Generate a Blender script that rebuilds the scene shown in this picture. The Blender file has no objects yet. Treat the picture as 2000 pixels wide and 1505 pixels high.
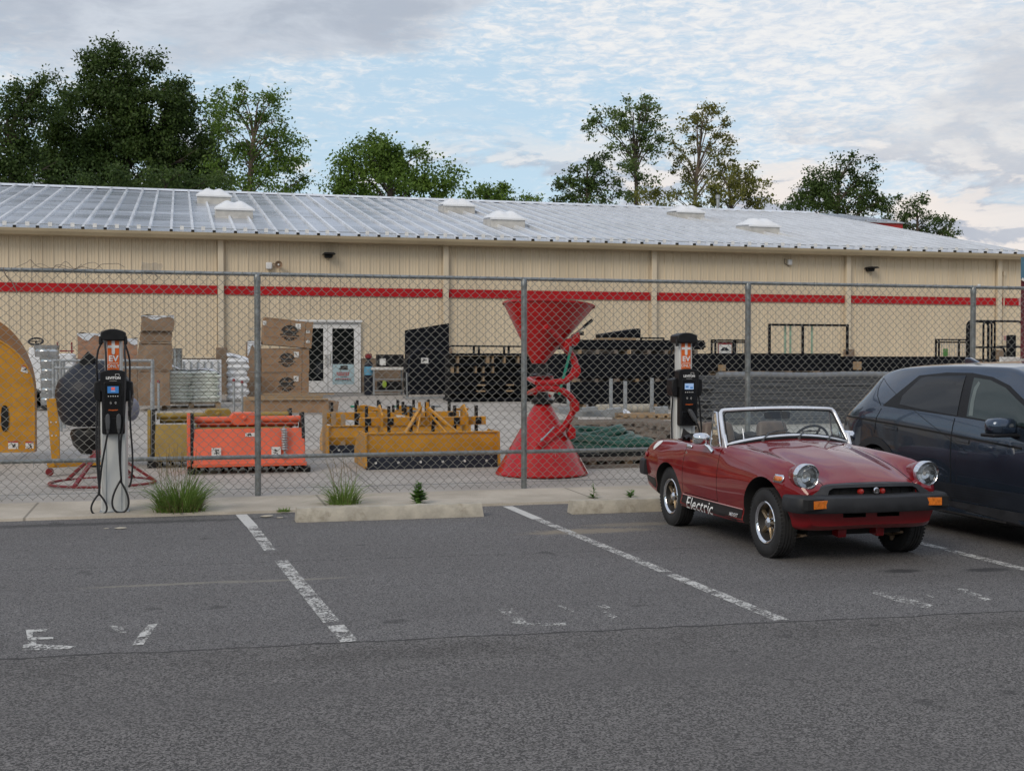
import bpy, bmesh, math, random
import numpy as np
from mathutils import Vector, Matrix
from mathutils.bvhtree import BVHTree

# ------------------------------------------------------------------ camera
SC = bpy.context.scene
COL = SC.collection
FPX, HOR, CAMH = 2400.0, 706.0, 1.6
TH = math.radians(15.1)
PITCH = math.atan((752.5 - HOR) / FPX)
cam_d = bpy.data.cameras.new("camera")
cam = bpy.data.objects.new("camera", cam_d)
COL.objects.link(cam)
cam_d.sensor_fit = 'HORIZONTAL'
cam_d.sensor_width = 36.0
cam_d.lens = FPX / 2000.0 * 36.0
cam_d.clip_start = 0.1
cam_d.clip_end = 3000.0
cam.location = (0, 0, CAMH)
cam.rotation_euler = (math.pi / 2 - PITCH, 0, -TH)
SC.camera = cam
FW = Vector((math.sin(TH) * math.cos(PITCH), math.cos(TH) * math.cos(PITCH), -math.sin(PITCH)))
RT = Vector((math.cos(TH), -math.sin(TH), 0))
UP = RT.cross(FW)

# ------------------------------------------------------------------ sky, sun, exposure
SUN_EL, SUN_AZ = math.radians(34), math.radians(228)      # azimuth from +Y, clockwise
W = bpy.data.worlds.new("World")
SC.world = W
W.use_nodes = True
SC.view_settings.view_transform = 'Standard'
SC.view_settings.look = 'None'
SC.view_settings.gamma = 1.0
SC.view_settings.exposure = 0.0


class NT:
    """little helper to write node trees as expressions"""
    def __init__(s, tree):
        s.t = tree
        s.t.nodes.clear()

    def n(s, typ, **kw):
        nd = s.t.nodes.new(typ)
        for k, v in kw.items():
            setattr(nd, k, v)
        return nd

    def put(s, sock, v):
        if isinstance(v, bpy.types.NodeSocket):
            s.t.links.new(v, sock)
        elif v is not None:
            if sock.type == 'RGBA' and len(v) == 3:
                v = tuple(v) + (1.0,)
            sock.default_value = v

    def math(s, op, a, b=None, c=None, clamp=False):
        nd = s.n('ShaderNodeMath', operation=op, use_clamp=clamp)
        for i, v in enumerate((a, b, c)):
            if v is not None:
                s.put(nd.inputs[i], v)
        return nd.outputs[0]

    def mr(s, v, a, b, c=0.0, d=1.0, smooth=True):
        nd = s.n('ShaderNodeMapRange', interpolation_type='SMOOTHSTEP' if smooth else 'LINEAR')
        nd.clamp = True
        for i, x in enumerate((v, a, b, c, d)):
            s.put(nd.inputs[i], x)
        return nd.outputs[0]

    def mix(s, f, a, b, mode='MIX'):
        nd = s.n('ShaderNodeMix', data_type='RGBA', blend_type=mode)
        s.put(nd.inputs[0], f)
        s.put(nd.inputs[6], a)
        s.put(nd.inputs[7], b)
        return nd.outputs[2]

    def noise(s, vec, scale, detail=4.0, rough=0.55, dist=0.0):
        nd = s.n('ShaderNodeTexNoise')
        if vec is not None:
            s.put(nd.inputs['Vector'], vec)
        nd.inputs['Scale'].default_value = scale
        nd.inputs['Detail'].default_value = detail
        nd.inputs['Roughness'].default_value = rough
        nd.inputs['Distortion'].default_value = dist
        return nd.outputs['Fac']

    def comb(s, x, y, z):
        nd = s.n('ShaderNodeCombineXYZ')
        for i, v in enumerate((x, y, z)):
            s.put(nd.inputs[i], v)
        return nd.outputs[0]

    def sep(s, v):
        nd = s.n('ShaderNodeSeparateXYZ')
        s.put(nd.inputs[0], v)
        return nd.outputs

    def coord(s, which='Object'):
        return s.n('ShaderNodeTexCoord').outputs[which]


def make_world():
    T = NT(W.node_tree)
    sky = T.n('ShaderNodeTexSky', sky_type='NISHITA')
    sky.sun_disc = False
    sky.sun_elevation = SUN_EL
    sky.sun_rotation = SUN_AZ
    sky.air_density = 1.0
    sky.dust_density = 1.0
    g = T.coord('Generated')
    x, y, z = T.sep(g)
    az = T.math('ARCTAN2', x, y)
    el = T.math('ARCSINE', z)
    # cloud sheets live in (azimuth, elevation) and are flattened towards the horizon
    v1 = T.comb(T.math('MULTIPLY', az, 3.2), T.math('MULTIPLY', el, 9.0), 0.0)
    v2 = T.comb(T.math('MULTIPLY', az, 9.0), T.math('MULTIPLY', el, 30.0), 3.0)
    n_big = T.noise(v1, 1.0, 7, 0.55, 0.3)
    n_med = T.noise(v1, 3.1, 7, 0.6, 0.4)
    n_rip = T.noise(v2, 6.5, 6, 0.66, 0.45)
    n_fib = T.noise(v2, 1.2, 6, 0.6, 0.5)
    K = 10.0

    def c(r, gg, b):
        return (r * K, gg * K, b * K)
    base = T.mix(0.72, sky.outputs[0], c(0.585, 0.785, 0.94))
    base = T.mix(T.mr(el, 0.0, 0.16, 0.75, 0.0), base, c(0.66, 0.73, 0.80))
    # thin rippled sheet, thicker to the right
    thin = T.math('ADD', T.math('MULTIPLY', n_rip, 0.75), T.math('MULTIPLY', n_fib, 0.5))
    side = T.mr(az, 0.18, 0.62, -0.06, 0.09)
    high = T.mr(el, 0.10, 0.26, -0.03, 0.10)
    thin = T.math('ADD', thin, T.math('ADD', side, high))
    gap = T.math('MULTIPLY', T.mr(T.math('ABSOLUTE', T.math('SUBTRACT', az, 0.20)), 0.26, 0.05, 0.0, 0.10), T.mr(T.math('ABSOLUTE', T.math('SUBTRACT', el, 0.19)), 0.075, 0.02))
    thin = T.math('SUBTRACT', thin, gap)
    m_thin = T.mr(thin, 0.48, 0.84, 0.05, 0.97)
    col = T.mix(m_thin, base, T.mix(T.mr(n_rip, 0.36, 0.66), c(0.72, 0.765, 0.835), c(0.885, 0.885, 0.885)))
    # low bank of heaped cloud, warm on top and blue-grey below
    bank = T.math('ADD', n_med, T.mr(az, 0.05, 0.6, -0.02, 0.11))
    m_bank = T.math('MULTIPLY', T.mr(bank, 0.50, 0.60), T.mr(el, 0.215, 0.12))
    v3 = T.comb(T.math('MULTIPLY', az, 3.2), T.math('MULTIPLY', T.math('ADD', el, 0.012), 9.0), 0.0)
    up_n = T.noise(v3, 3.1, 7, 0.6, 0.4)
    lit = T.mr(T.math('SUBTRACT', n_med, up_n), -0.035, 0.045)
    col = T.mix(m_bank, col, T.mix(lit, c(0.475, 0.51, 0.59), c(0.90, 0.83, 0.785)))
    # big grey sheet overhead on the left
    edge = T.math('ADD', 0.232, T.mr(az, 0.14, 0.36, 0.0, 0.10))
    dA = T.math('SUBTRACT', T.math('ADD', el, T.math('MULTIPLY', T.math('SUBTRACT', n_big, 0.5), 0.17)), edge)
    dA = T.math('ADD', dA, T.math('MULTIPLY', T.math('SUBTRACT', n_med, 0.5), 0.07))
    m_A = T.mr(dA, -0.016, 0.012, 0.0, 0.97)
    col = T.mix(m_A, col, T.mix(T.mr(n_med, 0.35, 0.68), c(0.45, 0.50, 0.585), c(0.63, 0.68, 0.755)))
    # grey veil on the right
    dB = T.math('ADD', T.math('MULTIPLY', T.math('SUBTRACT', n_big, 0.5), 0.9), T.mr(az, 0.42, 0.66, -0.25, 0.12))
    m_B = T.math('MULTIPLY', T.mr(dB, -0.02, 0.16, 0.0, 0.75), T.mr(el, 0.05, 0.2, 0.5, 1.0))
    col = T.mix(m_B, col, T.mix(T.mr(n_med, 0.4, 0.62), c(0.56, 0.59, 0.65), c(0.77, 0.775, 0.785)))
    # overhead part of the dome stays a bright broken overcast
    col = T.mix(T.mr(el, 0.30, 0.55), col, T.mix(T.mr(n_big, 0.42, 0.6), c(0.42, 0.52, 0.70), c(0.74, 0.75, 0.78)))
    # distant woods along the rest of the horizon
    woods = T.math('ADD', 0.085, T.math('MULTIPLY', T.math('SUBTRACT', T.noise(T.comb(T.math('MULTIPLY', az, 5.0), 0.0, 0.0), 2.0, 6, 0.65), 0.5), 0.12))
    away = T.mr(T.math('ABSOLUTE', T.math('SUBTRACT', az, 0.26)), 0.75, 1.0)
    m_w = T.math('MULTIPLY', T.mr(T.math('SUBTRACT', woods, el), -0.004, 0.004), away)
    col = T.mix(m_w, col, T.mix(n_rip, c(0.018, 0.026, 0.014), c(0.05, 0.065, 0.03)))
    bg = T.n('ShaderNodeBackground')
    T.put(bg.inputs[0], col)
    bg.inputs[1].default_value = 0.1
    out = T.n('ShaderNodeOutputWorld')
    T.t.links.new(bg.outputs[0], out.inputs[0])


make_world()
sun_d = bpy.data.lights.new("sun", 'SUN')
sun_d.energy = 1.4
sun_d.angle = math.radians(25)
sun_d.color = (1.0, 0.88, 0.72)
sun = bpy.data.objects.new("sun", sun_d)
COL.objects.link(sun)
sdir = Vector((math.sin(SUN_AZ) * math.cos(SUN_EL), math.cos(SUN_AZ) * math.cos(SUN_EL), math.sin(SUN_EL)))
sun.rotation_euler = sdir.to_track_quat('Z', 'Y').to_euler()
sun.location = (0, 0, 30)

# ------------------------------------------------------------------ pixel -> place helpers (2000 px wide photograph)
CAMP = Vector((0, 0, CAMH))


def ray(x, y):
    return FW + RT * ((x - 1000) / FPX) + UP * (-(y - 752.5) / FPX)


def G(x, y, z=0.0):
    d = ray(x, y)
    return CAMP + d * ((z - CAMH) / d.z)


def PV(x, y, V):
    d = ray(x, y)
    return CAMP + d * (V / d.y)


Y0, YSL = 14.65, 0.0265
Z0 = 0.05


def yz(V):
    return Z0 + (V - Y0) * YSL


def YD(x, y):
    """point of the sloping yard seen at pixel x, y"""
    d = ray(x, y)
    t = (Z0 - Y0 * YSL - CAMH) / (d.z - YSL * d.y)
    return CAMP + d * t


def ppm(P):
    """pixels per metre along X and along Z at point P"""
    r = Vector(P) - CAMP
    Zd = r.dot(FW)
    xr = r.dot(RT) / Zd
    return FPX / Zd * (math.cos(TH) - xr * math.sin(TH)), FPX / Zd


# ------------------------------------------------------------------ mesh helpers
def rotm(rx=0, ry=0, rz=0):
    return Matrix.Rotation(rz, 4, 'Z') @ Matrix.Rotation(ry, 4, 'Y') @ Matrix.Rotation(rx, 4, 'X')


def TR(x, y, z):
    return Matrix.Translation((x, y, z))


class MB:
    def __init__(s):
        s.v, s.f, s.m = [], [], []

    def add(s, vs, fs, mi=0, M=None):
        o = len(s.v)
        if M is not None:
            vs = [M @ Vector(p) for p in vs]
        s.v += [tuple(p) for p in vs]
        s.f += [tuple(i + o for i in f) for f in fs]
        s.m += [mi] * len(fs)
        return s

    def box(s, c, d, mi=0, M=None, R=None):
        hx, hy, hz = d[0] / 2, d[1] / 2, d[2] / 2
        vs = [Vector((sx * hx, sy * hy, sz * hz)) for sz in (-1, 1) for sy in (-1, 1) for sx in (-1, 1)]
        if R is not None:
            vs = [R @ p for p in vs]
        vs = [p + Vector(c) for p in vs]
        fs = [(0, 2, 3, 1), (4, 5, 7, 6), (0, 1, 5, 4), (2, 6, 7, 3), (0, 4, 6, 2), (1, 3, 7, 5)]
        return s.add(vs, fs, mi, M)

    def bx(s, x0, x1, y0, y1, z0, z1, mi=0, M=None):
        return s.box(((x0 + x1) / 2, (y0 + y1) / 2, (z0 + z1) / 2), (abs(x1 - x0), abs(y1 - y0), abs(z1 - z0)), mi, M)

    def bar(s, p0, p1, w, h, mi=0, up=(0, 0, 1), M=None):
        p0, p1 = Vector(p0), Vector(p1)
        t = (p1 - p0)
        L = t.length
        t.normalize()
        u = Vector(up)
        if abs(t.dot(u)) > 0.98:
            u = Vector((0, 1, 0))
        sd = t.cross(u).normalized()
        u = sd.cross(t)
        vs = []
        for p in (p0, p1):
            for a, b in ((-1, -1), (1, -1), (1, 1), (-1, 1)):
                vs.append(p + sd * a * w / 2 + u * b * h / 2)
        fs = [(0, 3, 2, 1), (4, 5, 6, 7), (0, 1, 5, 4), (1, 2, 6, 5), (2, 3, 7, 6), (3, 0, 4, 7)]
        return s.add(vs, fs, mi, M)

    def tube(s, pts, r, n=8, closed=False, cap=True, mi=0, M=None, sq=(1, 1)):
        pts = [Vector(p) for p in pts]
        N = len(pts)
        rs = r if isinstance(r, (list, tuple)) else [r] * N
        vs = []
        prev = None
        for i, p in enumerate(pts):
            if closed:
                t = pts[(i + 1) % N] - pts[i - 1]
            else:
                t = pts[min(i + 1, N - 1)] - pts[max(i - 1, 0)]
            if t.length < 1e-9:
                t = Vector((0, 0, 1))
            t.normalize()
            if prev is None:
                u = Vector((0, 0, 1)) if abs(t.z) < 0.9 else Vector((0, 1, 0))
            else:
                u = prev
            u = (u - t * u.dot(t))
            if u.length < 1e-6:
                u = Vector((1, 0, 0))
            u.normalize()
            prev = u
            w = t.cross(u)
            for k in range(n):
                a = 2 * math.pi * (k + 0.5) / n
                vs.append(p + (u * math.cos(a) * sq[0] + w * math.sin(a) * sq[1]) * rs[i])
        fs = []
        for i in range(N if closed else N - 1):
            j = (i + 1) % N
            for k in range(n):
                l = (k + 1) % n
                fs.append((i * n + k, i * n + l, j * n + l, j * n + k))
        if cap and not closed:
            fs.append(tuple(range(n - 1, -1, -1)))
            fs.append(tuple((N - 1) * n + k for k in range(n)))
        return s.add(vs, fs, mi, M)

    def lathe(s, prof, n=24, mi=0, M=None, a0=0.0, a1=None):
        full = a1 is None
        a1 = 2 * math.pi if full else a1
        cols = n if full else n + 1
        vs = []
        for k in range(cols):
            a = a0 + (a1 - a0) * k / n
            for r, z in prof:
                vs.append((r * math.cos(a), r * math.sin(a), z))
        m = len(prof)
        fs = []
        for k in range(n):
            l = (k + 1) % cols
            for i in range(m - 1):
                q = [k * m + i, l * m + i, l * m + i + 1, k * m + i + 1]
                if prof[i][0] < 1e-7:
                    q = [q[0], q[2], q[3]]
                elif prof[i + 1][0] < 1e-7:
                    q = [q[0], q[1], q[2]]
                fs.append(tuple(q))
        return s.add(vs, fs, mi, M)

    def prism(s, poly, a0, a1, axis='y', mi=0, M=None):
        """poly of 2-D points pushed along an axis"""
        def P(p, a):
            return {'y': (p[0], a, p[1]), 'x': (a, p[0], p[1]), 'z': (p[0], p[1], a)}[axis]
        n = len(poly)
        vs = [P(p, a0) for p in poly] + [P(p, a1) for p in poly]
        fs = [tuple(range(n)), tuple(range(2 * n - 1, n - 1, -1))]
        fs += [(i, i + n, (i + 1) % n + n, (i + 1) % n) for i in range(n)]
        return s.add(vs, fs, mi, M)

    def grid(s, nu, nv, fn, mi=0, M=None):
        vs = [fn(i / nu, j / nv) for i in range(nu + 1) for j in range(nv + 1)]
        w = nv + 1
        fs = [(i * w + j, (i + 1) * w + j, (i + 1) * w + j + 1, i * w + j + 1) for i in range(nu) for j in range(nv)]
        return s.add(vs, fs, mi, M)

    def ball(s, c, r, n=12, mi=0, M=None):
        r = (r, r, r) if not isinstance(r, (tuple, list)) else r
        prof = [(math.sin(math.pi * i / (n // 2)), -math.cos(math.pi * i / (n // 2))) for i in range(n // 2 + 1)]
        prof[0] = (0, -1)
        prof[-1] = (0, 1)
        MM = TR(*c) @ Matrix.Diagonal((r[0], r[1], r[2], 1))
        if M is not None:
            MM = M @ MM
        return s.lathe(prof, n, mi, MM)

    def build(s, name, mats, parent=None, bevel=0.0, smooth=40, seg=2, loc=None, fix=True):
        me = bpy.data.meshes.new(name)
        me.from_pydata(s.v, [], s.f)
        if not isinstance(mats, (list, tuple)):
            mats = [mats]
        for m in mats:
            me.materials.append(m)
        if len(mats) > 1:
            me.polygons.foreach_set('material_index', s.m)
        me.validate()
        if fix:
            bm = bmesh.new()
            bm.from_mesh(me)
            bmesh.ops.recalc_face_normals(bm, faces=bm.faces)
            bm.to_mesh(me)
            bm.free()
        return link(name, me, parent, bevel, smooth, seg, loc)


def link(name, me, parent=None, bevel=0.0, smooth=40, seg=2, loc=None):
    if smooth:
        me.polygons.foreach_set('use_smooth', [True] * len(me.polygons))
        me.set_sharp_from_angle(angle=math.radians(smooth))
    o = bpy.data.objects.new(name, me)
    COL.objects.link(o)
    if parent is not None:
        o.parent = parent
    if loc is not None:
        o.location = loc
    if bevel:
        b = o.modifiers.new('bevel', 'BEVEL')
        b.width = bevel
        b.segments = seg
        b.limit_method = 'ANGLE'
        b.angle_limit = math.radians(40)
        b.harden_normals = False
    return o


def tag(o, label, cat, group=None):
    o['label'] = label
    o['category'] = cat
    if group:
        o['group'] = group
    return o


def struct(o):
    o['kind'] = 'structure'
    return o


def thing(name, label, cat, loc=(0, 0, 0), rz=0.0, group=None):
    o = bpy.data.objects.new(name, None)
    o.empty_display_size = 0.2
    COL.objects.link(o)
    o.location = loc
    o.rotation_euler = (0, 0, rz)
    return tag(o, label, cat, group)


def dup(root, loc, rz=None, label=None):
    r = root.copy()
    COL.objects.link(r)
    r.location = loc
    if rz is not None:
        r.rotation_euler = (0, 0, rz)
    if label:
        r['label'] = label

    def rec(a, b):
        for ch in [k for k in KIDS(a)]:
            cc = ch.copy()
            COL.objects.link(cc)
            cc.parent = b
            rec(ch, cc)
    rec(root, r)
    return r


def KIDS(o):
    return [k for k in bpy.data.objects if k.parent == o]


def text_mb(body, size, mi=0, M=None, mb=None, sx=1.0, extrude=0.0, align='CENTER', bold=0.0, sp=1.0):
    cu = bpy.data.curves.new('txt', 'FONT')
    cu.body = body
    cu.size = size
    cu.align_x = align
    cu.align_y = 'CENTER'
    cu.extrude = extrude
    cu.offset = bold
    cu.space_character = sp
    cu.resolution_u = 3
    ob = bpy.data.objects.new('txt', cu)
    COL.objects.link(ob)
    dg = bpy.context.evaluated_depsgraph_get()
    me = bpy.data.meshes.new_from_object(ob.evaluated_get(dg))
    mb = mb or MB()
    vs = [(v.co.x * sx, v.co.y, v.co.z) for v in me.vertices]
    mb.add(vs, [tuple(p.vertices) for p in me.polygons], mi, M)
    bpy.data.objects.remove(ob)
    bpy.data.curves.remove(cu)
    bpy.data.meshes.remove(me)
    return mb


# face of a sign looking towards -Y : text x -> x, text y -> z
FACE = rotm(math.pi / 2, 0, 0)


def pchip(xs, ys, x):
    """monotone cubic interpolation; xs ascending"""
    n = len(xs)
    if x <= xs[0]:
        return ys[0]
    if x >= xs[-1]:
        return ys[-1]
    i = max(k for k in range(n - 1) if xs[k] <= x)
    h = [xs[k + 1] - xs[k] for k in range(n - 1)]
    d = [(ys[k + 1] - ys[k]) / h[k] for k in range(n - 1)]

    def sl(k):
        if k == 0:
            return d[0]
        if k == n - 1:
            return d[-1]
        if d[k - 1] * d[k] <= 0:
            return 0.0
        w1, w2 = 2 * h[k] + h[k - 1], h[k] + 2 * h[k - 1]
        return (w1 + w2) / (w1 / d[k - 1] + w2 / d[k])
    t = (x - xs[i]) / h[i]
    m0, m1 = sl(i), sl(i + 1)
    return (ys[i] * (2 * t ** 3 - 3 * t ** 2 + 1) + h[i] * m0 * (t ** 3 - 2 * t ** 2 + t)
            + ys[i + 1] * (-2 * t ** 3 + 3 * t ** 2) + h[i] * m1 * (t ** 3 - t ** 2))


def smooth_poly(pts, per=4, closed=False):
    """Catmull-Rom through points of any dimension"""
    n = len(pts)
    out = []
    rng = range(n) if closed else range(n - 1)
    for i in rng:
        if closed:
            p0, p1, p2, p3 = pts[i - 1], pts[i], pts[(i + 1) % n], pts[(i + 2) % n]
        else:
            p0, p1, p2, p3 = pts[max(i - 1, 0)], pts[i], pts[i + 1], pts[min(i + 2, n - 1)]
        for k in range(per):
            t = k / per
            out.append(tuple(0.5 * (2 * b + (c - a) * t + (2 * a - 5 * b + 4 * c - d) * t * t + (-a + 3 * b - 3 * c + d) * t ** 3)
                             for a, b, c, d in zip(p0, p1, p2, p3)))
    if not closed:
        out.append(tuple(pts[-1]))
    return out


# ------------------------------------------------------------------ materials
def c8(r, g, b):
    def f(u):
        u /= 255.0
        return u / 12.92 if u <= 0.04045 else ((u + 0.055) / 1.055) ** 2.4
    return (f(r), f(g), f(b))


def pmat(name, col, rough=0.5, metal=0.0, var=0.12, scale=6.0, bump=0.0, bscale=40.0, coat=0.0, spec=0.5,
         dirt=None, dscale=2.0, damt=0.5, stretch=None, alpha=None, coord='Object', trans=0.0, emit=None):
    m = bpy.data.materials.new(name)
    m.use_nodes = True
    T = NT(m.node_tree)
    p = T.n('ShaderNodeBsdfPrincipled')
    o = T.n('ShaderNodeOutputMaterial')
    T.t.links.new(p.outputs[0], o.inputs[0])
    vec = T.coord(coord)
    if stretch:
        mp = T.n('ShaderNodeMapping')
        T.put(mp.inputs[0], vec)
        mp.inputs['Scale'].default_value = stretch
        vec = mp.outputs[0]
    nz = T.noise(vec, scale, 5, 0.6)
    lo = tuple(x * (1 - var) for x in col)
    hi = tuple(min(1.0, x * (1 + var)) for x in col)
    cc = T.mix(T.mr(nz, 0.3, 0.7), lo, hi)
    if dirt:
        dn = T.noise(vec, dscale, 7, 0.65)
        cc = T.mix(T.mr(dn, 0.52, 0.72, 0.0, damt), cc, dirt)
    T.put(p.inputs['Base Color'], cc)
    T.put(p.inputs['Roughness'], T.mr(nz, 0.25, 0.75, max(0.0, rough * 0.85), min(1.0, rough * 1.15)))
    p.inputs['Metallic'].default_value = metal
    p.inputs['Specular IOR Level'].default_value = spec
    if coat:
        p.inputs['Coat Weight'].default_value = coat
        p.inputs['Coat Roughness'].default_value = 0.04
    if trans:
        p.inputs['Transmission Weight'].default_value = trans
    if emit:
        p.inputs['Emission Color'].default_value = tuple(emit[0]) + (1,)
        p.inputs['Emission Strength'].default_value = emit[1]
    if bump:
        b = T.n('ShaderNodeBump')
        b.inputs['Strength'].default_value = bump
        b.inputs['Distance'].default_value = 0.01
        T.put(b.inputs['Height'], T.noise(vec, bscale, 6, 0.65))
        T.put(p.inputs['Normal'], b.outputs[0])
    return m


def glass(name, tint, refl=1.0, dens=0.1):
    """pane: mostly see-through, reflecting by angle"""
    m = bpy.data.materials.new(name)
    m.use_nodes = True
    T = NT(m.node_tree)
    o = T.n('ShaderNodeOutputMaterial')
    tr = T.n('ShaderNodeBsdfTransparent')
    tr.inputs[0].default_value = tuple(tint) + (1,)
    gl = T.n('ShaderNodeBsdfGlossy')
    gl.inputs['Roughness'].default_value = 0.02
    df = T.n('ShaderNodeBsdfDiffuse')
    df.inputs[0].default_value = (0.3, 0.32, 0.33, 1)
    mx0 = T.n('ShaderNodeMixShader')
    T.put(mx0.inputs[0], T.math('MULTIPLY', T.noise(T.coord('Object'), 3.0, 6, 0.6), dens))
    T.t.links.new(tr.outputs[0], mx0.inputs[1])
    T.t.links.new(df.outputs[0], mx0.inputs[2])
    fr = T.n('ShaderNodeFresnel')
    fr.inputs[0].default_value = 1.5
    mx = T.n('ShaderNodeMixShader')
    T.put(mx.inputs[0], T.math('MULTIPLY', fr.outputs[0], refl, clamp=True))
    T.t.links.new(mx0.outputs[0], mx.inputs[1])
    T.t.links.new(gl.outputs[0], mx.inputs[2])
    T.t.links.new(mx.outputs[0], o.inputs[0])
    return m


M = {}
M['car_red'] = pmat('car_red', (0.180, 0.003, 0.006), 0.33, 0.0, 0.06, 3.0, coat=1.0, spec=0.08)
M['rim_dark'] = pmat('rim_dark', (0.020, 0.018, 0.016), 0.5, 0.0, 0.2, 9.0)
M['navy'] = pmat('navy_paint', (0.050, 0.072, 0.108), 0.24, 0.7, 0.08, 3.0, coat=1.0, spec=0.1)
M['chrome'] = pmat('chrome', (0.78, 0.78, 0.80), 0.09, 1.0, 0.05, 8.0)
M['satin'] = pmat('satin_steel', (0.62, 0.60, 0.55), 0.28, 1.0, 0.12, 8.0)
M['ali_bright'] = pmat('bright_trim', (0.80, 0.81, 0.84), 0.25, 0.65, 0.06, 8.0)
M['spoke_gold'] = pmat('aged_wheel_spoke', (0.42, 0.33, 0.22), 0.32, 0.9, 0.15, 8.0)
M['rubber'] = pmat('tyre_rubber', (0.018, 0.018, 0.019), 0.75, 0.0, 0.25, 14.0, bump=0.2, bscale=60, dirt=(0.05, 0.047, 0.043), dscale=5, damt=0.6)
M['bumper'] = pmat('bumper_rubber', (0.017, 0.018, 0.021), 0.6, 0.0, 0.2, 9.0, bump=0.08, bscale=200, dirt=(0.05, 0.05, 0.052), dscale=5, damt=0.5)
M['black'] = pmat('black_plastic', (0.010, 0.010, 0.011), 0.45, 0.0, 0.2, 9.0, spec=0.3)
M['black_gloss'] = pmat('black_gloss', (0.008, 0.008, 0.009), 0.12, 0.0, 0.1, 9.0)
M['black_matt'] = pmat('black_underside', (0.008, 0.008, 0.008), 0.9, 0.0, 0.3, 9.0)
M['cable'] = pmat('black_cable', (0.014, 0.014, 0.016), 0.5, 0.0, 0.15, 9.0)
M['glass'] = glass('clear_glass', (0.86, 0.93, 0.92), 1.0, 0.10)
M['lamp_glass'] = pmat('lamp_glass', (0.80, 0.82, 0.84), 0.05, 0.9, 0.05, 20, coat=1.0)
M['dark_glass'] = pmat('privacy_glass', (0.006, 0.007, 0.009), 0.03, 0.0, 0.05, 3.0, spec=0.55)
M['green_glass'] = pmat('green_tint_glass', (0.022, 0.036, 0.036), 0.03, 0.0, 0.1, 3.0, spec=0.6)
M['amber'] = pmat('amber_lens', (0.62, 0.16, 0.01), 0.18, 0.0, 0.25, 40.0, coat=0.8)
M['red_lens'] = pmat('red_lens', (0.32, 0.02, 0.015), 0.2, 0.0, 0.2, 40.0, coat=0.8)
M['leather'] = pmat('brown_leather', (0.115, 0.080, 0.060), 0.5, 0.0, 0.15, 12.0, bump=0.15, bscale=80)
M['cloth_black'] = pmat('soft_top_cloth', (0.018, 0.018, 0.020), 0.8, 0.0, 0.3, 12.0, bump=0.3, bscale=30)
M['white'] = pmat('white_paint', (0.72, 0.72, 0.71), 0.5, 0.0, 0.06, 5.0)
M['letter'] = pmat('white_lettering', (0.78, 0.78, 0.76), 0.55, 0.0, 0.04, 5.0)
M['ink'] = pmat('black_ink', (0.03, 0.028, 0.026), 0.7, 0.0, 0.1, 9.0)
M['red_ink'] = pmat('red_ink', (0.45, 0.05, 0.04), 0.6, 0.0, 0.1, 9.0)
M['tan'] = pmat('tan_steel_siding', (0.67, 0.565, 0.41), 0.55, 0.0, 0.05, 1.2, dirt=(0.56, 0.46, 0.32), dscale=0.7, damt=0.5, stretch=(1, 1, 0.15))
M['tan_trim'] = pmat('tan_trim', (0.67, 0.575, 0.43), 0.5, 0.0, 0.05, 1.2)
M['gutter'] = pmat('gutter_paint', (0.40, 0.325, 0.21), 0.5, 0.0, 0.07, 1.0, dirt=(0.30, 0.24, 0.16), dscale=0.8, damt=0.4)
M['stripe'] = pmat('red_trim_stripe', (0.42, 0.010, 0.014), 0.5, 0.0, 0.08, 1.0, spec=0.2, dirt=(0.46, 0.035, 0.04), dscale=0.6, damt=0.4)
M['stripe_faded'] = pmat('faded_stripe', (0.55, 0.30, 0.30), 0.5, 0.0, 0.08, 1.0)
M['fascia'] = pmat('red_fascia', (0.40, 0.025, 0.025), 0.45, 0.0, 0.08, 1.0)
M['roof'] = pmat('galvalume_roof', (0.61, 0.635, 0.675), 0.28, 0.75, 0.14, 0.8, dirt=(0.44, 0.47, 0.51), dscale=0.9, damt=0.6, stretch=(0.35, 1, 1))
M['roof_rib'] = pmat('lit_galvalume_rib', (0.86, 0.87, 0.885), 0.32, 0.5, 0.06, 0.8)  # light catching the ribs is put into this brighter colour
M['acrylic'] = pmat('white_acrylic', (0.80, 0.81, 0.82), 0.3, 0.0, 0.03, 2.0)
M['curb'] = pmat('skylight_curb', (0.55, 0.53, 0.49), 0.5, 0.2, 0.12, 3.0, dirt=(0.35, 0.32, 0.27), dscale=2, damt=0.4)
M['galv'] = pmat('galvanised', (0.27, 0.285, 0.285), 0.40, 0.75, 0.22, 14.0, dirt=(0.16, 0.17, 0.16), dscale=5, damt=0.5)
M['wire'] = pmat('fence_wire', (0.23, 0.225, 0.20), 0.5, 0.4, 0.15, 5.0)
M['galv_dull'] = pmat('dull_galvanised', (0.36, 0.38, 0.39), 0.55, 0.5, 0.16, 6.0, dirt=(0.24, 0.25, 0.25), dscale=3, damt=0.5)
M['cardboard'] = pmat('cardboard', (0.30, 0.185, 0.105), 0.8, 0.0, 0.14, 4.0, bump=0.1, bscale=20, dirt=(0.22, 0.135, 0.08), dscale=3, damt=0.5)
M['cardboard_dirty'] = pmat('stained_cardboard', (0.245, 0.165, 0.105), 0.75, 0.0, 0.2, 4.0, bump=0.2, bscale=12, dirt=(0.13, 0.085, 0.055), dscale=2.6, damt=0.8)
M['cardboard_wrap'] = pmat('wrapped_cardboard', (0.36, 0.20, 0.125), 0.3, 0.0, 0.25, 3.0, bump=0.5, bscale=9, coat=0.6, stretch=(1, 1, 3))
M['film'] = pmat('white_film', (0.66, 0.69, 0.73), 0.3, 0.0, 0.12, 7.0, bump=0.4, bscale=12)
M['bag'] = pmat('feed_bag', (0.74, 0.76, 0.70), 0.42, 0.0, 0.14, 9.0, bump=0.3, bscale=14, dirt=(0.25, 0.42, 0.27), dscale=5.0, damt=0.5)
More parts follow.
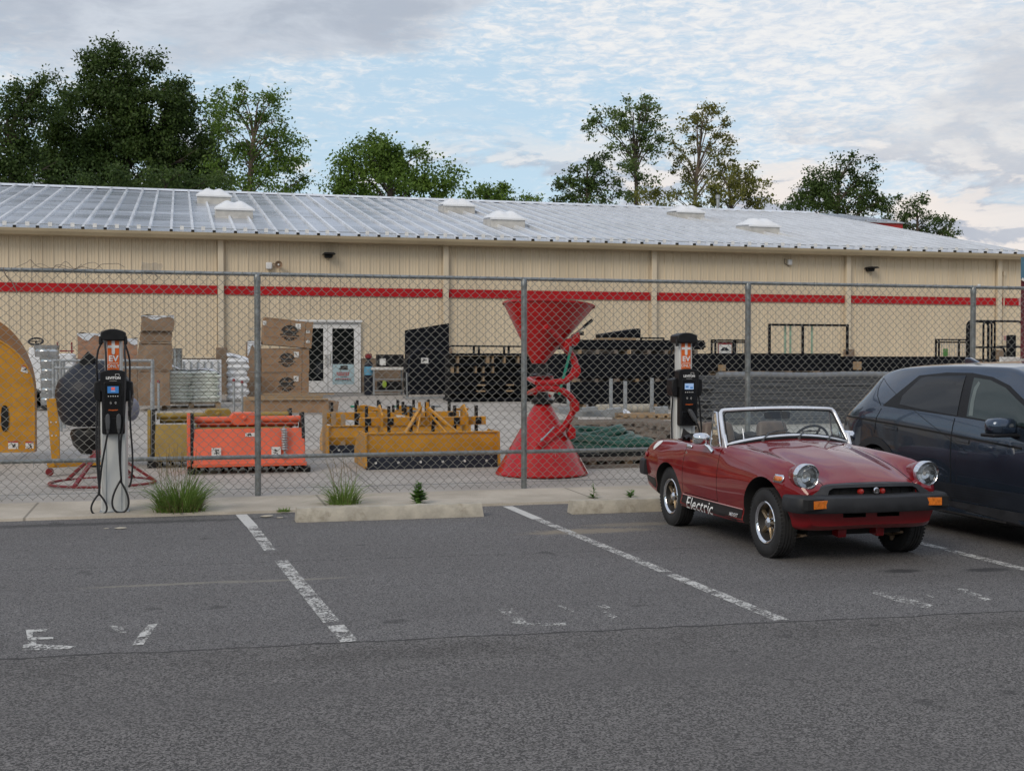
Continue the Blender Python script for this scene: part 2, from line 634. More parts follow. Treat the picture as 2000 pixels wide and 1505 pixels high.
M['bag_white'] = pmat('white_bag', (0.70, 0.71, 0.72), 0.4, 0.0, 0.12, 9.0, bump=0.4, bscale=14)
M['yellow'] = pmat('implement_yellow', (0.53, 0.245, 0.014), 0.4, 0.0, 0.14, 4.0, dirt=(0.34, 0.145, 0.012), dscale=2.0, damt=0.5)
M['yellow_shaded'] = pmat('shaded_yellow', (0.25, 0.098, 0.011), 0.45, 0.0, 0.14, 4.0)  # darker copy of the yellow, shade of the deck skirt put into the colour
M['olive'] = pmat('olive_yellow', (0.31, 0.205, 0.035), 0.45, 0.0, 0.15, 4.0, dirt=(0.2, 0.13, 0.03), dscale=3, damt=0.5)
M['orange'] = pmat('implement_orange', (0.74, 0.125, 0.052), 0.38, 0.0, 0.07, 3.0, dirt=(0.6, 0.085, 0.04), dscale=2, damt=0.4)
M['red'] = pmat('implement_red', (0.43, 0.008, 0.010), 0.34, 0.0, 0.12, 4.0, coat=0.5, spec=0.15, dirt=(0.34, 0.008, 0.010), dscale=2, damt=0.4)
M['red_rod'] = pmat('dark_red_rod', (0.19, 0.015, 0.018), 0.45, 0.0, 0.15, 5.0)
M['poly'] = pmat('dark_blue_black_poly', (0.014, 0.017, 0.027), 0.5, 0.0, 0.2, 4.0, bump=0.05, bscale=60, spec=0.3)
M['black_steel'] = pmat('black_steel_tube', (0.005, 0.006, 0.009), 0.5, 0.0, 0.3, 5.0, spec=0.12)
M['wood'] = pmat('pallet_wood', (0.34, 0.235, 0.135), 0.8, 0.0, 0.22, 3.0, bump=0.2, bscale=18, dirt=(0.20, 0.14, 0.09), dscale=3, damt=0.6, stretch=(0.4, 3, 3))
M['wood_grey'] = pmat('weathered_wood', (0.20, 0.165, 0.135), 0.85, 0.0, 0.25, 3.0, bump=0.25, bscale=18, dirt=(0.10, 0.08, 0.065), dscale=3, damt=0.6, stretch=(0.4, 3, 3))
M['green_hose'] = pmat('green_hose', (0.014, 0.085, 0.055), 0.3, 0.0, 0.25, 5.0)
M['strap'] = pmat('green_strap', (0.02, 0.28, 0.18), 0.5, 0.0, 0.1, 9.0)
M['ped'] = pmat('pedestal_aluminium', (0.62, 0.63, 0.61), 0.42, 0.15, 0.05, 3.0, dirt=(0.5, 0.5, 0.47), dscale=2.0, damt=0.4)
M['sign_orange'] = pmat('sign_orange', (0.72, 0.135, 0.012), 0.45, 0.0, 0.05, 5.0)
M['connector'] = pmat('grey_connector', (0.075, 0.078, 0.082), 0.5, 0.0, 0.1, 9.0)
M['poster'] = pmat('poster_pale_blue', (0.42, 0.56, 0.60), 0.4, 0.0, 0.06, 5.0)
M['label'] = pmat('paper_label', (0.72, 0.71, 0.68), 0.5, 0.0, 0.08, 9.0)
M['steel_tank'] = pmat('shiny_galvanised_tank', (0.52, 0.54, 0.55), 0.24, 0.95, 0.2, 6.0)
M['grey_panel'] = pmat('grey_wire_panels', (0.088, 0.094, 0.102), 0.6, 0.2, 0.3, 9.0, stretch=(0.3, 3, 14))
M['block'] = pmat('kerb_concrete', (0.44, 0.40, 0.325), 0.85, 0.0, 0.16, 7.0, bump=0.7, bscale=45, dirt=(0.25, 0.215, 0.16), dscale=5.0, damt=0.75)
M['masonry'] = pmat('brown_block', (0.20, 0.145, 0.10), 0.85, 0.0, 0.2, 4.0, bump=0.2, bscale=30)
M['maroon'] = pmat('maroon_cloth', (0.12, 0.018, 0.025), 0.7, 0.0, 0.15, 4.0)
M['teal'] = pmat('blue_cloth', (0.08, 0.19, 0.27), 0.6, 0.0, 0.12, 4.0)
M['bark'] = pmat('bark', (0.085, 0.065, 0.050), 0.9, 0.0, 0.3, 2.0, bump=0.5, bscale=8)
M['bark_pale'] = pmat('pale_bark', (0.20, 0.15, 0.11), 0.9, 0.0, 0.3, 2.0, bump=0.5, bscale=8)


def screen_mat(name, col, s):
    return pmat(name, col, 0.2, 0.0, 0.1, 9.0, emit=(col, s))


M['screen'] = screen_mat('blue_screen', (0.035, 0.13, 0.32), 0.55)
M['screen_pale'] = screen_mat('pale_screen', (0.25, 0.36, 0.55), 0.6)
M['screen_red'] = screen_mat('screen_icon', (0.55, 0.10, 0.08), 0.5)


def leaf_mat(name, a, b, tl=0.35):
    m = bpy.data.materials.new(name)
    m.use_nodes = True
    T = NT(m.node_tree)
    o = T.n('ShaderNodeOutputMaterial')
    p = T.n('ShaderNodeBsdfPrincipled')
    p.inputs['Roughness'].default_value = 0.55
    p.inputs['Specular IOR Level'].default_value = 0.35
    t = T.n('ShaderNodeBsdfTranslucent')
    g = T.n('ShaderNodeNewGeometry')
    nz = T.noise(T.coord('Object'), 0.55, 3, 0.6)
    f = T.math('ADD', T.math('MULTIPLY', g.outputs['Random Per Island'], 0.5), T.math('MULTIPLY', T.mr(nz, 0.3, 0.7), 0.5))
    col = T.mix(f, a, b)
    T.put(p.inputs['Base Color'], col)
    T.put(t.inputs[0], col)
    mx = T.n('ShaderNodeMixShader')
    mx.inputs[0].default_value = tl
    T.t.links.new(p.outputs[0], mx.inputs[1])
    T.t.links.new(t.outputs[0], mx.inputs[2])
    T.t.links.new(mx.outputs[0], o.inputs[0])
    return m


M['leaf_dark'] = leaf_mat('leaf_dark', (0.024, 0.050, 0.011), (0.098, 0.155, 0.032))
M['leaf_mid'] = leaf_mat('leaf_mid', (0.058, 0.115, 0.015), (0.165, 0.260, 0.040))
M['leaf_light'] = leaf_mat('leaf_light', (0.062, 0.110, 0.026), (0.165, 0.230, 0.065))
M['leaf_yellow'] = leaf_mat('leaf_yellow', (0.095, 0.112, 0.020), (0.225, 0.220, 0.050))
M['grass'] = leaf_mat('grass_blade', (0.090, 0.165, 0.030), (0.25, 0.36, 0.085), 0.35)
M['grass_dry'] = leaf_mat('dry_grass_blade', (0.16, 0.12, 0.06), (0.30, 0.23, 0.12), 0.25)
M['weed'] = leaf_mat('weed_leaf', (0.07, 0.16, 0.03), (0.16, 0.28, 0.06), 0.3)


def asphalt_mat():
    m = bpy.data.materials.new('asphalt')
    m.use_nodes = True
    T = NT(m.node_tree)
    p = T.n('ShaderNodeBsdfPrincipled')
    o = T.n('ShaderNodeOutputMaterial')
    T.t.links.new(p.outputs[0], o.inputs[0])
    P = T.coord('Object')
    x, y, z = T.sep(P)
    wob = T.math('MULTIPLY', T.math('SUBTRACT', T.noise(P, 2.2, 5, 0.65), 0.5), 0.16)
    yy = T.math('ADD', y, wob)
    yy = T.math('ADD', yy, T.math('MULTIPLY', x, 0.055))
    near = T.mr(yy, 7.06, 7.0)                      # older coarse surface nearest the viewer
    vo = T.n('ShaderNodeTexVoronoi')
    T.put(vo.inputs['Vector'], P)
    vo.inputs['Scale'].default_value = 150.0
    chips = T.sep(vo.outputs['Color'])[0]
    fine = T.noise(P, 210.0, 3, 0.7)
    tone = T.math('ADD', T.math('MULTIPLY', chips, 0.55), T.math('MULTIPLY', fine, 0.65))
    stone = T.mix(T.mr(tone, 0.30, 0.92), (0.040, 0.039, 0.039), (0.285, 0.272, 0.264))
    vo2 = T.n('ShaderNodeTexVoronoi')
    T.put(vo2.inputs['Vector'], P)
    vo2.inputs['Scale'].default_value = 125.0
    tone2 = T.math('ADD', T.math('MULTIPLY', T.sep(vo2.outputs['Color'])[0], 0.75), T.math('MULTIPLY', fine, 0.45))
    stone2 = T.mix(T.mr(tone2, 0.30, 0.98), (0.050, 0.048, 0.046), (0.262, 0.247, 0.236))
    col = T.mix(near, stone, stone2)
    big = T.noise(P, 0.55, 6, 0.6)
    col = T.mix(T.mr(big, 0.35, 0.70, 0.0, 0.30), col, T.mix(tone, (0.052, 0.049, 0.047), (0.150, 0.142, 0.136)))
    streak = T.noise(T.comb(T.math('MULTIPLY', x, 0.22), T.math('MULTIPLY', y, 2.4), 0.0), 1.4, 5, 0.6)
    col = T.mix(T.mr(streak, 0.56, 0.74, 0.0, 0.28), col, (0.165, 0.158, 0.148))
    # joints between paving passes
    for y0, w, k in ((7.03, 0.022, 0.80), (10.0, 0.014, 0.55)):
        d = T.math('ABSOLUTE', T.math('SUBTRACT', yy, y0))
        d = T.math('ADD', d, T.math('MULTIPLY', T.math('SUBTRACT', T.noise(P, 9.0, 3, 0.7), 0.5), w * 1.2))
        col = T.mix(T.mr(d, w, w * 0.25, 0.0, k), col, (0.022, 0.021, 0.021))
    d2 = T.mr(T.math('ABSOLUTE', T.math('SUBTRACT', yy, 6.72)), 0.0, 0.34, 0.35, 0.0)
    col = T.mix(T.math('MULTIPLY', d2, T.mr(T.noise(P, 1.3, 5, 0.6), 0.38, 0.6)), col, (0.045, 0.040, 0.036))
    lane = T.noise(T.comb(T.math('MULTIPLY', x, 0.10), T.math('MULTIPLY', y, 1.1), 4.0), 1.0, 4, 0.55)
    col = T.mix(T.mr(lane, 0.50, 0.68, 0.0, 0.35), col, T.mix(tone, (0.030, 0.029, 0.028), (0.17, 0.16, 0.155)))
    ch = T.n('ShaderNodeTexVoronoi')
    T.put(ch.inputs['Vector'], P)
    ch.inputs['Scale'].default_value = 5.0
    col = T.mix(T.mr(ch.outputs['Distance'], 0.035, 0.022, 0.0, 0.8), col, T.mix(T.mr(T.sep(ch.outputs['Color'])[1], 0.55, 0.6), (0.022, 0.02, 0.018), (0.40, 0.38, 0.33)))
    drip = T.noise(P, 1.9, 3, 0.5)
    col = T.mix(T.mr(drip, 0.665, 0.72, 0.0, 0.45), col, (0.030, 0.029, 0.029))
    # oil spots and tracked dust
    for cx, cy, rx, ry, cc, a in ((5.32, 8.28, 0.20, 0.10, (0.03, 0.03, 0.032), 0.75), (5.98, 8.15, 0.24, 0.10, (0.03, 0.03, 0.032), 0.7),
                                  (3.72, 11.0, 0.75, 0.20, (0.30, 0.255, 0.19), 0.75), (4.3, 11.35, 0.55, 0.16, (0.28, 0.24, 0.18), 0.55),
                                  (-0.05, 9.15, 0.75, 0.05, (0.27, 0.25, 0.21), 0.75), (0.75, 9.1, 0.6, 0.045, (0.27, 0.25, 0.21), 0.7),
                                  (-0.6, 12.75, 2.2, 0.14, (0.03, 0.03, 0.031), 0.55), (-2.1, 8.9, 1.0, 0.12, (0.19, 0.18, 0.165), 0.5),
                                  (1.5, 12.75, 0.5, 0.1, (0.21, 0.195, 0.17), 0.5)):
        q = T.math('ADD', T.math('POWER', T.math('DIVIDE', T.math('SUBTRACT', x, cx), rx), 2.0),
                   T.math('POWER', T.math('DIVIDE', T.math('SUBTRACT', y, cy), ry), 2.0))
        q = T.math('ADD', q, T.math('MULTIPLY', T.math('SUBTRACT', T.noise(P, 7.0, 5, 0.7), 0.5), 2.2))
        col = T.mix(T.mr(q, 1.1, 0.1, 0.0, a), col, cc)
    T.put(p.inputs['Base Color'], col)
    T.put(p.inputs['Roughness'], T.mr(fine, 0.3, 0.7, 0.72, 0.95))
    p.inputs['Specular IOR Level'].default_value = 0.35
    b = T.n('ShaderNodeBump')
    b.inputs['Strength'].default_value = 0.9
    b.inputs['Distance'].default_value = 0.006
    T.put(b.inputs['Height'], T.math('ADD', tone, T.math('MULTIPLY', T.noise(P, 30.0, 3, 0.6), 0.5)))
    T.put(p.inputs['Normal'], b.outputs[0])
    return m


def concrete_mat(name, a, b, joint=None):
    m = bpy.data.materials.new(name)
    m.use_nodes = True
    T = NT(m.node_tree)
    p = T.n('ShaderNodeBsdfPrincipled')
    o = T.n('ShaderNodeOutputMaterial')
    T.t.links.new(p.outputs[0], o.inputs[0])
    P = T.coord('Object')
    x, y, z = T.sep(P)
    n1 = T.noise(P, 1.3, 7, 0.62)
    n2 = T.noise(P, 60.0, 4, 0.7)
    col = T.mix(T.mr(T.math('ADD', T.math('MULTIPLY', n1, 0.7), T.math('MULTIPLY', n2, 0.3)), 0.36, 0.64), a, b)
    st = T.noise(T.comb(T.math('MULTIPLY', x, 0.3), T.math('MULTIPLY', y, 2.0), 0.0), 0.9, 6, 0.65)
    col = T.mix(T.mr(st, 0.55, 0.75, 0.0, 0.5), col, tuple(v * 0.72 for v in a))
    sp = T.noise(P, 22.0, 3, 0.6)
    col = T.mix(T.mr(sp, 0.66, 0.74, 0.0, 0.6), col, tuple(v * 0.5 for v in a))
    if joint:
        for s, c in ((x, joint[0]), (y, joint[1])):
            d = T.math('ABSOLUTE', T.math('SUBTRACT', T.math('FLOORED_MODULO', s, c), c / 2))
            col = T.mix(T.mr(d, 0.02, 0.006, 0.0, 0.7), col, tuple(v * 0.35 for v in a))
    T.put(p.inputs['Base Color'], col)
    p.inputs['Roughness'].default_value = 0.88
    bp = T.n('ShaderNodeBump')
    bp.inputs['Strength'].default_value = 0.4
    bp.inputs['Distance'].default_value = 0.004
    T.put(bp.inputs['Height'], n2)
    T.put(p.inputs['Normal'], bp.outputs[0])
    return m


def worn_paint(name, keep, patch=6.0):
    """white road paint with worn holes where the asphalt shows"""
    m = bpy.data.materials.new(name)
    m.use_nodes = True
    T = NT(m.node_tree)
    p = T.n('ShaderNodeBsdfPrincipled')
    o = T.n('ShaderNodeOutputMaterial')
    P = T.coord('Object')
    n1 = T.noise(P, patch, 6, 0.65)
    n2 = T.noise(P, 55.0, 4, 0.7)
    f = T.math('ADD', T.math('MULTIPLY', n1, 0.45), T.math('MULTIPLY', n2, 0.57))
    T.put(p.inputs['Base Color'], T.mix(n2, (0.42, 0.41, 0.38), (0.66, 0.65, 0.62)))
    p.inputs['Roughness'].default_value = 0.8
    tr = T.n('ShaderNodeBsdfTransparent')
    mx = T.n('ShaderNodeMixShader')
    T.put(mx.inputs[0], T.mr(f, keep, keep + 0.06))
    T.t.links.new(tr.outputs[0], mx.inputs[1])
    T.t.links.new(p.outputs[0], mx.inputs[2])
    T.t.links.new(mx.outputs[0], o.inputs[0])
    return m


M['asphalt'] = asphalt_mat()
M['sidewalk'] = concrete_mat('sidewalk_concrete', (0.37, 0.325, 0.26), (0.52, 0.465, 0.385), (3.05, 400.0))
M['yard'] = concrete_mat('yard_concrete', (0.35, 0.32, 0.285), (0.46, 0.425, 0.38), (4.6, 4.6))
M['earth'] = pmat('dry_grass_ground', (0.10, 0.12, 0.045), 0.95, 0.0, 0.3, 0.2)
M['paint_good'] = worn_paint('road_paint_fresh', 0.36)
M['paint_worn'] = worn_paint('road_paint_worn', 0.475)
M['paint_faint'] = worn_paint('road_paint_faint', 0.515)

# ================================================================== SETTING
def sheet(name, x0, x1, y0, y1, z0, z1, mat, nx=1, ny=1):
    mb = MB()
    mb.grid(nx, ny, lambda a, b: (x0 + (x1 - x0) * a, y0 + (y1 - y0) * b, z0 + (z1 - z0) * b))
    return struct(mb.build(name, mat, smooth=0))


sheet('ground', -900, 900, -500, 1500, -0.12, -0.12, M['earth'])
sheet('parking_lot', -70, 80, -60, 13.35, 0, 0, M['asphalt'])
# sidewalk slab with a slightly ragged front edge
EDGE = 13.19
mb = MB()
rnd = random.Random(3)
xs = [-70 + i * 0.25 for i in range(601)]
top = [(x, EDGE + rnd.uniform(-0.018, 0.018), 0.028) for x in xs]
vs, fs = [], []
for (x, y, z) in top:
    vs += [(x, y - 0.012, -0.02), (x, y, z), (x, 14.46, z + 0.016), (x, 14.47, -0.02)]
for i in range(len(top) - 1):
    for k in range(3):
        fs.append((i * 4 + k, i * 4 + 4 + k, i * 4 + 5 + k, i * 4 + 1 + k))
mb.add(vs, fs)
struct(mb.build('sidewalk', M['sidewalk'], smooth=0))
sheet('yard_paving', -70, 80, 14.46, 70, yz(14.46) - 0.02, yz(70) - 0.02, M['yard'])


# painted bay lines and worn letters: thin sheets laid on the asphalt
def quad_px(mb, pts, z=0.004):
    o = [tuple(G(x, y, z)) for x, y in pts]
    mb.add(o, [tuple(range(len(o)))])


def line_seg(name, p0, p1, w, mat):
    mb = MB()
    a, b = Vector(p0 + (0.004,)), Vector(p1 + (0.004,))
    t = (b - a).normalized()
    s = Vector((-t.y, t.x, 0)) * w / 2
    mb.add([a - s, b - s, b + s, a + s], [(0, 1, 2, 3)])
    return struct(mb.build(name, mat, smooth=0))


def g2(x, y):
    p = G(x, y, 0.004)
    return (p.x, p.y)


line_seg('bay_line', g2(471, 1004), g2(492, 1027), 0.115, M['paint_good'])
line_seg('bay_line', g2(492, 1027), g2(528, 1074), 0.105, M['paint_worn'])
line_seg('bay_line', g2(549, 1094), g2(648, 1214), 0.105, M['paint_worn'])
line_seg('bay_line', g2(655, 1220), g2(683, 1252), 0.105, M['paint_worn'])
line_seg('bay_line', g2(991, 988), g2(1050, 1013), 0.115, M['paint_good'])
line_seg('bay_line', g2(1050, 1013), g2(1300, 1116), 0.10, M['paint_worn'])
line_seg('bay_line', g2(1310, 1121), g2(1527, 1210), 0.10, M['paint_worn'])
line_seg('bay_line', (6.36, 13.1), g2(1990, 1108), 0.10, M['paint_worn'])
line_seg('bay_line', g2(1990, 1108), (6.24, 6.95), 0.10, M['paint_worn'])


def letters(name, strokes, mat):
    mb = MB()
    for s in strokes:
        quad_px(mb, s)
    return struct(mb.build(name, mat, smooth=0))


letters('bay_lettering', [[(50, 1229), (92, 1227), (92, 1232), (64, 1234), (64, 1243), (71, 1243), (71, 1257), (132, 1260), (150, 1262), (130, 1267), (42, 1269), (46, 1258), (56, 1257)],
                          [(70, 1244), (104, 1243), (104, 1247), (70, 1248)],
                          [(213, 1221), (236, 1221), (248, 1235), (231, 1235)], [(290, 1219), (308, 1217), (280, 1258), (258, 1259), (272, 1238)]], M['paint_worn'])
letters('bay_lettering', [[(972, 1188), (1000, 1186), (1030, 1216), (1105, 1215), (1106, 1220), (1008, 1223)],
                          [(1090, 1180), (1122, 1190), (1120, 1194), (1090, 1184)], [(1165, 1181), (1186, 1179), (1208, 1206), (1192, 1208)]], M['paint_faint'])
letters('bay_lettering', [[(1700, 1156), (1732, 1156), (1822, 1181), (1812, 1187), (1770, 1180)],
                          [(1800, 1157), (1830, 1166), (1828, 1170)], [(1862, 1147), (1882, 1147), (1936, 1170), (1924, 1172)]], M['paint_faint'])

# ------------------------------------------------------------------ big steel building
WV = 37.7
UL, UR = -16.0, 29.05
EZ = 5.40
RV, RZ = 53.5, 8.73
EV = 37.30                                  # roof edge
RS = (RZ - EZ) / (RV - EV)
bld = thing('retail_building', 'long tan steel-sided building with red stripe and silver standing-seam roof behind the yard', 'building', (0, WV, 0.55))
BM = TR(0, -WV, -0.55)                      # world -> building


def bpart(mb, name, mat, parent=None, **k):
    for i, p in enumerate(mb.v):
        mb.v[i] = (p[0], p[1] - WV, p[2] - 0.55)
    return mb.build(name, mat, parent or bld, **k)


# corrugated wall sheet
mb = MB()
prof = []
u = UL
while u < UR - 0.01:
    for du, dy in ((0.0, 0.0), (0.07, 0.0), (0.078, -0.007), (0.10, -0.007), (0.108, 0.0), (0.15, 0.0), (0.158, -0.007), (0.18, -0.007), (0.188, 0.0),
                   (0.236, 0.0), (0.250, -0.024), (0.287, -0.024)):
        prof.append((u + du, WV + dy))
    u += 0.305
prof.append((UR, WV))
n = len(prof)
mb.add([(a, b, 1.70) for a, b in prof] + [(a, b, 5.38) for a, b in prof], [(i, i + 1, n + i + 1, n + i) for i in range(n - 1)])
mb.add([(UR, WV, 0.3), (UR, 2 * RV - WV, 0.3), (UR, 2 * RV - WV, 5.38), (UR, RV, 8.15), (UR, WV, 5.38)], [(0, 1, 2, 3, 4)])
mb.add([(UL, WV, 0.3), (UL, 2 * RV - WV, 0.3), (UL, 2 * RV - WV, 5.38), (UL, RV, 8.15), (UL, WV, 5.38)], [(4, 3, 2, 1, 0)])
mb.add([(UL, 2 * RV - WV, 0.3), (UR, 2 * RV - WV, 0.3), (UR, 2 * RV - WV, 5.38), (UL, 2 * RV - WV, 5.38)], [(3, 2, 1, 0)])
bpart(mb, 'siding', M['tan'], smooth=0, fix=False)

D0, D1 = PV(578, 700, WV).x, PV(704, 700, WV).x        # door opening
mb = MB()
mb.bx(UL, D0 - 0.02, WV - 0.06, WV + 0.2, 0.3, 1.70)
mb.bx(D1 + 0.02, UR, WV - 0.06, WV + 0.2, 0.3, 1.70)
bpart(mb, 'block_wainscot', M['masonry'], bevel=0.01, smooth=0)
mb = MB()
mb.bx(UL, D0 - 0.02, WV - 0.09, WV - 0.003, 1.70, 1.76)
mb.bx(D1 + 0.02, UR, WV - 0.09, WV - 0.003, 1.70, 1.76)
bpart(mb, 'ledge_trim', M['tan_trim'], smooth=0)

DS = [PV(x, 560, WV).x for x in (431, 869.5, 1275, 1653.5, 1948)]
DS = [DS[0] - 7.0, DS[0] - 14.0] + DS
for du in DS:
    mb = MB()
    mb.bx(du - 0.085, du + 0.085, WV - 0.155, WV - 0.04, 1.62, 5.22)
    bpart(mb, 'downspout', M['tan_trim'], bevel=0.012)
    mb = MB()
    mb.bx(du - 0.15, du + 0.17, WV - 0.26, WV - 0.065, 0.4, 2.02)
    bpart(mb, 'downspout_guard', M['masonry'], bevel=0.02)
segs = [UL] + sorted(DS) + [UR]
for a, b in zip(segs[:-1], segs[1:]):
    a2 = a + (0.10 if a != UL else 0)
    b2 = b - (0.10 if b != UR else 0.02)
    if b == UR:
        mb = MB()
        mb.bx(a2 + 0.75, b2, WV - 0.046, WV - 0.034, 3.60, 3.86)
        bpart(mb, 'faded_stripe', M['stripe_faded'], smooth=0)
        b2 = a2 + 0.75
    mb = MB()
    mb.bx(a2, b2, WV - 0.05, WV - 0.034, 3.60, 3.86)
    bpart(mb, 'red_stripe', M['stripe'], smooth=0)

# roof: two slopes, standing seams, laps
def rz_(v):
    return EZ + (v - EV) * RS


mb = MB()
uL, uR = UL - 0.3, UR + 0.12
mb.prism([(EV, EZ), (RV, RZ), (2 * RV - EV, EZ), (2 * RV - EV, EZ - 0.10), (RV, RZ - 0.12), (EV, EZ - 0.10)], uL, uR, 'x')
rnd = random.Random(11)
u = uL + 0.2
while u < uR:
    mb.prism([(EV - 0.03, rz_(EV - 0.03) - 0.02), (RV - 0.2, rz_(RV - 0.2) - 0.02), (RV - 0.2, rz_(RV - 0.2) + 0.085), (EV - 0.03, rz_(EV - 0.03) + 0.085)], u - 0.036, u + 0.036, 'x', 1)
    for vv in (43.2,):
        v = vv + (0.5 if int(u * 10) % 3 == 0 else 0.0)
        mb.prism([(v, rz_(v)), (v + 0.04, rz_(v + 0.04)), (v + 0.04, rz_(v + 0.04) + 0.018), (v, rz_(v) + 0.018)], u + 0.02, u + 0.59, 'x')
    u += 0.61
mb.prism([(RV - 0.32, rz_(RV - 0.32) + 0.03), (RV, RZ + 0.09), (RV + 0.32, rz_(RV - 0.32) + 0.03), (RV, RZ + 0.03)], uL, uR, 'x', 1)
bpart(mb, 'roof', [M['roof'], M['roof_rib']], smooth=0)
u = uL + 0.2
while u < uR:
    mb = MB()
    mb.bx(u - 0.045, u + 0.045, EV - 0.05, EV + 0.0, EZ - 0.012, EZ + 0.058)
    bpart(mb, 'seam_closure', M['black_matt'], smooth=0)
    u += 0.61
mb = MB()
v = EV + 0.34
mb.bar((uL, v, rz_(v) + 0.075), (uR, v, rz_(v) + 0.075), 0.025, 0.025)
bpart(mb, 'snow_rail', M['galv_dull'], smooth=0)
u = uL + 0.2 + 0.305
k = 0
while u < uR:
    if (k * 7) % 9 not in (4,) and u > -7:
        mb = MB()
        mb.bx(u - 0.055, u + 0.055, v - 0.04, v + 0.0, rz_(v) + 0.01, rz_(v) + 0.13)
        bpart(mb, 'snow_guard', M['label'], smooth=0)
    u += 0.61
    k += 1
# gutter
mb = MB()
mb.prism([(EV - 0.16, EZ - 0.02), (EV - 0.15, EZ - 0.10), (EV - 0.09, EZ - 0.20), (WV - 0.04, EZ - 0.20), (WV - 0.04, EZ - 0.115), (EV + 0.02, EZ - 0.115), (EV - 0.10, EZ - 0.10), (EV - 0.13, EZ - 0.02)], uL, UR + 0.10, 'x')
bpart(mb, 'gutter', M['gutter'], smooth=0)
# rake trim on the right
mb = MB()
mb.prism([(EV, EZ - 0.24), (EV, EZ + 0.03), (RV, RZ + 0.03), (RV, RZ - 0.24)], uR + 0.003, uR + 0.05, 'x')
bpart(mb, 'rake_trim', M['tan_trim'], smooth=0)


def RP(x, y):
    d = ray(x, y)
    t = (EZ - EV * RS - CAMH) / (d.z - RS * d.y)
    return CAMP + d * t


# skylights
def skylight(x, y):
    p = RP(x, y)
    w, dpt = 1.22, 1.22
    zc = rz_(p.y + dpt) + 0.17
    mb = MB()
    mb.prism([(p.y, rz_(p.y) - 0.02), (p.y + dpt, rz_(p.y + dpt) - 0.02), (p.y + dpt, zc), (p.y, zc - 0.13)], p.x - w / 2, p.x + w / 2, 'x')
    cu = bpart(mb, 'skylight', M['curb'], bevel=0.015)
    mb = MB()

    def fn(a, b):
        ca, cb = 2 * a - 1, 2 * b - 1
        h = (1 - abs(ca) ** 3.0) * (1 - abs(cb) ** 3.0)
        hump = 0.20 + 0.08 * math.exp(-((abs(ca) - 0.36) / 0.25) ** 2)
        return (p.x + ca * (w / 2 + 0.05), p.y - 0.05 + b * (dpt + 0.1), zc - 0.13 + 0.13 * b + 0.03 + h ** 0.8 * hump)
    mb.grid(20, 14, fn)
    mb.bx(p.x - w / 2 - 0.05, p.x + w / 2 + 0.05, p.y - 0.05, p.y, zc - 0.16, zc - 0.10)
    mb2 = bpart(mb, 'dome', M['acrylic'], cu, smooth=70)


for x, y in ((458, 426), (418, 398), (898, 416), (993, 444), (1350, 428), (1494, 457)):
    skylight(x, y)
# vent pipe on the ridge
p = PV(1402, 410, RV + 0.6)
mb = MB()
mb.tube([(p.x, p.y, RZ - 0.3), (p.x, p.y, PV(1402, 388, p.y).z)], 0.075, 12)
mb.tube([(p.x, p.y, PV(1402, 388, p.y).z), (p.x, p.y, PV(1402, 381, p.y).z)], 0.11, 12)
bpart(mb, 'vent_pipe', M['galv_dull'])

# doors
dz0, dz1 = PV(650, 767, WV).z, PV(650, 628, WV).z
dm = PV(640, 700, WV).x
mb = MB()
fw = 0.07
mb.bx(D0, D0 + fw, WV - 0.10, WV + 0.02, dz0, dz1)
mb.bx(D1 - fw, D1, WV - 0.10, WV + 0.02, dz0, dz1)
mb.bx(D0 + fw, D1 - fw, WV - 0.10, WV + 0.02, dz1 - fw, dz1)
mb.bx(D0 - 0.04, D1 + 0.04, WV - 0.16, WV - 0.103, dz1 - 0.02, dz1 + 0.05)
dr = bpart(mb, 'double_door', M['white'], bevel=0.006)
for a, b in ((D0 + fw + 0.005, dm - 0.006), (dm + 0.006, D1 - fw - 0.005)):
    z0, z1 = dz0 + 0.01, dz1 - fw - 0.008
    st = 0.13
    gb = z0 + 0.36
    gt = z1 - 0.13
    mb = MB()
    mb.bx(a, a + st, WV - 0.07, WV - 0.02, z0, z1)
    mb.bx(b - st, b, WV - 0.07, WV - 0.02, z0, z1)
    mb.bx(a + st, b - st, WV - 0.07, WV - 0.02, z0, gb)
    mb.bx(a + st, b - st, WV - 0.07, WV - 0.02, gt, z1)
    lf = bpart(mb, 'door_leaf', M['white'], dr, bevel=0.005)
    mb = MB()
    mb.bx(a + st, b - st, WV - 0.045, WV - 0.035, gb, gt)
    bpart(mb, 'door_glass', M['dark_glass'], dr, smooth=0)
    hx = b - 0.06 if b < dm else a + 0.06
    mb = MB()
    hm = z0 + 1.0
    mb.tube([(hx, WV - 0.07, hm - 0.16), (hx, WV - 0.13, hm - 0.16), (hx, WV - 0.13, hm + 0.16), (hx, WV - 0.07, hm + 0.16)], 0.016, 8)
    bpart(mb, 'door_handle', M['satin'], dr)
a, b = PV(649, 700, WV).x, PV(691, 700, WV).x
z0, z1 = PV(670, 750, WV).z, PV(670, 711, WV).z
mb = MB()
yy = WV - 0.075
mb.bx(a, b, yy, yy + 0.004, z0, z1, 0)
w, h = b - a, z1 - z0
yy -= 0.002
mb.bx(a + w * .36, a + w * .70, yy - .002, yy, z1 - h * .28, z1 - h * .07, 1)
mb.bx(a + w * .30, a + w * .38, yy - .002, yy, z1 - h * .25, z1 - h * .19, 1)
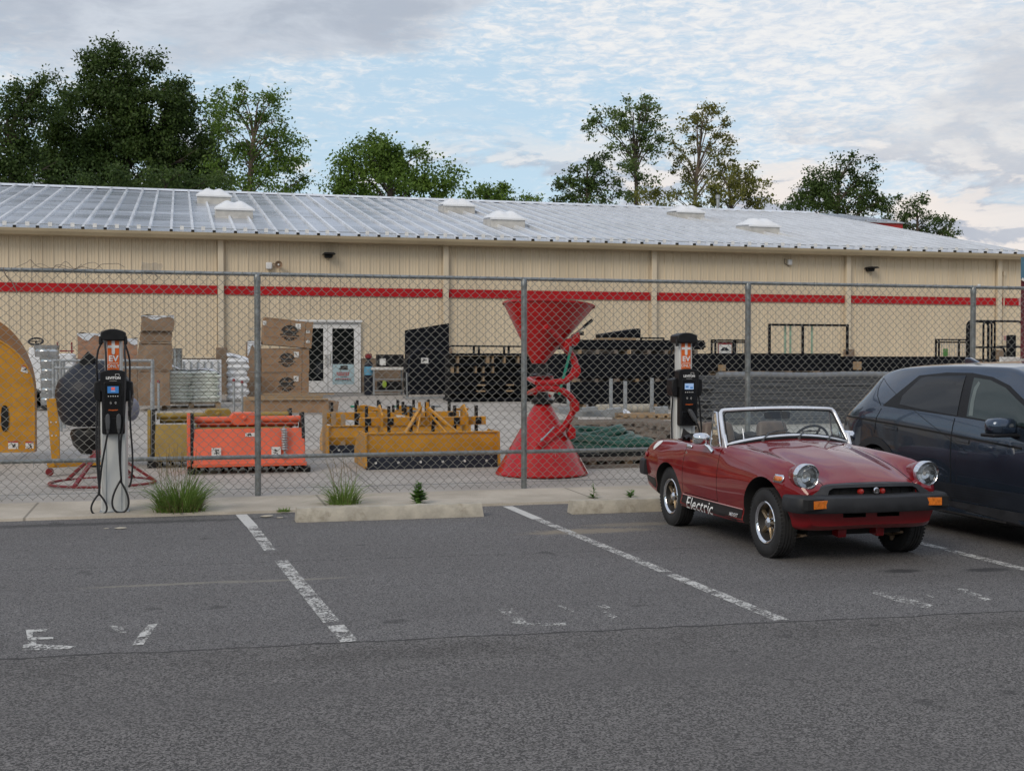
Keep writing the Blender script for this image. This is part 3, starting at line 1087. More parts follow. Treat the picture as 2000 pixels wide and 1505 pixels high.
for k, (f0, f1, zz, hh, mi) in enumerate(((.18, .80, .40, .05, 2), (.18, .78, .48, .05, 2), (.26, .76, .54, .035, 2), (.36, .66, .62, .03, 1), (.14, .86, .71, .045, 2), (.10, .88, .78, .045, 1))):
    n = 7
    for q in range(n):
        xa = a + w * (f0 + (f1 - f0) * q / n)
        mb.bx(xa, xa + w * (f1 - f0) / n * 0.78, yy - .002, yy, z1 - h * (zz + hh), z1 - h * zz, mi)
bpart(mb, 'door_poster', [M['poster'], M['ink'], M['red_ink']], dr, smooth=0)

# wall lamps, loudspeaker, boxes, no-smoking plate, conduit
for x, y in ((642, 497), (1702, 524)):
    p = PV(x, y, WV - 0.2)
    mb = MB()
    mb.prism([(p.x - 0.20, p.z), (p.x - 0.14, p.z + 0.05), (p.x + 0.14, p.z + 0.05), (p.x + 0.20, p.z)], WV - 0.40, WV - 0.035, 'y')
    mb.prism([(p.x - 0.10, p.z - 0.10), (p.x - 0.13, p.z), (p.x + 0.13, p.z), (p.x + 0.10, p.z - 0.10)], WV - 0.22, WV - 0.035, 'y')
    bpart(mb, 'wall_lamp', M['black'], bevel=0.01)
p = PV(544, 517, WV - 0.25)
mb = MB()
mb.lathe([(0.035, 0.0), (0.05, 0.10), (0.07, 0.20), (0.11, 0.27), (0.115, 0.275), (0.10, 0.27), (0.06, 0.22), (0.0, 0.22)], 20, 0, TR(p.x, WV - 0.02, p.z) @ rotm(math.pi / 2, 0, 0))
mb.ball((p.x, WV - 0.28, p.z), 0.03, 10, 1)
mb.bar((p.x - 0.16, WV - 0.1, p.z + 0.05), (p.x, WV - 0.1, p.z), 0.03, 0.03, 0)
bpart(mb, 'horn_loudspeaker', [M['cardboard_dirty'], M['label']])
for x, y, w, h in ((525.5, 519, 0.19, 0.21), (1543, 512, 0.16, 0.19), (1912, 557, 0.11, 0.09)):
    p = PV(x, y, WV - 0.1)
    mb = MB()
    mb.bx(p.x - w / 2, p.x + w / 2, WV - 0.14, WV - 0.034, p.z - h / 2, p.z + h / 2)
    bpart(mb, 'junction_box', M['white'], bevel=0.03)
p = PV(1535, 510, WV - 0.05)
mb = MB()
mb.tube([(p.x + 0.02, WV - 0.045, p.z + 0.05), (p.x - 0.06, WV - 0.06, p.z + 0.08), (p.x - 0.05, WV - 0.05, p.z - 0.08), (p.x + 0.12, WV - 0.045, p.z - 0.17)], 0.010, 6)
bpart(mb, 'box_cable', M['ink'])
p = PV(1963.5, 660, WV - 0.05)
mb = MB()
mb.bx(p.x - 0.13, p.x + 0.13, WV - 0.05, WV - 0.04, p.z - 0.09, p.z + 0.09, 0)
for z0, z1, x0, x1 in ((0.035, 0.075, -0.11, 0.11), (-0.02, 0.02, -0.10, 0.02), (-0.07, -0.035, -0.11, 0.09), (-0.03, 0.025, 0.05, 0.10)):
    mb.bx(p.x + x0, p.x + x1, WV - 0.055, WV - 0.051, p.z + z0, p.z + z1, 1)
bpart(mb, 'warning_plate', [M['label'], M['red_ink']], smooth=0)
p0, p1 = PV(1961, 533, WV - 0.05), PV(1961, 655, WV - 0.05)
mb = MB()
mb.tube([(p0.x, WV - 0.055, p0.z), (p0.x, WV - 0.055, 1.8)], 0.02, 8)
mb.bx(p0.x - 0.04, p0.x + 0.04, WV - 0.10, WV - 0.035, p0.z - 0.1, p0.z + 0.05)
bpart(mb, 'conduit', M['tan_trim'])
# wing with red fascia behind the ridge
WY = 57.5
wing = thing('building_wing', 'far wing with red fascia and silver roof rising past the right end of the ridge', 'building', (31, WY, 0.5))
b_ = PV(1763, 440, WY)
zt, zb = PV(1763, 437, WY).z - 0.5, PV(1763, 450, WY).z - 0.5
wl, wr = 24.0 - 31, b_.x - 31
mb = MB()
mb.bx(wl, wr - 0.5, 0.6, 11.0, 0.0, zb + 0.05)
mb.build('wall', M['tan'], wing, smooth=0)
mb = MB()
mb.bx(wl, wr, 0.0, 0.5, zb, zt)
mb.bx(wr - 0.3, wr, 0.5, 11.0, zb, zt)
mb.build('fascia', M['fascia'], wing, smooth=0)
mb = MB()
ry, rzz = 63.3 - WY, 10.0 - 0.5
mb.prism([(-0.1, zt + 0.003), (-0.1, zt + 0.06), (ry, rzz), (2 * ry, zt + 0.06), (2 * ry, zt + 0.003)], wl, wr + 0.05, 'x')
u = wl + 0.3
while u < wr:
    mb.bar((u, -0.1, zt + 0.09), (u, ry, rzz + 0.03), 0.07, 0.08)
    u += 0.61
mb.build('roof', M['roof'], wing, smooth=0)

# ------------------------------------------------------------------ chain-link fence
FV = 14.66
FZ = yz(FV) - 0.02
RAIL = 2.62
fence = thing('chain_link_fence', 'tall galvanised chain-link fence with round posts between the car park and the yard', 'fence', (0, FV, FZ))
PU = [PV(x, 700, FV).x for x in (503, 1023.5, 1460.5, 1900)]
PU = [PU[0] - 6.5, PU[0] - 3.25] + PU + [PU[3] + 3.3, PU[3] + 6.5]
FL, FR = PU[0], PU[-1]
for u in PU:
    mb = MB()
    mb.tube([(u, 0, -0.05), (u, 0, RAIL - FZ - 0.03)], 0.0365, 16)
    mb.lathe([(0.040, 0), (0.041, 0.05), (0.034, 0.085), (0.018, 0.10), (0, 0.104)], 16, 0, TR(u, 0, RAIL - FZ - 0.09))
    post = mb.build('fence_post', M['galv'], fence)
    for z in (0.25, 0.95, 1.45, 1.95, 2.38):
        mb = MB()
        mb.tube([(u - 0.10, -0.048, z + 0.005), (u - 0.045, -0.045, z), (u, -0.050, z), (u + 0.042, -0.02, z), (u + 0.03, 0.03, z)], 0.0035, 5)
        mb.build('tie_wire', M['galv'], post)
for nm, z, r in (('top_rail', RAIL - FZ, 0.0225), ('middle_rail', 0.485 - FZ, 0.0245)):
    mb = MB()
    mb.tube([(FL, 0, z), (FR, 0, z)], r, 14)
    rail = mb.build(nm, M['galv'], fence)
    k = 0
    u = FL + 0.2
    rnd = random.Random(5)
    while u < FR:
        mb = MB()
        ring = [(u, -(r + 0.004) * math.cos(a), z + (r + 0.004) * math.sin(a)) for a in [i * math.pi / 5 for i in range(10)]]
        mb.tube(ring, 0.0030, 5, closed=True)
        mb.tube([(u, -r - 0.01, z - r * 0.6), (u + 0.004, -r - 0.018, z - r - 0.04)], 0.003, 5)
        u += 0.61 + rnd.uniform(-0.05, 0.05)
        mb.build('tie_wire', M['galv'], rail)
mb = MB()
mb.tube([(FL, -0.03, 0.085), (FR, -0.03, 0.085)], 0.0035, 5)
mb.build('tension_wire', M['galv'], fence)


def chain_link():
    h = 0.0545
    hz = 0.0535
    nlev = 49
    zb = 0.02
    rw = 0.0030
    nw = int((FR - FL) / h)
    rnd = np.random.RandomState(2)
    V, F = [], []
    base = 0
    lev = np.arange(nlev)
    prof = np.array([[1, 0, 0], [0, 1, 0], [-1, 0, 0], [0, -1, 0]], float)
    bow = lambda x, z: 0.012 * np.sin(x * 1.9 + 1.0) * np.sin(z * 1.3) + 0.006 * np.sin(x * 5.3 + z * 2.1)
    for i in range(nw):
        right = (lev + i) % 2
        x = FL + (i + right) * h
        z = zb + lev * hz
        # interlocking bends: rounded corner = two points
        xs = np.empty(nlev * 2)
        zs = np.empty(nlev * 2)
        ys = np.empty(nlev * 2)
        sg = np.where(right == 1, 1.0, -1.0)
        xs[0::2] = x - 0.0 + sg * 0.002
        xs[1::2] = x + sg * 0.002
        zs[0::2] = z - 0.0035
        zs[1::2] = z + 0.0035
        ys[0::2] = -0.004
        ys[1::2] = 0.004
        # barbed twist at the top
        xs = np.append(xs, x[-1] + sg[-1] * 0.014 * (1 if right[-1] else -1))
        zs = np.append(zs, z[-1] + 0.022)
        ys = np.append(ys, -0.004)
        sag = 0.004 * np.sin(xs * 2.3) + 0.003 * np.sin(xs * 7.1)
        zs = zs + sag
        xs = xs + bow(zs, xs) * 0.45
        ys = ys - 0.040 + bow(xs, zs) * 0.6
        P = np.stack([xs, ys, zs], 1)
        n = len(P)
        t = np.empty_like(P)
        t[1:-1] = P[2:] - P[:-2]
        t[0] = P[1] - P[0]
        t[-1] = P[-1] - P[-2]
        t /= np.linalg.norm(t, axis=1)[:, None]
        a = np.cross(t, np.array([0, 1.0, 0]))
        a /= np.linalg.norm(a, axis=1)[:, None]
        b = np.cross(t, a)
        ring = np.stack([P + a * rw, P + b * rw, P - a * rw, P - b * rw], 1).reshape(-1, 3)
        V.append(ring)
        k = np.arange(n - 1)[:, None] * 4
        for q in range(4):
            r = (q + 1) % 4
            F.append(base + np.concatenate([k + q, k + r, k + 4 + r, k + 4 + q], 1))
        base += n * 4
    V = np.concatenate(V).astype(np.float32)
    F = np.concatenate(F).astype(np.int32)
    return fast_mesh('wire_mesh', V, F)


def fast_mesh(name, V, F):
    me = bpy.data.meshes.new(name)
    me.vertices.add(len(V))
    me.vertices.foreach_set('co', np.ascontiguousarray(V, dtype=np.float32).ravel())
    k = F.shape[1]
    me.loops.add(len(F) * k)
    me.polygons.add(len(F))
    me.loops.foreach_set('vertex_index', np.ascontiguousarray(F, dtype=np.int32).ravel())
    me.polygons.foreach_set('loop_start', np.arange(len(F), dtype=np.int32) * k)
    me.update(calc_edges=True)
    me.validate()
    return me


me = chain_link()
me.materials.append(M['wire'])
me.polygons.foreach_set('use_smooth', [True] * len(me.polygons))
o = bpy.data.objects.new('wire_mesh', me)
COL.objects.link(o)
o.parent = fence

# scraps of torn plastic film and dead vine caught along the top rail on the left
rnd = random.Random(8)
scrap = thing('dry_vine', 'thin grey dead vine tangled along the top rail of the fence at far left', 'vine', (PV(60, 520, FV).x, FV, RAIL))
mb = MB()
for k in range(3):
    x = rnd.uniform(-0.5, 1.0)
    pts = [(x, -0.06, 0.02)]
    for j in range(9):
        x += rnd.uniform(0.03, 0.13)
        pts.append((x, -0.06 + rnd.uniform(-0.015, 0.02), rnd.uniform(0.0, 0.11)))
    mb.tube(smooth_poly(pts, 3), 0.0035, 4)
x = -0.28
mb.tube(smooth_poly([(x, -0.06, 0.02), (x + 0.03, -0.065, -0.07), (x + 0.09, -0.06, -0.14), (x + 0.13, -0.065, -0.22), (x + 0.15, -0.06, -0.26)], 3), 0.006, 5)
mb.tube(smooth_poly([(1.3, -0.06, 0.0), (1.36, -0.065, -0.06), (1.33, -0.06, -0.1)], 3), 0.005, 5)
mb.build('stem', M['wood_grey'], scrap)
mb = MB()
for k in range(1):
    cx = 1.3
    mb.grid(6, 4, lambda a, b: (cx + (a - .5) * 0.22 + rnd.uniform(-.012, .012), -0.062 + rnd.uniform(-.012, .012), 0.055 + (b - .5) * 0.09 + rnd.uniform(-.012, .012)))
mb.build('torn_film', glass('torn_plastic_film', (0.85, 0.85, 0.86), 0.5, 0.3), scrap)

# ================================================================== CHARGERS
def arc_loop(cx, cz, w, h, n=16):
    """tear drop hanging below (cx, cz): pointed on top, round below"""
    out = []
    for i in range(n + 1):
        f = 2 * math.pi * i / n
        out.append((cx + w * 0.62 * math.sin(f) * math.sin(f / 2) ** 1.1, cz - h * (1 - math.cos(f)) / 2))
    return out


def charger(name, label, loc, left):
    root = thing(name, label, 'EV charger', loc, 0.0, 'EV chargers along the fence')
    ph, pw = 1.80, 0.245
    mb = MB()
    # extruded post: rounded box with two grooves
    mb.prism([(-0.135, -0.02), (-0.115, -0.075), (-0.055, -0.082), (0.055, -0.082), (0.115, -0.075), (0.135, -0.02), (0.135, 0.07), (0.10, 0.09), (-0.10, 0.09), (-0.135, 0.07)], 0, 1.30, 'z')
    mb.prism([(-0.088, -0.02), (-0.080, -0.065), (-0.05, -0.07), (0.05, -0.07), (0.080, -0.065), (0.088, -0.02), (0.088, 0.06), (0.06, 0.08), (-0.06, 0.08), (-0.088, 0.06)], 1.295, ph + 0.02, 'z')
    post = mb.build('post', M['ped'], root, bevel=0.006)
    for x in (-0.075, 0.075):
        mb = MB()
        mb.bx(x - 0.004, x + 0.004, -0.0835, -0.079, 0.02, 0.80)
        mb.build('groove', M['galv_dull'], post, smooth=0)
    mb = MB()
    mb.bx(-0.15, 0.15, -0.10, 0.11, -0.012, 0.012)
    mb.build('base_plate', M['galv_dull'], root, bevel=0.004)
    # orange panel with socket mark
    mb = MB()
    mb.bx(-0.058, 0.058, -0.076, -0.068, 1.44, 1.802, 0)
    y = -0.0795
    mb.bx(-0.056, 0.056, y, y + 0.003, 1.712, 1.740, 1)
    mb.bx(-0.016, 0.016, y - .0006, y + 0.0024, 1.66, 1.802, 1)
    mb.lathe([(0, 0), (0.016, 0), (0.016, 0.003), (0, 0.003)], 14, 1, TR(0, y, 1.66) @ rotm(math.pi / 2, 0, 0))
    text_mb('EV', 0.084, 1, TR(0, y, 1.600) @ FACE, mb, sx=1.05, bold=0.003)
    mb.bx(-0.045, 0.045, y, y + 0.002, 1.552, 1.557, 1)
    text_mb('ONLY', 0.050, 1, TR(0, y, 1.522) @ FACE, mb, sx=0.92, bold=0.0005)
    mb.build('sign_panel', [M['sign_orange'], M['letter']], root, smooth=0)
    # domed cap
    mb = MB()
    pts = []
    for i in range(13):
        t = i / 12 * 2 - 1
        pts.append((t * 0.124, ph + 0.075 + 0.035 * (1 - t * t)))
    mb.prism([(-0.124, ph + 0.012), (-0.116, ph - 0.012)] + [(0.116, ph - 0.012), (0.124, ph + 0.012)] + pts[::-1], -0.125, 0.12, 'y')
    mb.build('cap', M['black'], root, bevel=0.012)
    # head
    mb = MB()
    hd = [(-0.112, 0.84), (-0.108, 0.82), (0.108, 0.82), (0.112, 0.84), (0.112, 1.26), (0.125, 1.27), (0.128, 1.44)] + \
         [(0.128 - 0.256 * i / 10, 1.462 + 0.026 * (1 - (2 * i / 10 - 1) ** 2)) for i in range(11)] + [(-0.128, 1.44), (-0.125, 1.27), (-0.112, 1.26)]
    mb.prism(hd, -0.165, -0.03, 'y')
    head = mb.build('charger_head', M['black'], root, bevel=0.008)
    for s in (-1, 1):
        mb = MB()
        mb.prism([(s * 0.118, 1.38), (s * 0.19, 1.36), (s * 0.195, 1.24), (s * 0.178, 1.17), (s * 0.118, 1.15)], -0.12, 0.06, 'y')
        mb.build('holster_wing', M['black'], head, bevel=0.012)
    mb = MB()
    mb.bx(-0.088, 0.088, -0.1695, -0.164, 0.995, 1.355)
    mb.bx(-0.088, 0.088, -0.1695, -0.164, 0.835, 0.985)
    mb.build('face_panel', M['black_gloss'], head, bevel=0.004)
    mb = MB()
    mb.bx(-0.055, 0.055, -0.1725, -0.169, 1.245, 1.315, 0)
    if left:
        mb.bx(-0.018, 0.018, -0.1742, -0.172, 1.277, 1.305, 1)
        mb.bx(-0.022, 0.022, -0.1742, -0.172, 1.262, 1.268, 2)
    else:
        mb.bx(-0.045, -0.01, -0.1742, -0.172, 1.268, 1.286, 1)
        mb.bx(0.012, 0.046, -0.1742, -0.172, 1.258, 1.274, 1)
    mb.build('screen', [M['screen'] if left else M['screen_pale'], M['screen_red'] if left else M['screen'], M['screen_pale']], head, smooth=0)
    mb = MB()
    text_mb('LEVITON', 0.036, 0, TR(0.002, -0.1665, 1.40) @ FACE, mb, sx=1.0, bold=0.0014)
    mb.build('maker_lettering', M['letter'], head, smooth=0)
    mb = MB()
    for b in ((0.022, 0.062, 1.440, 1.443), (0.022, 0.025, 1.418, 1.4405), (0.059, 0.062, 1.418, 1.4405)):
        mb.bx(b[0], b[1], -0.1675, -0.165, b[2], b[3])
    mb.build('square_emblem', M['letter'], head, smooth=0)
    mb = MB()
    mb.bx(-0.035, 0.035, -0.1675, -0.165, 1.370, 1.3725)
    mb.build('thin_line', M['label'], head, smooth=0)
    for i in range(5):
        x = -0.046 + i * 0.023
        mb = MB()
        mb.bx(x - 0.005, x + 0.005, -0.1715, -0.1692, 1.208, 1.217)
        mb.build('key_mark', M['label'], head, smooth=0)
    for s in (-1, 1):
        mb = MB()
        for r in (0.010, 0.017, 0.024):
            mb.tube([(s * 0.008 + s * r * math.cos(a), -0.170, 1.143 + r * 0.75 * math.sin(a)) for a in (-0.9, -0.45, 0, 0.45, 0.9)], 0.0013, 4)
        mb.build('contactless_sign', M['label'], head, smooth=0)
    mb = MB()
    text_mb('-chargepoint+', 0.0175, 0, TR(0, -0.171, 1.070) @ FACE, mb, sx=1.0, bold=0.0006)
    mb.build('brand_line', M['sign_orange'], head, smooth=0)

    def connector(x0, z0, tilt, yoff=-0.19):
        mb = MB()
        Mx = TR(x0, yoff, z0) @ rotm(0, tilt, 0)
        mb.prism([(-0.024, 0.02), (-0.020, 0.085), (0.0, 0.105), (0.020, 0.085), (0.024, 0.02), (0.018, -0.06), (-0.018, -0.06)], -0.025, 0.03, 'y', 0, Mx)
        mb.tube([(0, 0, -0.055), (0, 0, -0.10)], [0.017, 0.012], 10, M=Mx)
        return mb.build('connector', M['connector'], root, bevel=0.006)
    cr = 0.0105

    def cable(pts):
        mb = MB()
        mb.tube(smooth_poly(pts, 5), cr, 8)
        mb.build('cable', M['cable'], root)
    # spring arms from the cap
    for s in (-1, 1):
        mb = MB()
        mb.tube([(s * 0.12, -0.09, ph + 0.03), (s * 0.125, -0.10, ph - 0.02), (s * 0.122, -0.10, ph - 0.05)], 0.02, 8)
        mb.build('cable_clip', M['black'], root)
    if left:
        connector(-0.052, 0.93, 0.0)
        connector(0.055, 0.93, 0.0)
        cable([(-0.055, -0.19, 0.83), (-0.075, -0.19, 0.72), (-0.115, -0.17, 0.50), (-0.135, -0.15, 0.33), (-0.15, -0.14, 0.20)]
              + [(x, -0.14, z) for x, z in arc_loop(-0.147, 0.205, 0.165, 0.225)][1:-1]
              + [(-0.143, -0.15, 0.24), (-0.158, -0.15, 0.45), (-0.168, -0.14, 0.70), (-0.165, -0.13, 1.0), (-0.160, -0.12, 1.17)])
        cable([(-0.118, -0.10, ph - 0.05), (-0.09, -0.125, ph - 0.015), (-0.072, -0.15, ph - 0.10), (-0.068, -0.15, 1.60), (-0.068, -0.13, 1.47)])
        cable([(-0.122, -0.10, ph - 0.05), (-0.15, -0.10, 1.68), (-0.165, -0.09, 1.55), (-0.160, -0.06, 1.38), (-0.150, 0.07, 1.2), (-0.152, 0.02, 0.9), (-0.150, -0.05, 0.55), (-0.145, -0.1, 0.22)])
        cable([(0.055, -0.19, 0.83), (0.058, -0.19, 0.65), (0.068, -0.175, 0.45), (0.075, -0.16, 0.335)]
              + [(x, -0.15, z) for x, z in arc_loop(0.065, 0.335, 0.175, 0.335)][1:-1]
              + [(0.073, -0.165, 0.36), (0.066, -0.175, 0.5), (0.075, -0.18, 0.75), (0.105, -0.18, 0.95), (0.118, -0.175, 1.2), (0.125, -0.155, 1.5), (0.115, -0.125, 1.66), (0.118, -0.10, ph - 0.05)])
        cable([(0.12, -0.10, ph - 0.05), (0.16, -0.09, 1.60), (0.163, -0.07, 1.42), (0.165, -0.13, 1.18), (0.168, -0.12, 0.9), (0.185, -0.1, 0.62), (0.182, -0.1, 0.42), (0.165, -0.1, 0.30), (0.145, -0.1, 0.26)])
    else:
        connector(0.035, 0.93, -0.55, -0.21)
        cable([(0.087, -0.21, 0.845), (0.12, -0.2, 0.75), (0.13, -0.19, 0.6), (0.10, -0.17, 0.2), (0.13, -0.16, 0.03), (0.22, -0.12, 0.02), (0.24, -0.1, 0.3), (0.20, -0.08, 0.75), (0.17, -0.08, 1.1), (0.165, -0.05, 1.17)])
        cable([(-0.122, 0.0, ph - 0.05), (-0.14, 0.09, 1.6), (-0.15, 0.10, 1.3), (-0.16, -0.05, 1.17), (-0.162, -0.03, 0.9), (-0.155, -0.03, 0.5), (-0.16, -0.04, 0.15), (-0.15, -0.1, 0.03)])
    return root


cz = 0.03
pL = G(224, 998, cz)
pR = Vector((PV(1335, 700, pL.y).x, pL.y, cz))
charger('ev_charger', 'charging pedestal with two plugs docked and two cable loops almost touching the concrete', (pL.x, pL.y, cz), True)
charger('ev_charger', 'charging pedestal with one plug tilted and its screen pale, behind the red convertible', (pR.x, pR.y, cz), False)


# ------------------------------------------------------------------ wheel stops
def wheel_stop(p0, p1, label):
    L = (Vector(p1) - Vector(p0)).length
    a = math.atan2(p1[1] - p0[1], p1[0] - p0[0])
    mb = MB()
    pr = [(-0.105, 0), (-0.095, 0.085), (-0.06, 0.135), (0.06, 0.135), (0.095, 0.085), (0.105, 0)]
    n = 24
    rnd = random.Random(int(L * 1000))
    vs, fs = [], []
    for i in range(n + 1):
        t = i / n
        sh = 0.008 if i in (0, n) else 0.0
        for (y, z) in pr:
            vs.append((L * t + (0.0 if z == 0 else (sh if i == 0 else -sh)) + rnd.uniform(-.003, .003), y + rnd.uniform(-.003, .003), z + (rnd.uniform(-.004, .003) if z > 0 else 0)))
    k = len(pr)
    for i in range(n):
        for j in range(k - 1):
            fs.append((i * k + j, i * k + j + 1, (i + 1) * k + j + 1, (i + 1) * k + j))
    fs.append(tuple(range(k)))
    fs.append(tuple(n * k + j for j in range(k - 1, -1, -1)))
    mb.add(vs, fs)
    o = mb.build('wheel_stop', M['block'], None, smooth=30, loc=(p0[0], p0[1] + 0.1, 0.0))
    o.rotation_euler = (0, 0, a)
    tag(o, label, 'wheel stop', 'concrete wheel stops')
    return o


a, b = G(579, 1020), G(946, 1009)
wheel_stop((a.x, a.y), (b.x, a.y * 0.45 + b.y * 0.55), 'low concrete wheel stop in the empty bay with a grass tuft growing behind it')
a = G(1119, 1004)
wheel_stop((a.x, a.y), (a.x + 1.9, a.y), 'concrete wheel stop with chipped left end, half hidden by the red convertible')


# ------------------------------------------------------------------ weeds
def blades(mb, n, h, spread, rnd, w=0.006, lean=0.5, cx=0.0, cy=0.0, fan=None):
    for i in range(n):
        a = rnd.uniform(0, 2 * math.pi)
        r = spread * math.sqrt(rnd.random())
        x, y = cx + r * math.cos(a), cy + r * 0.6 * math.sin(a)
        hh = h * rnd.uniform(0.45, 1.0) * (1.0 - 0.35 * r / max(spread, 1e-6))
        la = a + rnd.uniform(-0.6, 0.6)
        ln = lean * rnd.uniform(0.2, 1.0) * (0.35 + r / max(spread, 1e-6))
        ww = w * rnd.uniform(0.6, 1.3)
        tw = rnd.uniform(0, math.pi)
        dx, dy = math.cos(tw) * ww, math.sin(tw) * ww
        vs, fs = [], []
        S = 5
        for k in range(S + 1):
            t = k / S
            px = x + math.cos(la) * hh * ln * t * t * 1.1
            py = y + math.sin(la) * hh * ln * t * t * 0.8
            pz = hh * (t - 0.32 * ln * t * t * t)
            f = 1 - t ** 1.6
            vs += [(px - dx * f, py - dy * f, pz), (px + dx * f, py + dy * f, pz)]
            if k:
                fs.append((2 * k - 2, 2 * k - 1, 2 * k + 1, 2 * k))
        mb.add(vs, fs)


def tuft(name, label, x, y, h, spread, n, seed, stems=0, dry=0.3, lean=0.6):
    p = G(x, y, 0.02)
    root = thing(name, label, 'weed', tuple(p))
    rnd = random.Random(seed)
    mb = MB()
    blades(mb, n, h, spread, rnd, 0.005, lean)
    blades(mb, int(n * .45), h * .75, spread * .8, rnd, 0.0055, lean * 2.2)
    blades(mb, int(n * .5), h * .40, spread * 1.25, rnd, 0.005, lean * 2.6)
    mb.build('blades', M['grass'], root, smooth=0, fix=False)
    if dry:
        mb = MB()
        blades(mb, int(n * dry), h * 0.5, spread * 1.05, rnd, 0.005, lean * 1.3)
        mb.build('dry_blades', M['grass_dry'], root, smooth=0, fix=False)
    if stems:
        mb = MB()
        for i in range(stems):
            xx = rnd.uniform(-spread, spread) * 0.9
            ll = rnd.uniform(-0.12, 0.12)
            hh = h * rnd.uniform(0.8, 1.15)
            pts = [(xx + ll * t * t, rnd.uniform(-.02, .02) * t, hh * t) for t in (0, .25, .5, .75, 1.0)]
            mb.tube(pts, [0.0022, 0.002, 0.0018, 0.0035, 0.0015], 4)
        mb.build('seed_stems', M['grass_dry'], root, smooth=0)
    return root


tuft('grass_tuft', 'large shaggy grass tuft with tall seed stems beside the left charging pedestal', 352, 1000, 0.66, 0.22, 420, 1, 26, 0.45, 0.9)
tuft('grass_tuft', 'bright green grass tuft growing behind the wheel stop in the empty bay', 672, 986, 0.54, 0.15, 150, 2, 10, 0.15, 1.0)
tuft('grass_tuft', 'tiny grass sprig in the asphalt edge left of the wheel stop', 553, 999, 0.09, 0.07, 40, 4, 0, 0.6, 0.9)


def leafy(name, label, x, y, h, w, n, seed, mat):
    p = G(x, y, 0.025)
    root = thing(name, label, 'weed', tuple(p))
    rnd = random.Random(seed)
    mb = MB()
    mb.tube([(0, 0, 0), (0.005, 0, h * 0.5), (0, 0, h)], [0.005, 0.004, 0.002], 5)
    mb.build('stem', mat, root)
    mb = MB()
    for i in range(n):
        t = rnd.uniform(0.05, 1.0)
        a = rnd.uniform(0, 2 * math.pi)
        L = w * (1.15 - 0.8 * t) * rnd.uniform(0.6, 1.1)
        z = h * t
        ca, sa = math.cos(a), math.sin(a)
        dz = L * rnd.uniform(-0.25, 0.6)
        ww = L * 0.22
        mb.add([(0, 0, z), (ca * L * .5 - sa * ww, sa * L * .5 + ca * ww, z + dz * .6), (ca * L, sa * L, z + dz), (ca * L * .5 + sa * ww, sa * L * .5 - ca * ww, z + dz * .6)], [(0, 1, 2, 3)])
    mb.build('leaves', mat, root, smooth=0, fix=False)


leafy('leafy_weed', 'bushy pointed green weed behind the right half of the long wheel stop', 818, 984, 0.24, 0.14, 170, 5, M['weed'])
leafy('leafy_weed', 'thin bright seedling standing behind the wheel stop near the red convertible', 1159, 973, 0.16, 0.085, 46, 6, M['weed'])
leafy('leafy_weed', 'low wide seedling close to the rear wheel of the red convertible', 1232, 973, 0.10, 0.11, 40, 7, M['weed'])
# a few pale chips of concrete lying on the asphalt edge
rnd = random.Random(4)
for i, (x, y, s, lab) in enumerate(((522, 1009, 0.05, 'flat pale concrete chip lying on the asphalt beside the first bay line'), (547, 1011, 0.025, 'small pale chip lying just left of the long wheel stop'),
                                    (236, 1032, 0.04, 'pale chip on the dark patch below the grass tuft'), (208, 1032, 0.018, 'tiny pale crumb below the charging pedestal'))):
    p = G(x, y, 0)
    mb = MB()
    mb.ball((0, 0, s * 0.18), (s * 1.4, s * 0.9, s * 0.28), 8)
    mb.v = [(a + rnd.uniform(-.2, .2) * s, b + rnd.uniform(-.2, .2) * s, c) for a, b, c in mb.v]
    tag(mb.build('concrete_chip', M['block'], None, smooth=0, loc=(p.x, p.y, 0)), lab, 'rubble')


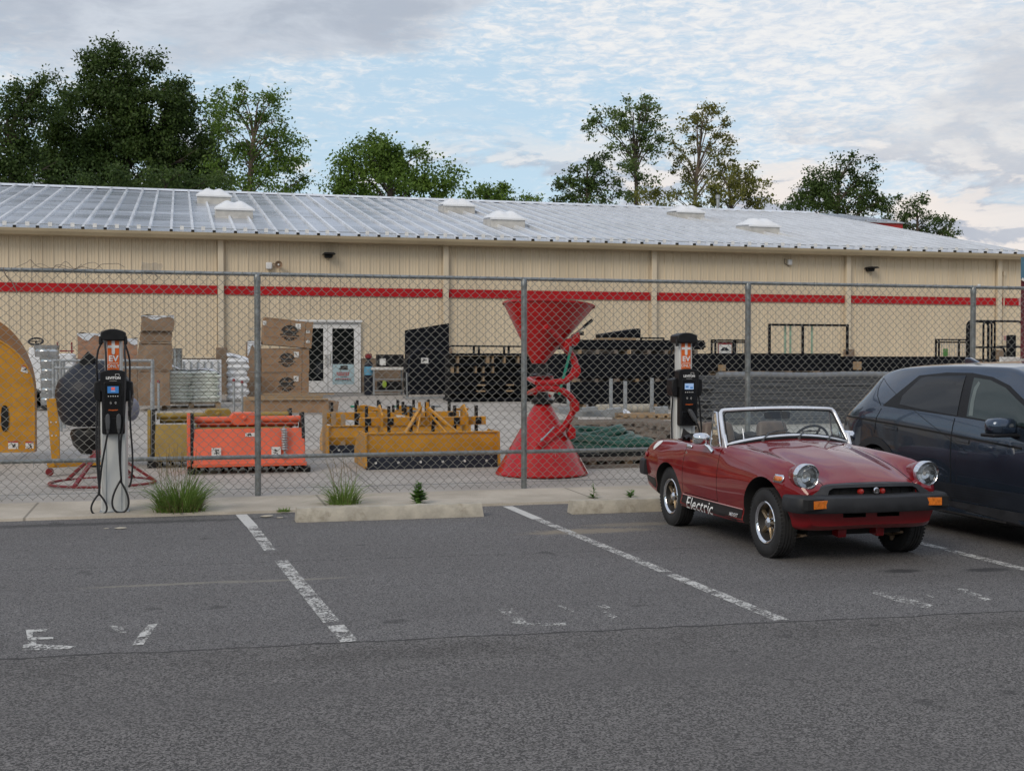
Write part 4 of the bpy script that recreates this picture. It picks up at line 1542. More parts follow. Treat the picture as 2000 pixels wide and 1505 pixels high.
# ------------------------------------------------------------------ trees
def tree(label, V, blobs, base_px, seed, leafm, leaf=0.20, dens=1.0, barkm='bark', limbs=14, trunk_r=0.3, clump=0.75, fork=0.35, cat='tree', name='tree', group='trees behind the building'):
    """blobs: (cx, cy, rx, ry, weight) in pixels of the photograph, stood at distance V"""
    rnd = np.random.RandomState(seed)
    b = PV(base_px, 500, V)
    base = Vector((b.x, V, 0.4))
    root = thing(name, label, cat, tuple(base), 0, group)
    clumps = []
    for cx, cy, rx, ry, wgt in blobs:
        c = PV(cx, cy, V)
        sx, sz = ppm(c)
        c = c - base
        R = np.array([rx / sx, 0.85 * (rx / sx + ry / sz) / 2, ry / sz])
        n = max(5, int(wgt * dens * R[0] * R[2] * 5.2 / (clump ** 2)))
        for k in range(n):
            d = rnd.normal(size=3)
            d /= np.linalg.norm(d)
            rad = rnd.uniform(0.25, 1.0) ** 0.55
            clumps.append(np.array(c) + d * R * rad)
    clumps = np.array(clumps)
    zs = clumps[:, 2]
    ztop, zlow = zs.max(), zs.min()
    cen = clumps.mean(0)
    # trunk and limbs
    mb = MB()
    zf = zlow + (ztop - zlow) * fork
    lean = (cen[0] * 0.5, 0, zf)
    pts = [(0, 0, -0.5), (lean[0] * 0.15, 0, zf * 0.35), (lean[0] * 0.5, 0.05, zf * 0.7), lean, (cen[0] * 0.8, 0.1, zf + (ztop - zf) * 0.45), (cen[0], 0, zf + (ztop - zf) * 0.8)]
    mb.tube(smooth_poly(pts, 3), [trunk_r * (1 - 0.9 * i / 15) for i in range(16)], 8)
    order = rnd.permutation(len(clumps))[:limbs]
    for q in order:
        c = clumps[q]
        t = min(0.9, max(0.0, (c[2] - zlow) / max(ztop - zlow, 1e-3) * 0.75 - 0.30))
        s = Vector(lean) * (1 - t) + Vector((cen[0], 0, zf + (ztop - zf) * 0.8)) * t
        s.z = min(s.z, c[2] - 0.9 * abs(c[0] - s.x))
        s.x = s.x * max(0.0, min(1.0, s.z / max(zf, 0.1)))
        m1 = s.lerp(Vector(c), 0.55) + Vector((-(c[0] - s.x) * 0.12, 0, 0.03 * (Vector(c) - s).length))
        r0 = trunk_r * rnd.uniform(0.14, 0.28)
        mb.tube(smooth_poly([tuple(s), tuple(m1), tuple(c)], 4), [r0 * (1 - 0.85 * i / 8) for i in range(9)], 5)
        for w in range(3):
            e = Vector(c) + Vector(rnd.normal(size=3)) * clump * 0.45
            mb.tube([tuple(m1.lerp(Vector(c), 0.6)), tuple(e)], [r0 * 0.3, r0 * 0.08], 4)
    mb.build('trunk', M[barkm], root)
    # leaves
    per = int(120 * (clump / 0.75) ** 2 * (0.2 / leaf) ** 1.2)
    n = len(clumps) * per
    cc = np.repeat(clumps, per, 0)
    sz = np.repeat(rnd.uniform(0.55, 1.15, len(clumps)), per)[:, None]
    off = rnd.normal(size=(n, 3)) * np.array([0.5, 0.5, 0.36]) * clump * sz
    P = cc + off
    # leaf axes: drooping outward
    out = off / (np.linalg.norm(off, axis=1)[:, None] + 1e-6)
    ax = out * 0.6 + rnd.normal(size=(n, 3)) * 0.7 + np.array([0, 0, -0.25])
    ax /= np.linalg.norm(ax, axis=1)[:, None]
    sd = np.cross(ax, rnd.normal(size=(n, 3)))
    sd /= np.linalg.norm(sd, axis=1)[:, None]
    nm = np.cross(ax, sd)
    L = (leaf * rnd.uniform(0.6, 1.3, n))[:, None]
    V_ = np.stack([P - ax * L * 0.55, P + sd * L * 0.34 + nm * L * 0.08, P + ax * L * 0.55, P - sd * L * 0.34 + nm * L * 0.08], 1).reshape(-1, 3)
    F = np.arange(n * 4, dtype=np.int32).reshape(n, 4)
    me = fast_mesh('crown', V_, F)
    me.materials.append(M[leafm])
    o = bpy.data.objects.new('crown', me)
    COL.objects.link(o)
    o.parent = root
    return root


# left to right
tree('dark leafy tree cut off by the left picture edge', 66, [(10, 270, 45, 90, 1), (60, 230, 40, 75, .9), (90, 195, 38, 45, .8), (-30, 320, 80, 110, 1), (70, 330, 60, 60, 1), (30, 190, 22, 30, .6)], 30, 21, 'leaf_dark', 0.155, 0.9, limbs=26)
tree('tallest broad dark tree towering over the left end of the roof', 70, [(205, 150, 70, 62, 1.2), (190, 240, 115, 95, 1.3), (290, 225, 100, 90, 1.3), (260, 330, 165, 75, 1.3), (345, 180, 30, 48, 1), (300, 128, 18, 30, .8), (365, 280, 75, 95, 1.2), (130, 300, 75, 90, 1.2), (222, 108, 42, 24, 1), (405, 330, 55, 60, 1)], 240, 22, 'leaf_dark', 0.165, 1.1, limbs=40, trunk_r=0.5)
tree('airy tree with pale limbs and gaps right of the tallest dark tree', 64, [(450, 180, 38, 38, .8), (525, 195, 42, 42, .8), (500, 265, 72, 55, .75), (550, 300, 62, 50, .8), (470, 330, 60, 55, .8), (540, 355, 75, 45, .8), (440, 250, 42, 60, .8)], 478, 23, 'leaf_mid', 0.15, 0.62, 'bark_pale', 34, 0.26, clump=0.62)
tree('small green shrub in front of the tallest dark tree at the roof line', 58, [(390, 358, 70, 34, 1), (300, 352, 80, 34, .9), (210, 356, 80, 28, .8)], 330, 24, 'leaf_dark', 0.145, 0.8, limbs=6, trunk_r=0.12, clump=0.6)
tree('round crowned bright green tree alone left of the middle', 62, [(740, 310, 72, 38, 1.2), (690, 345, 50, 40, 1.1), (800, 325, 66, 42, 1.1), (860, 355, 42, 34, 1.1), (765, 365, 110, 38, 1.2), (655, 370, 25, 18, .9), (720, 290, 40, 20, 1.1)], 765, 25, 'leaf_mid', 0.155, 0.9, limbs=26, trunk_r=0.35, clump=0.68)
tree('low ragged bush row between the round tree and the pair of thin tall trees', 60, [(930, 384, 30, 20, 1.3), (975, 387, 36, 20, 1.3), (1030, 394, 34, 13, 1.2), (990, 366, 11, 13, .9), (945, 372, 10, 10, .8)], 980, 26, 'leaf_mid', 0.14, 0.75, limbs=10, trunk_r=0.1, clump=0.45, name='bush', cat='bush')
tree('dense small dark green tree left of the pair of thin tall trees', 62, [(1145, 340, 38, 38, .9), (1140, 380, 62, 30, 1.0), (1170, 315, 22, 22, .8), (1110, 365, 30, 25, .8), (1195, 360, 22, 30, .6)], 1145, 27, 'leaf_dark', 0.145, 0.75, limbs=22, trunk_r=0.16, clump=0.5)
tree('thin tall tree with an open crown, left of the thin pair', 64, [(1250, 222, 42, 34, .75), (1195, 238, 40, 30, .5), (1225, 268, 55, 35, .45), (1275, 262, 24, 45, .6), (1240, 315, 50, 40, .38), (1262, 203, 14, 16, .7), (1245, 368, 45, 30, .4), (1158, 250, 18, 18, .45)], 1248, 28, 'leaf_light', 0.15, 0.82, limbs=40, trunk_r=0.20, clump=0.46, fork=0.2)
tree('thin tall yellowing tree with bare forked limbs, right of the thin pair', 66, [(1390, 235, 36, 30, .62), (1345, 240, 32, 32, .3), (1410, 275, 30, 40, .5), (1340, 300, 40, 50, .26), (1385, 320, 50, 40, .32), (1330, 360, 36, 32, .4), (1420, 320, 20, 30, .4)], 1347, 29, 'leaf_yellow', 0.15, 0.88, 'bark_pale', 46, 0.20, clump=0.42, fork=0.12)
tree('bushy olive tree beside the white vent pipe', 60, [(1460, 352, 40, 32, 1), (1430, 375, 50, 35, 1), (1485, 385, 30, 24, .9), (1375, 385, 40, 25, .8), (1290, 388, 60, 20, .7)], 1440, 30, 'leaf_yellow', 0.145, 0.72, limbs=20, trunk_r=0.16, clump=0.48)
tree('dense broad tree rising behind the red fascia', 68, [(1600, 345, 30, 34, .9), (1645, 328, 24, 34, .8), (1685, 342, 24, 40, .8), (1640, 388, 84, 36, 1.1), (1585, 380, 38, 30, .9), (1700, 395, 28, 30, .8), (1540, 405, 40, 14, .7)], 1640, 31, 'leaf_dark', 0.155, 0.8, limbs=28, trunk_r=0.24, clump=0.52)
tree('loose grey green tree at the right end of the roof', 66, [(1755, 408, 32, 30, .7), (1800, 398, 20, 22, .6), (1790, 435, 46, 24, .8), (1845, 440, 28, 22, .8), (1850, 455, 30, 14, .7), (1740, 440, 30, 20, .7)], 1790, 32, 'leaf_dark', 0.145, 0.72, limbs=24, trunk_r=0.16, clump=0.45)


# ================================================================== CARS
def loft(stations, per=5, nx=100):
    """stations: (x, [(y, z) ... from bottom centre round to top centre]); returns verts, faces of a closed mirrored body"""
    stations = sorted(stations, key=lambda s: s[0])
    xs = [s[0] for s in stations]
    secs = [smooth_poly(s[1], per) for s in stations]
    m = len(secs[0])
    ring = m + (m - 2)
    vs, fs = [], []
    x0, x1 = xs[0], xs[-1]
    samples = []
    for i in range(nx + 1):
        t = i / nx
        samples.append(x0 + (x1 - x0) * (0.5 - 0.5 * math.cos(math.pi * t)) * 0.35 + (x1 - x0) * t * 0.65)
    for x in samples:
        half = []
        for j in range(m):
            half.append((pchip(xs, [s[j][0] for s in secs], x), pchip(xs, [s[j][1] for s in secs], x)))
        half[0] = (0.0, half[0][1])
        half[-1] = (0.0, half[-1][1])
        vs += [(x, y, z) for y, z in half] + [(x, -y, z) for y, z in half[-2:0:-1]]
    for i in range(nx):
        for j in range(ring):
            k = (j + 1) % ring
            fs.append((i * ring + j, i * ring + k, (i + 1) * ring + k, (i + 1) * ring + j))
    fs.append(tuple(range(ring - 1, -1, -1)))
    fs.append(tuple(nx * ring + j for j in range(ring)))
    return vs, fs


def tmp_obj(mb, mats):
    return mb.build('cutter_tmp', mats, None, smooth=0)


def cut(me, mats, cutters):
    """boolean-subtract a list of MBs from mesh me, one after the other"""
    for k, c in enumerate(cutters):
        o = bpy.data.objects.new('body_tmp', me)
        COL.objects.link(o)
        co = tmp_obj(c, mats)
        md = o.modifiers.new('cut', 'BOOLEAN')
        md.operation = 'DIFFERENCE'
        md.solver = 'EXACT'
        md.object = co
        md.material_mode = 'TRANSFER'
        dg = bpy.context.evaluated_depsgraph_get()
        dg.update()
        out = bpy.data.meshes.new_from_object(o.evaluated_get(dg))
        if len(out.polygons) > 0.5 * len(me.polygons):
            me = out
        else:
            print('cut failed', k)
        md = co.data
        bpy.data.objects.remove(co)
        bpy.data.meshes.remove(md)
        bpy.data.objects.remove(o)
    return me


def mesh_of(vs, fs, mats):
    me = bpy.data.meshes.new('tmp')
    me.from_pydata(vs, [], fs)
    for m in mats:
        me.materials.append(m)
    bm = bmesh.new()
    bm.from_mesh(me)
    bmesh.ops.remove_doubles(bm, verts=bm.verts, dist=1e-5)
    bmesh.ops.recalc_face_normals(bm, faces=bm.faces)
    bm.to_mesh(me)
    bm.free()
    return me


def split_faces(me, test):
    """(rest, taken): faces where test(centre, normal, material) moves to a mesh of their own"""
    flags = [bool(test(p.center, p.normal, p.material_index)) for p in me.polygons]
    outs = []
    for want in (False, True):
        m2 = me.copy()
        bm = bmesh.new()
        bm.from_mesh(m2)
        bm.faces.ensure_lookup_table()
        bmesh.ops.delete(bm, geom=[f for f in bm.faces if flags[f.index] != want], context='FACES')
        bm.to_mesh(m2)
        bm.free()
        outs.append(m2)
    return outs


def bvh_of(me):
    bm = bmesh.new()
    bm.from_mesh(me)
    t = BVHTree.FromBMesh(bm)
    bm.free()
    return t


def patch(bvh, poly, axis, sgn, off, name, mat, parent, step=0.03, thick=0.0, mbin=None, smooth=40):
    """lay a flat outline on a surface; axis 'y': outline in (x, z); 'x': (y, z); 'z': (x, y)"""
    bm = bmesh.new()
    if mbin is None:
        vv = [bm.verts.new((p[0], p[1], 0)) for p in poly]
        f = bm.faces.new(vv)
        bmesh.ops.triangulate(bm, faces=[f])
    else:
        vv = [bm.verts.new((p[0], p[1], 0)) for p in mbin.v]
        for f in mbin.f:
            try:
                bm.faces.new([vv[i] for i in f])
            except ValueError:
                pass
        bmesh.ops.triangulate(bm, faces=bm.faces[:])
    lo = [min(v.co[k] for v in bm.verts) for k in (0, 1)]
    hi = [max(v.co[k] for v in bm.verts) for k in (0, 1)]
    for k in (0, 1):
        c = lo[k] + step
        while c < hi[k] - 1e-4:
            nv = Vector((1, 0, 0)) if k == 0 else Vector((0, 1, 0))
            co = nv * c
            bmesh.ops.bisect_plane(bm, geom=bm.verts[:] + bm.edges[:] + bm.faces[:], plane_co=co, plane_no=nv)
            c += step
    bad = []
    for v in bm.verts:
        a, b = v.co.x, v.co.y
        if axis == 'y':
            o, d = Vector((a, sgn * 4, b)), Vector((0, -sgn, 0))
        elif axis == 'x':
            o, d = Vector((sgn * 6, a, b)), Vector((-sgn, 0, 0))
        else:
            o, d = Vector((a, b, 4)), Vector((0, 0, -1))
        h = bvh.ray_cast(o, d)
        if h[0] is None:
            bad.append(v)
            continue
        v.co = h[0] - d * off
    if bad:
        bmesh.ops.delete(bm, geom=bad, context='VERTS')
    bmesh.ops.recalc_face_normals(bm, faces=bm.faces)
    me = bpy.data.meshes.new(name)
    bm.to_mesh(me)
    bm.free()
    me.materials.append(mat)
    o = link(name, me, parent, smooth=smooth)
    if thick:
        md = o.modifiers.new('thick', 'SOLIDIFY')
        md.thickness = thick
        md.offset = 0
    return o


def wheel(parent, x, y, side, R=0.285, w=0.155, rim=0.172, style='rostyle'):
    """side -1 : outer face towards -y"""
    k = R / 0.285
    hw = w / 2
    prof = [(rim - 0.004, -hw * 0.76), (rim + 0.012, -hw * 0.93), (rim + (R - rim) * 0.45, -hw * 1.04), (R - 0.022 * k, -hw * 0.96), (R - 0.007, -hw * 0.82), (R, -hw * 0.62)]
    tre = []
    for g in (-0.34, 0.0, 0.34):
        z = g * hw
        tre += [(R, z - 0.006), (R - 0.007, z - 0.004), (R - 0.007, z + 0.004), (R, z + 0.006)]
    prof = prof + tre + [(r, -z) for r, z in prof[::-1]]
    Mx = rotm(math.pi / 2 if side < 0 else -math.pi / 2, 0, 0)     # -z of the profile -> outer side

    Mo = TR(x, y, R) @ (rotm(-math.pi / 2, 0, 0) if side > 0 else rotm(math.pi / 2, 0, 0)) @ Matrix.Diagonal((1, 1, -1, 1)) if False else None
    # map profile axis: local -z is outward
    ax = Matrix(((1, 0, 0, 0), (0, 0, -side * 1.0, 0), (0, 1, 0, 0), (0, 0, 0, 1)))
    T = TR(x, y, R) @ ax
    mb = MB()
    mb.lathe(prof, 64, 0, T)
    # shoulder lugs
    for i in range(56):
        a = 2 * math.pi * i / 56
        for s in (-1, 1):
            Rl = T @ rotm(0, 0, a)
            mb.box((R - 0.006, 0, s * hw * 0.80), (0.012, R * 2 * math.pi / 56 * 0.55, hw * 0.24), 0, Rl)
    wh = mb.build('wheel', M['rubber'], parent, smooth=35)
    mb = MB()
    q = rim / 0.172
    if style == 'rostyle':
        mb.lathe([(0.172 * q, -hw * 0.76), (0.1755 * q, -hw * 0.90), (0.170 * q, -hw * 0.97), (0.158 * q, -hw * 0.93), (0.150 * q, -hw * 0.76)], 48, 0, T)
        mb.build('rim', M['chrome'], wh, smooth=50)
        mb = MB()
        mb.lathe([(0.151 * q, -hw * 0.74), (0.143 * q, -hw * 0.30), (0.13, hw * 0.05), (0.05, -hw * 0.05), (0.0, -hw * 0.05)], 40, 0, T)
        mb.build('rim_centre', M['rim_dark'], wh)
        for i in range(5):
            mb = MB()
            Rl = T @ rotm(0, 0, 2 * math.pi * i / 5 + 0.02)
            mb.add([(0.030, -0.012, -hw * .50), (0.030, 0.012, -hw * .50), (0.147, 0.010, -hw * .52), (0.147, -0.010, -hw * .52),
                    (0.030, -0.018, -hw * .1), (0.030, 0.018, -hw * .1), (0.143, 0.016, -hw * .2), (0.143, -0.016, -hw * .2)],
                   [(0, 1, 2, 3), (0, 4, 5, 1), (1, 5, 6, 2), (2, 6, 7, 3), (3, 7, 4, 0), (4, 7, 6, 5)], 0, Rl)
            mb.add([(0.035, -0.003, -hw * .56), (0.035, 0.003, -hw * .56), (0.145, 0.003, -hw * .57), (0.145, -0.003, -hw * .57), (0.035, 0, -hw * .3), (0.145, 0, -hw * .3)],
                   [(0, 1, 2, 3), (0, 3, 5, 4), (1, 4, 5, 2), (0, 4, 1), (2, 5, 3)], 0, Rl)
            mb.build('spoke', M['spoke_gold'], wh, bevel=0.003)
            mb = MB()
            Rl = T @ rotm(0, 0, 2 * math.pi * (i + 0.5) / 5 + 0.02)
            mb.tube([(0.066, 0, -hw * .1), (0.066, 0, -hw * .42)], 0.0105, 6, 0, M=Rl)
            mb.build('lug_nut', M['chrome'], wh)
        mb = MB()
        mb.lathe([(0.045, -hw * .3), (0.043, -hw * .58), (0.030, -hw * .68), (0.022, -hw * .78), (0, -hw * .80)], 20, 0, T)
        mb.build('hub_cap', M['chrome'], wh)
    else:
        mb.lathe([(rim, -hw * .8), (rim + 0.004, -hw * .95), (rim - 0.01, -hw * .97), (rim - 0.03, -hw * .6), (0.07, -hw * .55), (0.0, -hw * .6)], 48, 0, T)
        mb.build('rim', M['galv_dull'], wh)
        for i in range(5):
            mb = MB()
            Rl = T @ rotm(0, 0, 2 * math.pi * i / 5)
            mb.add([(0.04, -0.03, -hw * .9), (0.04, 0.03, -hw * .9), (rim - .02, 0.06, -hw * .95), (rim - .02, -0.06, -hw * .95),
                    (0.04, -0.03, -hw * .5), (0.04, 0.03, -hw * .5), (rim - .02, 0.06, -hw * .5), (rim - .02, -0.06, -hw * .5)],
                   [(0, 1, 2, 3), (0, 4, 5, 1), (1, 5, 6, 2), (2, 6, 7, 3), (3, 7, 4, 0), (4, 7, 6, 5)], 0, Rl)
            mb.build('spoke', M['black_gloss'], wh)
    return wh


def convertible():
    root = thing('convertible_car', 'small red open two-seat convertible with chrome windscreen frame, nose out', 'car', (5.27, 10.165, 0), -math.pi / 2)
    ST = [
        (1.545, [(0, .315), (.46, .315), (.535, .365), (.565, .46), (.565, .545), (.53, .585), (.42, .60), (.25, .605), (0, .61)]),
        (1.47, [(0, .275), (.50, .275), (.58, .36), (.61, .48), (.615, .60), (.55, .685), (.42, .645), (.25, .650), (0, .655)]),
        (1.38, [(0, .265), (.53, .265), (.615, .37), (.64, .50), (.645, .63), (.555, .765), (.42, .675), (.25, .688), (0, .698)]),
        (1.25, [(0, .255), (.56, .255), (.64, .38), (.665, .52), (.66, .66), (.56, .795), (.42, .715), (.25, .738), (0, .750)]),
        (1.015, [(0, .24), (.60, .24), (.665, .37), (.692, .52), (.675, .68), (.57, .818), (.425, .768), (.25, .798), (0, .813)]),
        (.70, [(0, .22), (.62, .22), (.668, .35), (.692, .52), (.675, .70), (.575, .832), (.44, .820), (.25, .852), (0, .870)]),
        (.40, [(0, .215), (.63, .215), (.670, .35), (.690, .52), (.675, .70), (.595, .838), (.455, .858), (.25, .892), (0, .908)]),
        (.18, [(0, .215), (.635, .215), (.672, .35), (.690, .52), (.676, .70), (.625, .838), (.47, .880), (.25, .912), (0, .925)]),
        (-.05, [(0, .215), (.635, .215), (.672, .35), (.690, .52), (.676, .70), (.632, .832), (.49, .862), (.25, .885), (0, .895)]),
        (-.45, [(0, .215), (.635, .215), (.672, .35), (.690, .52), (.676, .70), (.632, .824), (.47, .845), (.25, .85), (0, .85)]),
        (-.80, [(0, .225), (.63, .225), (.672, .36), (.692, .52), (.680, .70), (.620, .820), (.45, .838), (.25, .84), (0, .84)]),
        (-1.20, [(0, .25), (.60, .25), (.665, .38), (.692, .53), (.680, .69), (.600, .812), (.43, .832), (.25, .838), (0, .84)]),
        (-1.55, [(0, .29), (.57, .29), (.635, .40), (.668, .53), (.660, .67), (.580, .790), (.42, .812), (.25, .818), (0, .82)]),
        (-1.76, [(0, .34), (.53, .34), (.600, .43), (.632, .53), (.625, .64), (.545, .748), (.40, .765), (.25, .77), (0, .772)]),
        (-1.86, [(0, .40), (.46, .40), (.545, .46), (.585, .53), (.580, .60), (.500, .680), (.36, .695), (.22, .70), (0, .702)]),
    ]
    vs, fs = loft(ST, 5, 110)
    mats = [M['car_red'], M['black_matt']]
    me = mesh_of(vs, fs, mats)
    solid = bvh_of(me)
    C = []
    for x, z, r, y0 in ((1.015, .30, .362, .36), (-1.015, .275, .345, .40)):
        for s in (-1, 1):
            c = MB()
            c.tube([(x, s * y0, z), (x, s * .9, z)], r, 48, mi=1)
            C.append(c)
    ck = MB()
    out = smooth_poly([(.09, -.50), (.09, .50), (.0, .545), (-.3, .555), (-.62, .545), (-.80, .50), (-.86, .38), (-.86, -.38), (-.80, -.50), (-.62, -.545), (-.3, -.555), (.0, -.545)], 3, True)
    ck.prism(out, .30, 1.4, 'z', 1)
    C.append(ck)
    # panel gaps
    for s in (-1, 1):
        for x, tilt in ((.145, 0.02), (-.615, 0.05)):
            c = MB()
            c.bar((x - tilt * 0.5, s * .645, .362), (x + tilt * 0.5, s * .62, .95), .0075, .16, 1, up=(0, 1, 0))
            C.append(c)
        c = MB()
        c.bx(-.618, .149, s * .63, s * .80, .356, .364, 1)
        C.append(c)
        c = MB()
        c.bar((.235, s * .475, .86), (1.53, s * .400, .71), .0075, .26, 1)
        C.append(c)
    c = MB()
    yy = [-.47 + .94 * i / 8 for i in range(9)]
    f = lambda y: .235 + .06 * (1 - (y / .475) ** 2)
    c.prism([(f(y) - .004, y) for y in yy] + [(f(y) + .004, y) for y in yy[::-1]], .815, 1.0, 'z', 1)
    C.append(c)
    for s in (-1, 1):
        c = MB()
        c.tube([(1.405, s * .535, .697), (1.80, s * .535, .697)], .092, 32, mi=1)
        C.append(c)
    c = MB()
    c.bx(1.47, 1.75, -.392, .392, .540, .612, 1)
    C.append(c)
    # slots in the lower valance
    for s in (-1, 1):
        c = MB()
        c.bx(1.40, 1.7, s * .05, s * .25, .375, .412, 1)
        C.append(c)
    me = cut(me, mats, C)
    for pz in me.polygons:
        pz.use_smooth = True
    me, doors = split_faces(me, lambda c, n, m: m == 0 and abs(c.y) > .53 and -.612 < c.x < .142 and c.z > .36)
    me, hood = split_faces(me, lambda c, n, m: m == 0 and n.z > .25 and .24 < c.x < 1.54 and abs(c.y) < .475 - .058 * (c.x - .235) and c.x > .235 + .06 * (1 - (c.y / .475) ** 2))
    body = link('body', me, root, smooth=35)
    link('bonnet', hood, root, smooth=35)
    dl, dr_ = split_faces(doors, lambda c, n, m: c.y < 0)
    door_r = link('door', dr_, root, smooth=35)
    door_l = link('door', dl, root, smooth=35)

    # underside and inner tub
    mb = MB()
    mb.bx(-1.75, 1.30, -.42, .42, .205, .30)
    mb.bx(-.80, .08, -.54, .54, .285, .33)
    mb.bar((-1.015, -.6, .26), (-1.015, .6, .26), .08, .08)
    mb.bar((1.015, -.6, .20), (1.015, .6, .20), .05, .05)
    mb.build('chassis', M['black_matt'], root, bevel=0.01)
    for s in (-1, 1):
        mb = MB()
        mb.bar((1.24, s * .17, .250), (1.40, s * .17, .232), .075, .075)
        mb.build('tow_bracket', M['car_red'], root, bevel=0.008)
        mb = MB()
        mb.bar((1.20, s * .30, .22), (1.02, s * .52, .145), .035, .03)
        mb.bar((.85, s * .30, .22), (1.02, s * .52, .145), .035, .03)
        mb.tube([(1.02, s * .52, .10), (1.02, s * .52, .30)], .022, 8)
        mb.tube([(1.25, s * .25, .23), (1.26, s * .46, .20), (1.08, s * .50, .16)], .010, 6)
        mb.build('suspension_arm', M['cardboard_dirty'], root)
    # wheels
    for x, yy in ((1.015, .585), (-1.015, .575)):
        for s in (-1, 1):
            wheel(root, x, s * yy, s)

    # rubber front bumper
    mb = MB()
    pth = [(1.375, .690), (1.45, .690), (1.535, .682), (1.605, .640), (1.648, .52), (1.672, .32), (1.686, .12)]
    pth = smooth_poly(pth + [(1.688, 0.0)] + [(x, -y) for x, y in pth[::-1]], 4)
    sec = [(-.11, .425), (-.010, .425), (0.0, .436), (0.004, .49), (-.003, .540), (-.018, .552), (-.09, .562), (-.13, .560)]
    vs, fs = [], []
    N = len(pth)
    for i, (x, y) in enumerate(pth):
        a, b = pth[max(i - 1, 0)], pth[min(i + 1, N - 1)]
        t = Vector((b[0] - a[0], b[1] - a[1])).normalized()
        nx_, ny_ = -t.y, t.x
        if nx_ * 1.0 + ny_ * y < 0:
            nx_, ny_ = -nx_, -ny_
        for o, z in sec:
            vs.append((x + nx_ * o, y + ny_ * o, z))
    k = len(sec)
    for i in range(N - 1):
        for j in range(k):
            fs.append((i * k + j, i * k + (j + 1) % k, (i + 1) * k + (j + 1) % k, (i + 1) * k + j))
    fs.append(tuple(range(k)))
    fs.append(tuple((N - 1) * k + j for j in range(k)))
    mb.add(vs, fs)
    # upper frame round the grille opening
    OUT = [(-.545, .560), (-.475, .590), (-.425, .622), (-.36, .634), (-.18, .640), (0, .642), (.18, .640), (.36, .634), (.425, .622), (.475, .590), (.545, .560)]
    INN = [(-.405, .556), (-.402, .568), (-.388, .594), (-.352, .612), (-.18, .617), (0, .618), (.18, .617), (.352, .612), (.388, .594), (.402, .568), (.405, .556)]

    def fx(y, z, back):
        return 1.635 - .33 * y * y - (.10 if back else 0.0) - (z - .56) * 0.55
    vs, fs = [], []
    for (yo, zo), (yi, zi) in zip(OUT, INN):
        vs += [(fx(yo, zo, 0), yo, zo), (fx(yi, zi, 0) + .004, yi, zi), (fx(yi, zi, 1), yi, zi), (fx(yo, zo, 1), yo, zo + .004)]
    for i in range(len(OUT) - 1):
        for j in range(4):
            fs.append((i * 4 + j, i * 4 + (j + 1) % 4, i * 4 + 4 + (j + 1) % 4, i * 4 + 4 + j))
    mb.add(vs, fs)
    # shelf below the opening
    vs = []
    for i in range(13):
        y = -.56 + 1.12 * i / 12
        xf = 1.684 - .42 * y * y
        vs += [(xf - .012, y, .548), (xf - .05, y, .556), (xf - .16, y, .558), (xf - .16, y, .53)]
    fs = [(i * 4 + j, i * 4 + j + 1, i * 4 + 5 + j, i * 4 + 4 + j) for i in range(12) for j in range(3)]
    mb.add(vs, fs)
    bump = mb.build('front_bumper', M['bumper'], root, smooth=50, bevel=0.005)
    bb = bvh_of(bump.data)
    mb = MB()
    vs = [(1.555 - .33 * (y * y), y, z) for y in [-.40 + .08 * i for i in range(11)] for z in (.545, .625)]
    mb.add(vs, [(2 * i, 2 * i + 1, 2 * i + 3, 2 * i + 2) for i in range(10)])
    for i in range(9):
        y = -.36 + .09 * i
        mb.bar((1.56 - .33 * y * y, y, .548), (1.56 - .33 * y * y, y, .618), .006, .006, 0)
    mb.build('grille', M['black_matt'], root, smooth=0)
    for y in (-.115, .075):
        mb = MB()
        mb.lathe([(0, .02), (.018, .017), (.026, .006), (.026, -.01)], 16, 0, TR(1.575, y, .582) @ rotm(0, math.pi / 2, 0))
        mb.build('horn', M['red_lens'], root)
    mb = MB()
    mb.lathe([(0, .012), (.022, .012), (.027, .006), (.027, -.02), (0, -.02)], 24, 0, TR(1.612, 0, .588) @ rotm(0, math.pi / 2, 0))
    mb.tube([(1.626, .018 * math.cos(math.pi / 8 + a * math.pi / 4), .588 + .018 * math.sin(math.pi / 8 + a * math.pi / 4)) for a in range(8)], .002, 4, True, mi=1)
    text_mb('MG', .018, 1, TR(1.6255, 0, .588) @ rotm(math.pi / 2, 0, math.pi / 2), mb, bold=.0006)
    mb.build('badge', [M['chrome'], M['ink']], root)
    # indicator pods and amber lamps
    for s in (-1, 1):
        mb = MB()
        yc = s * .478 - .018
        xf = 1.652
        a = -s * 0.22
        Mx = TR(xf, yc, .497) @ rotm(0, 0, a * 1.0)
        mb.bx(-.05, .006, -.145, .145, -.042, .042, 0, Mx)
        pod = mb.build('lamp_recess', M['black_matt'], root, bevel=0.004)
        mb = MB()
        mb.bx(0.0, .016, -.086, .086, -.031, .031, 0, Mx)
        mb.bx(.015, .018, -.004, .004, -.030, .030, 0, Mx)
        mb.build('indicator_lamp', M['amber'], root, bevel=0.006)
    # headlamps
    for s in (-1, 1):
        T = TR(1.487, s * .535, .697) @ rotm(0, math.pi / 2, 0)
        mb = MB()
        mb.lathe([(.070, -.22), (.098, -.10), (.106, -.04), (.101, -.012)], 32, 0, T @ TR(.004, 0, 0))
        mb.build('lamp_bowl', M['car_red'], root, smooth=60)
        mb = MB()
        mb.lathe([(.104, -.035), (.105, -.012), (.101, .006), (.094, .012), (.087, .006), (.0865, -.004)], 40, 0, T)
        # peak over the top half
        vs, fs = [], []
        for i in range(21):
            a = math.pi / 2 + (i / 20 - .5) * math.pi * 0.95
            pr = math.cos((i / 20 - .5) * math.pi) ** 0.7
            for r, q in ((.104, -.02), (.105, .006 + .016 * pr), (.099, .014 + .020 * pr), (.088, .006)):
                vs.append((-r * math.sin(a), r * math.cos(a), q))
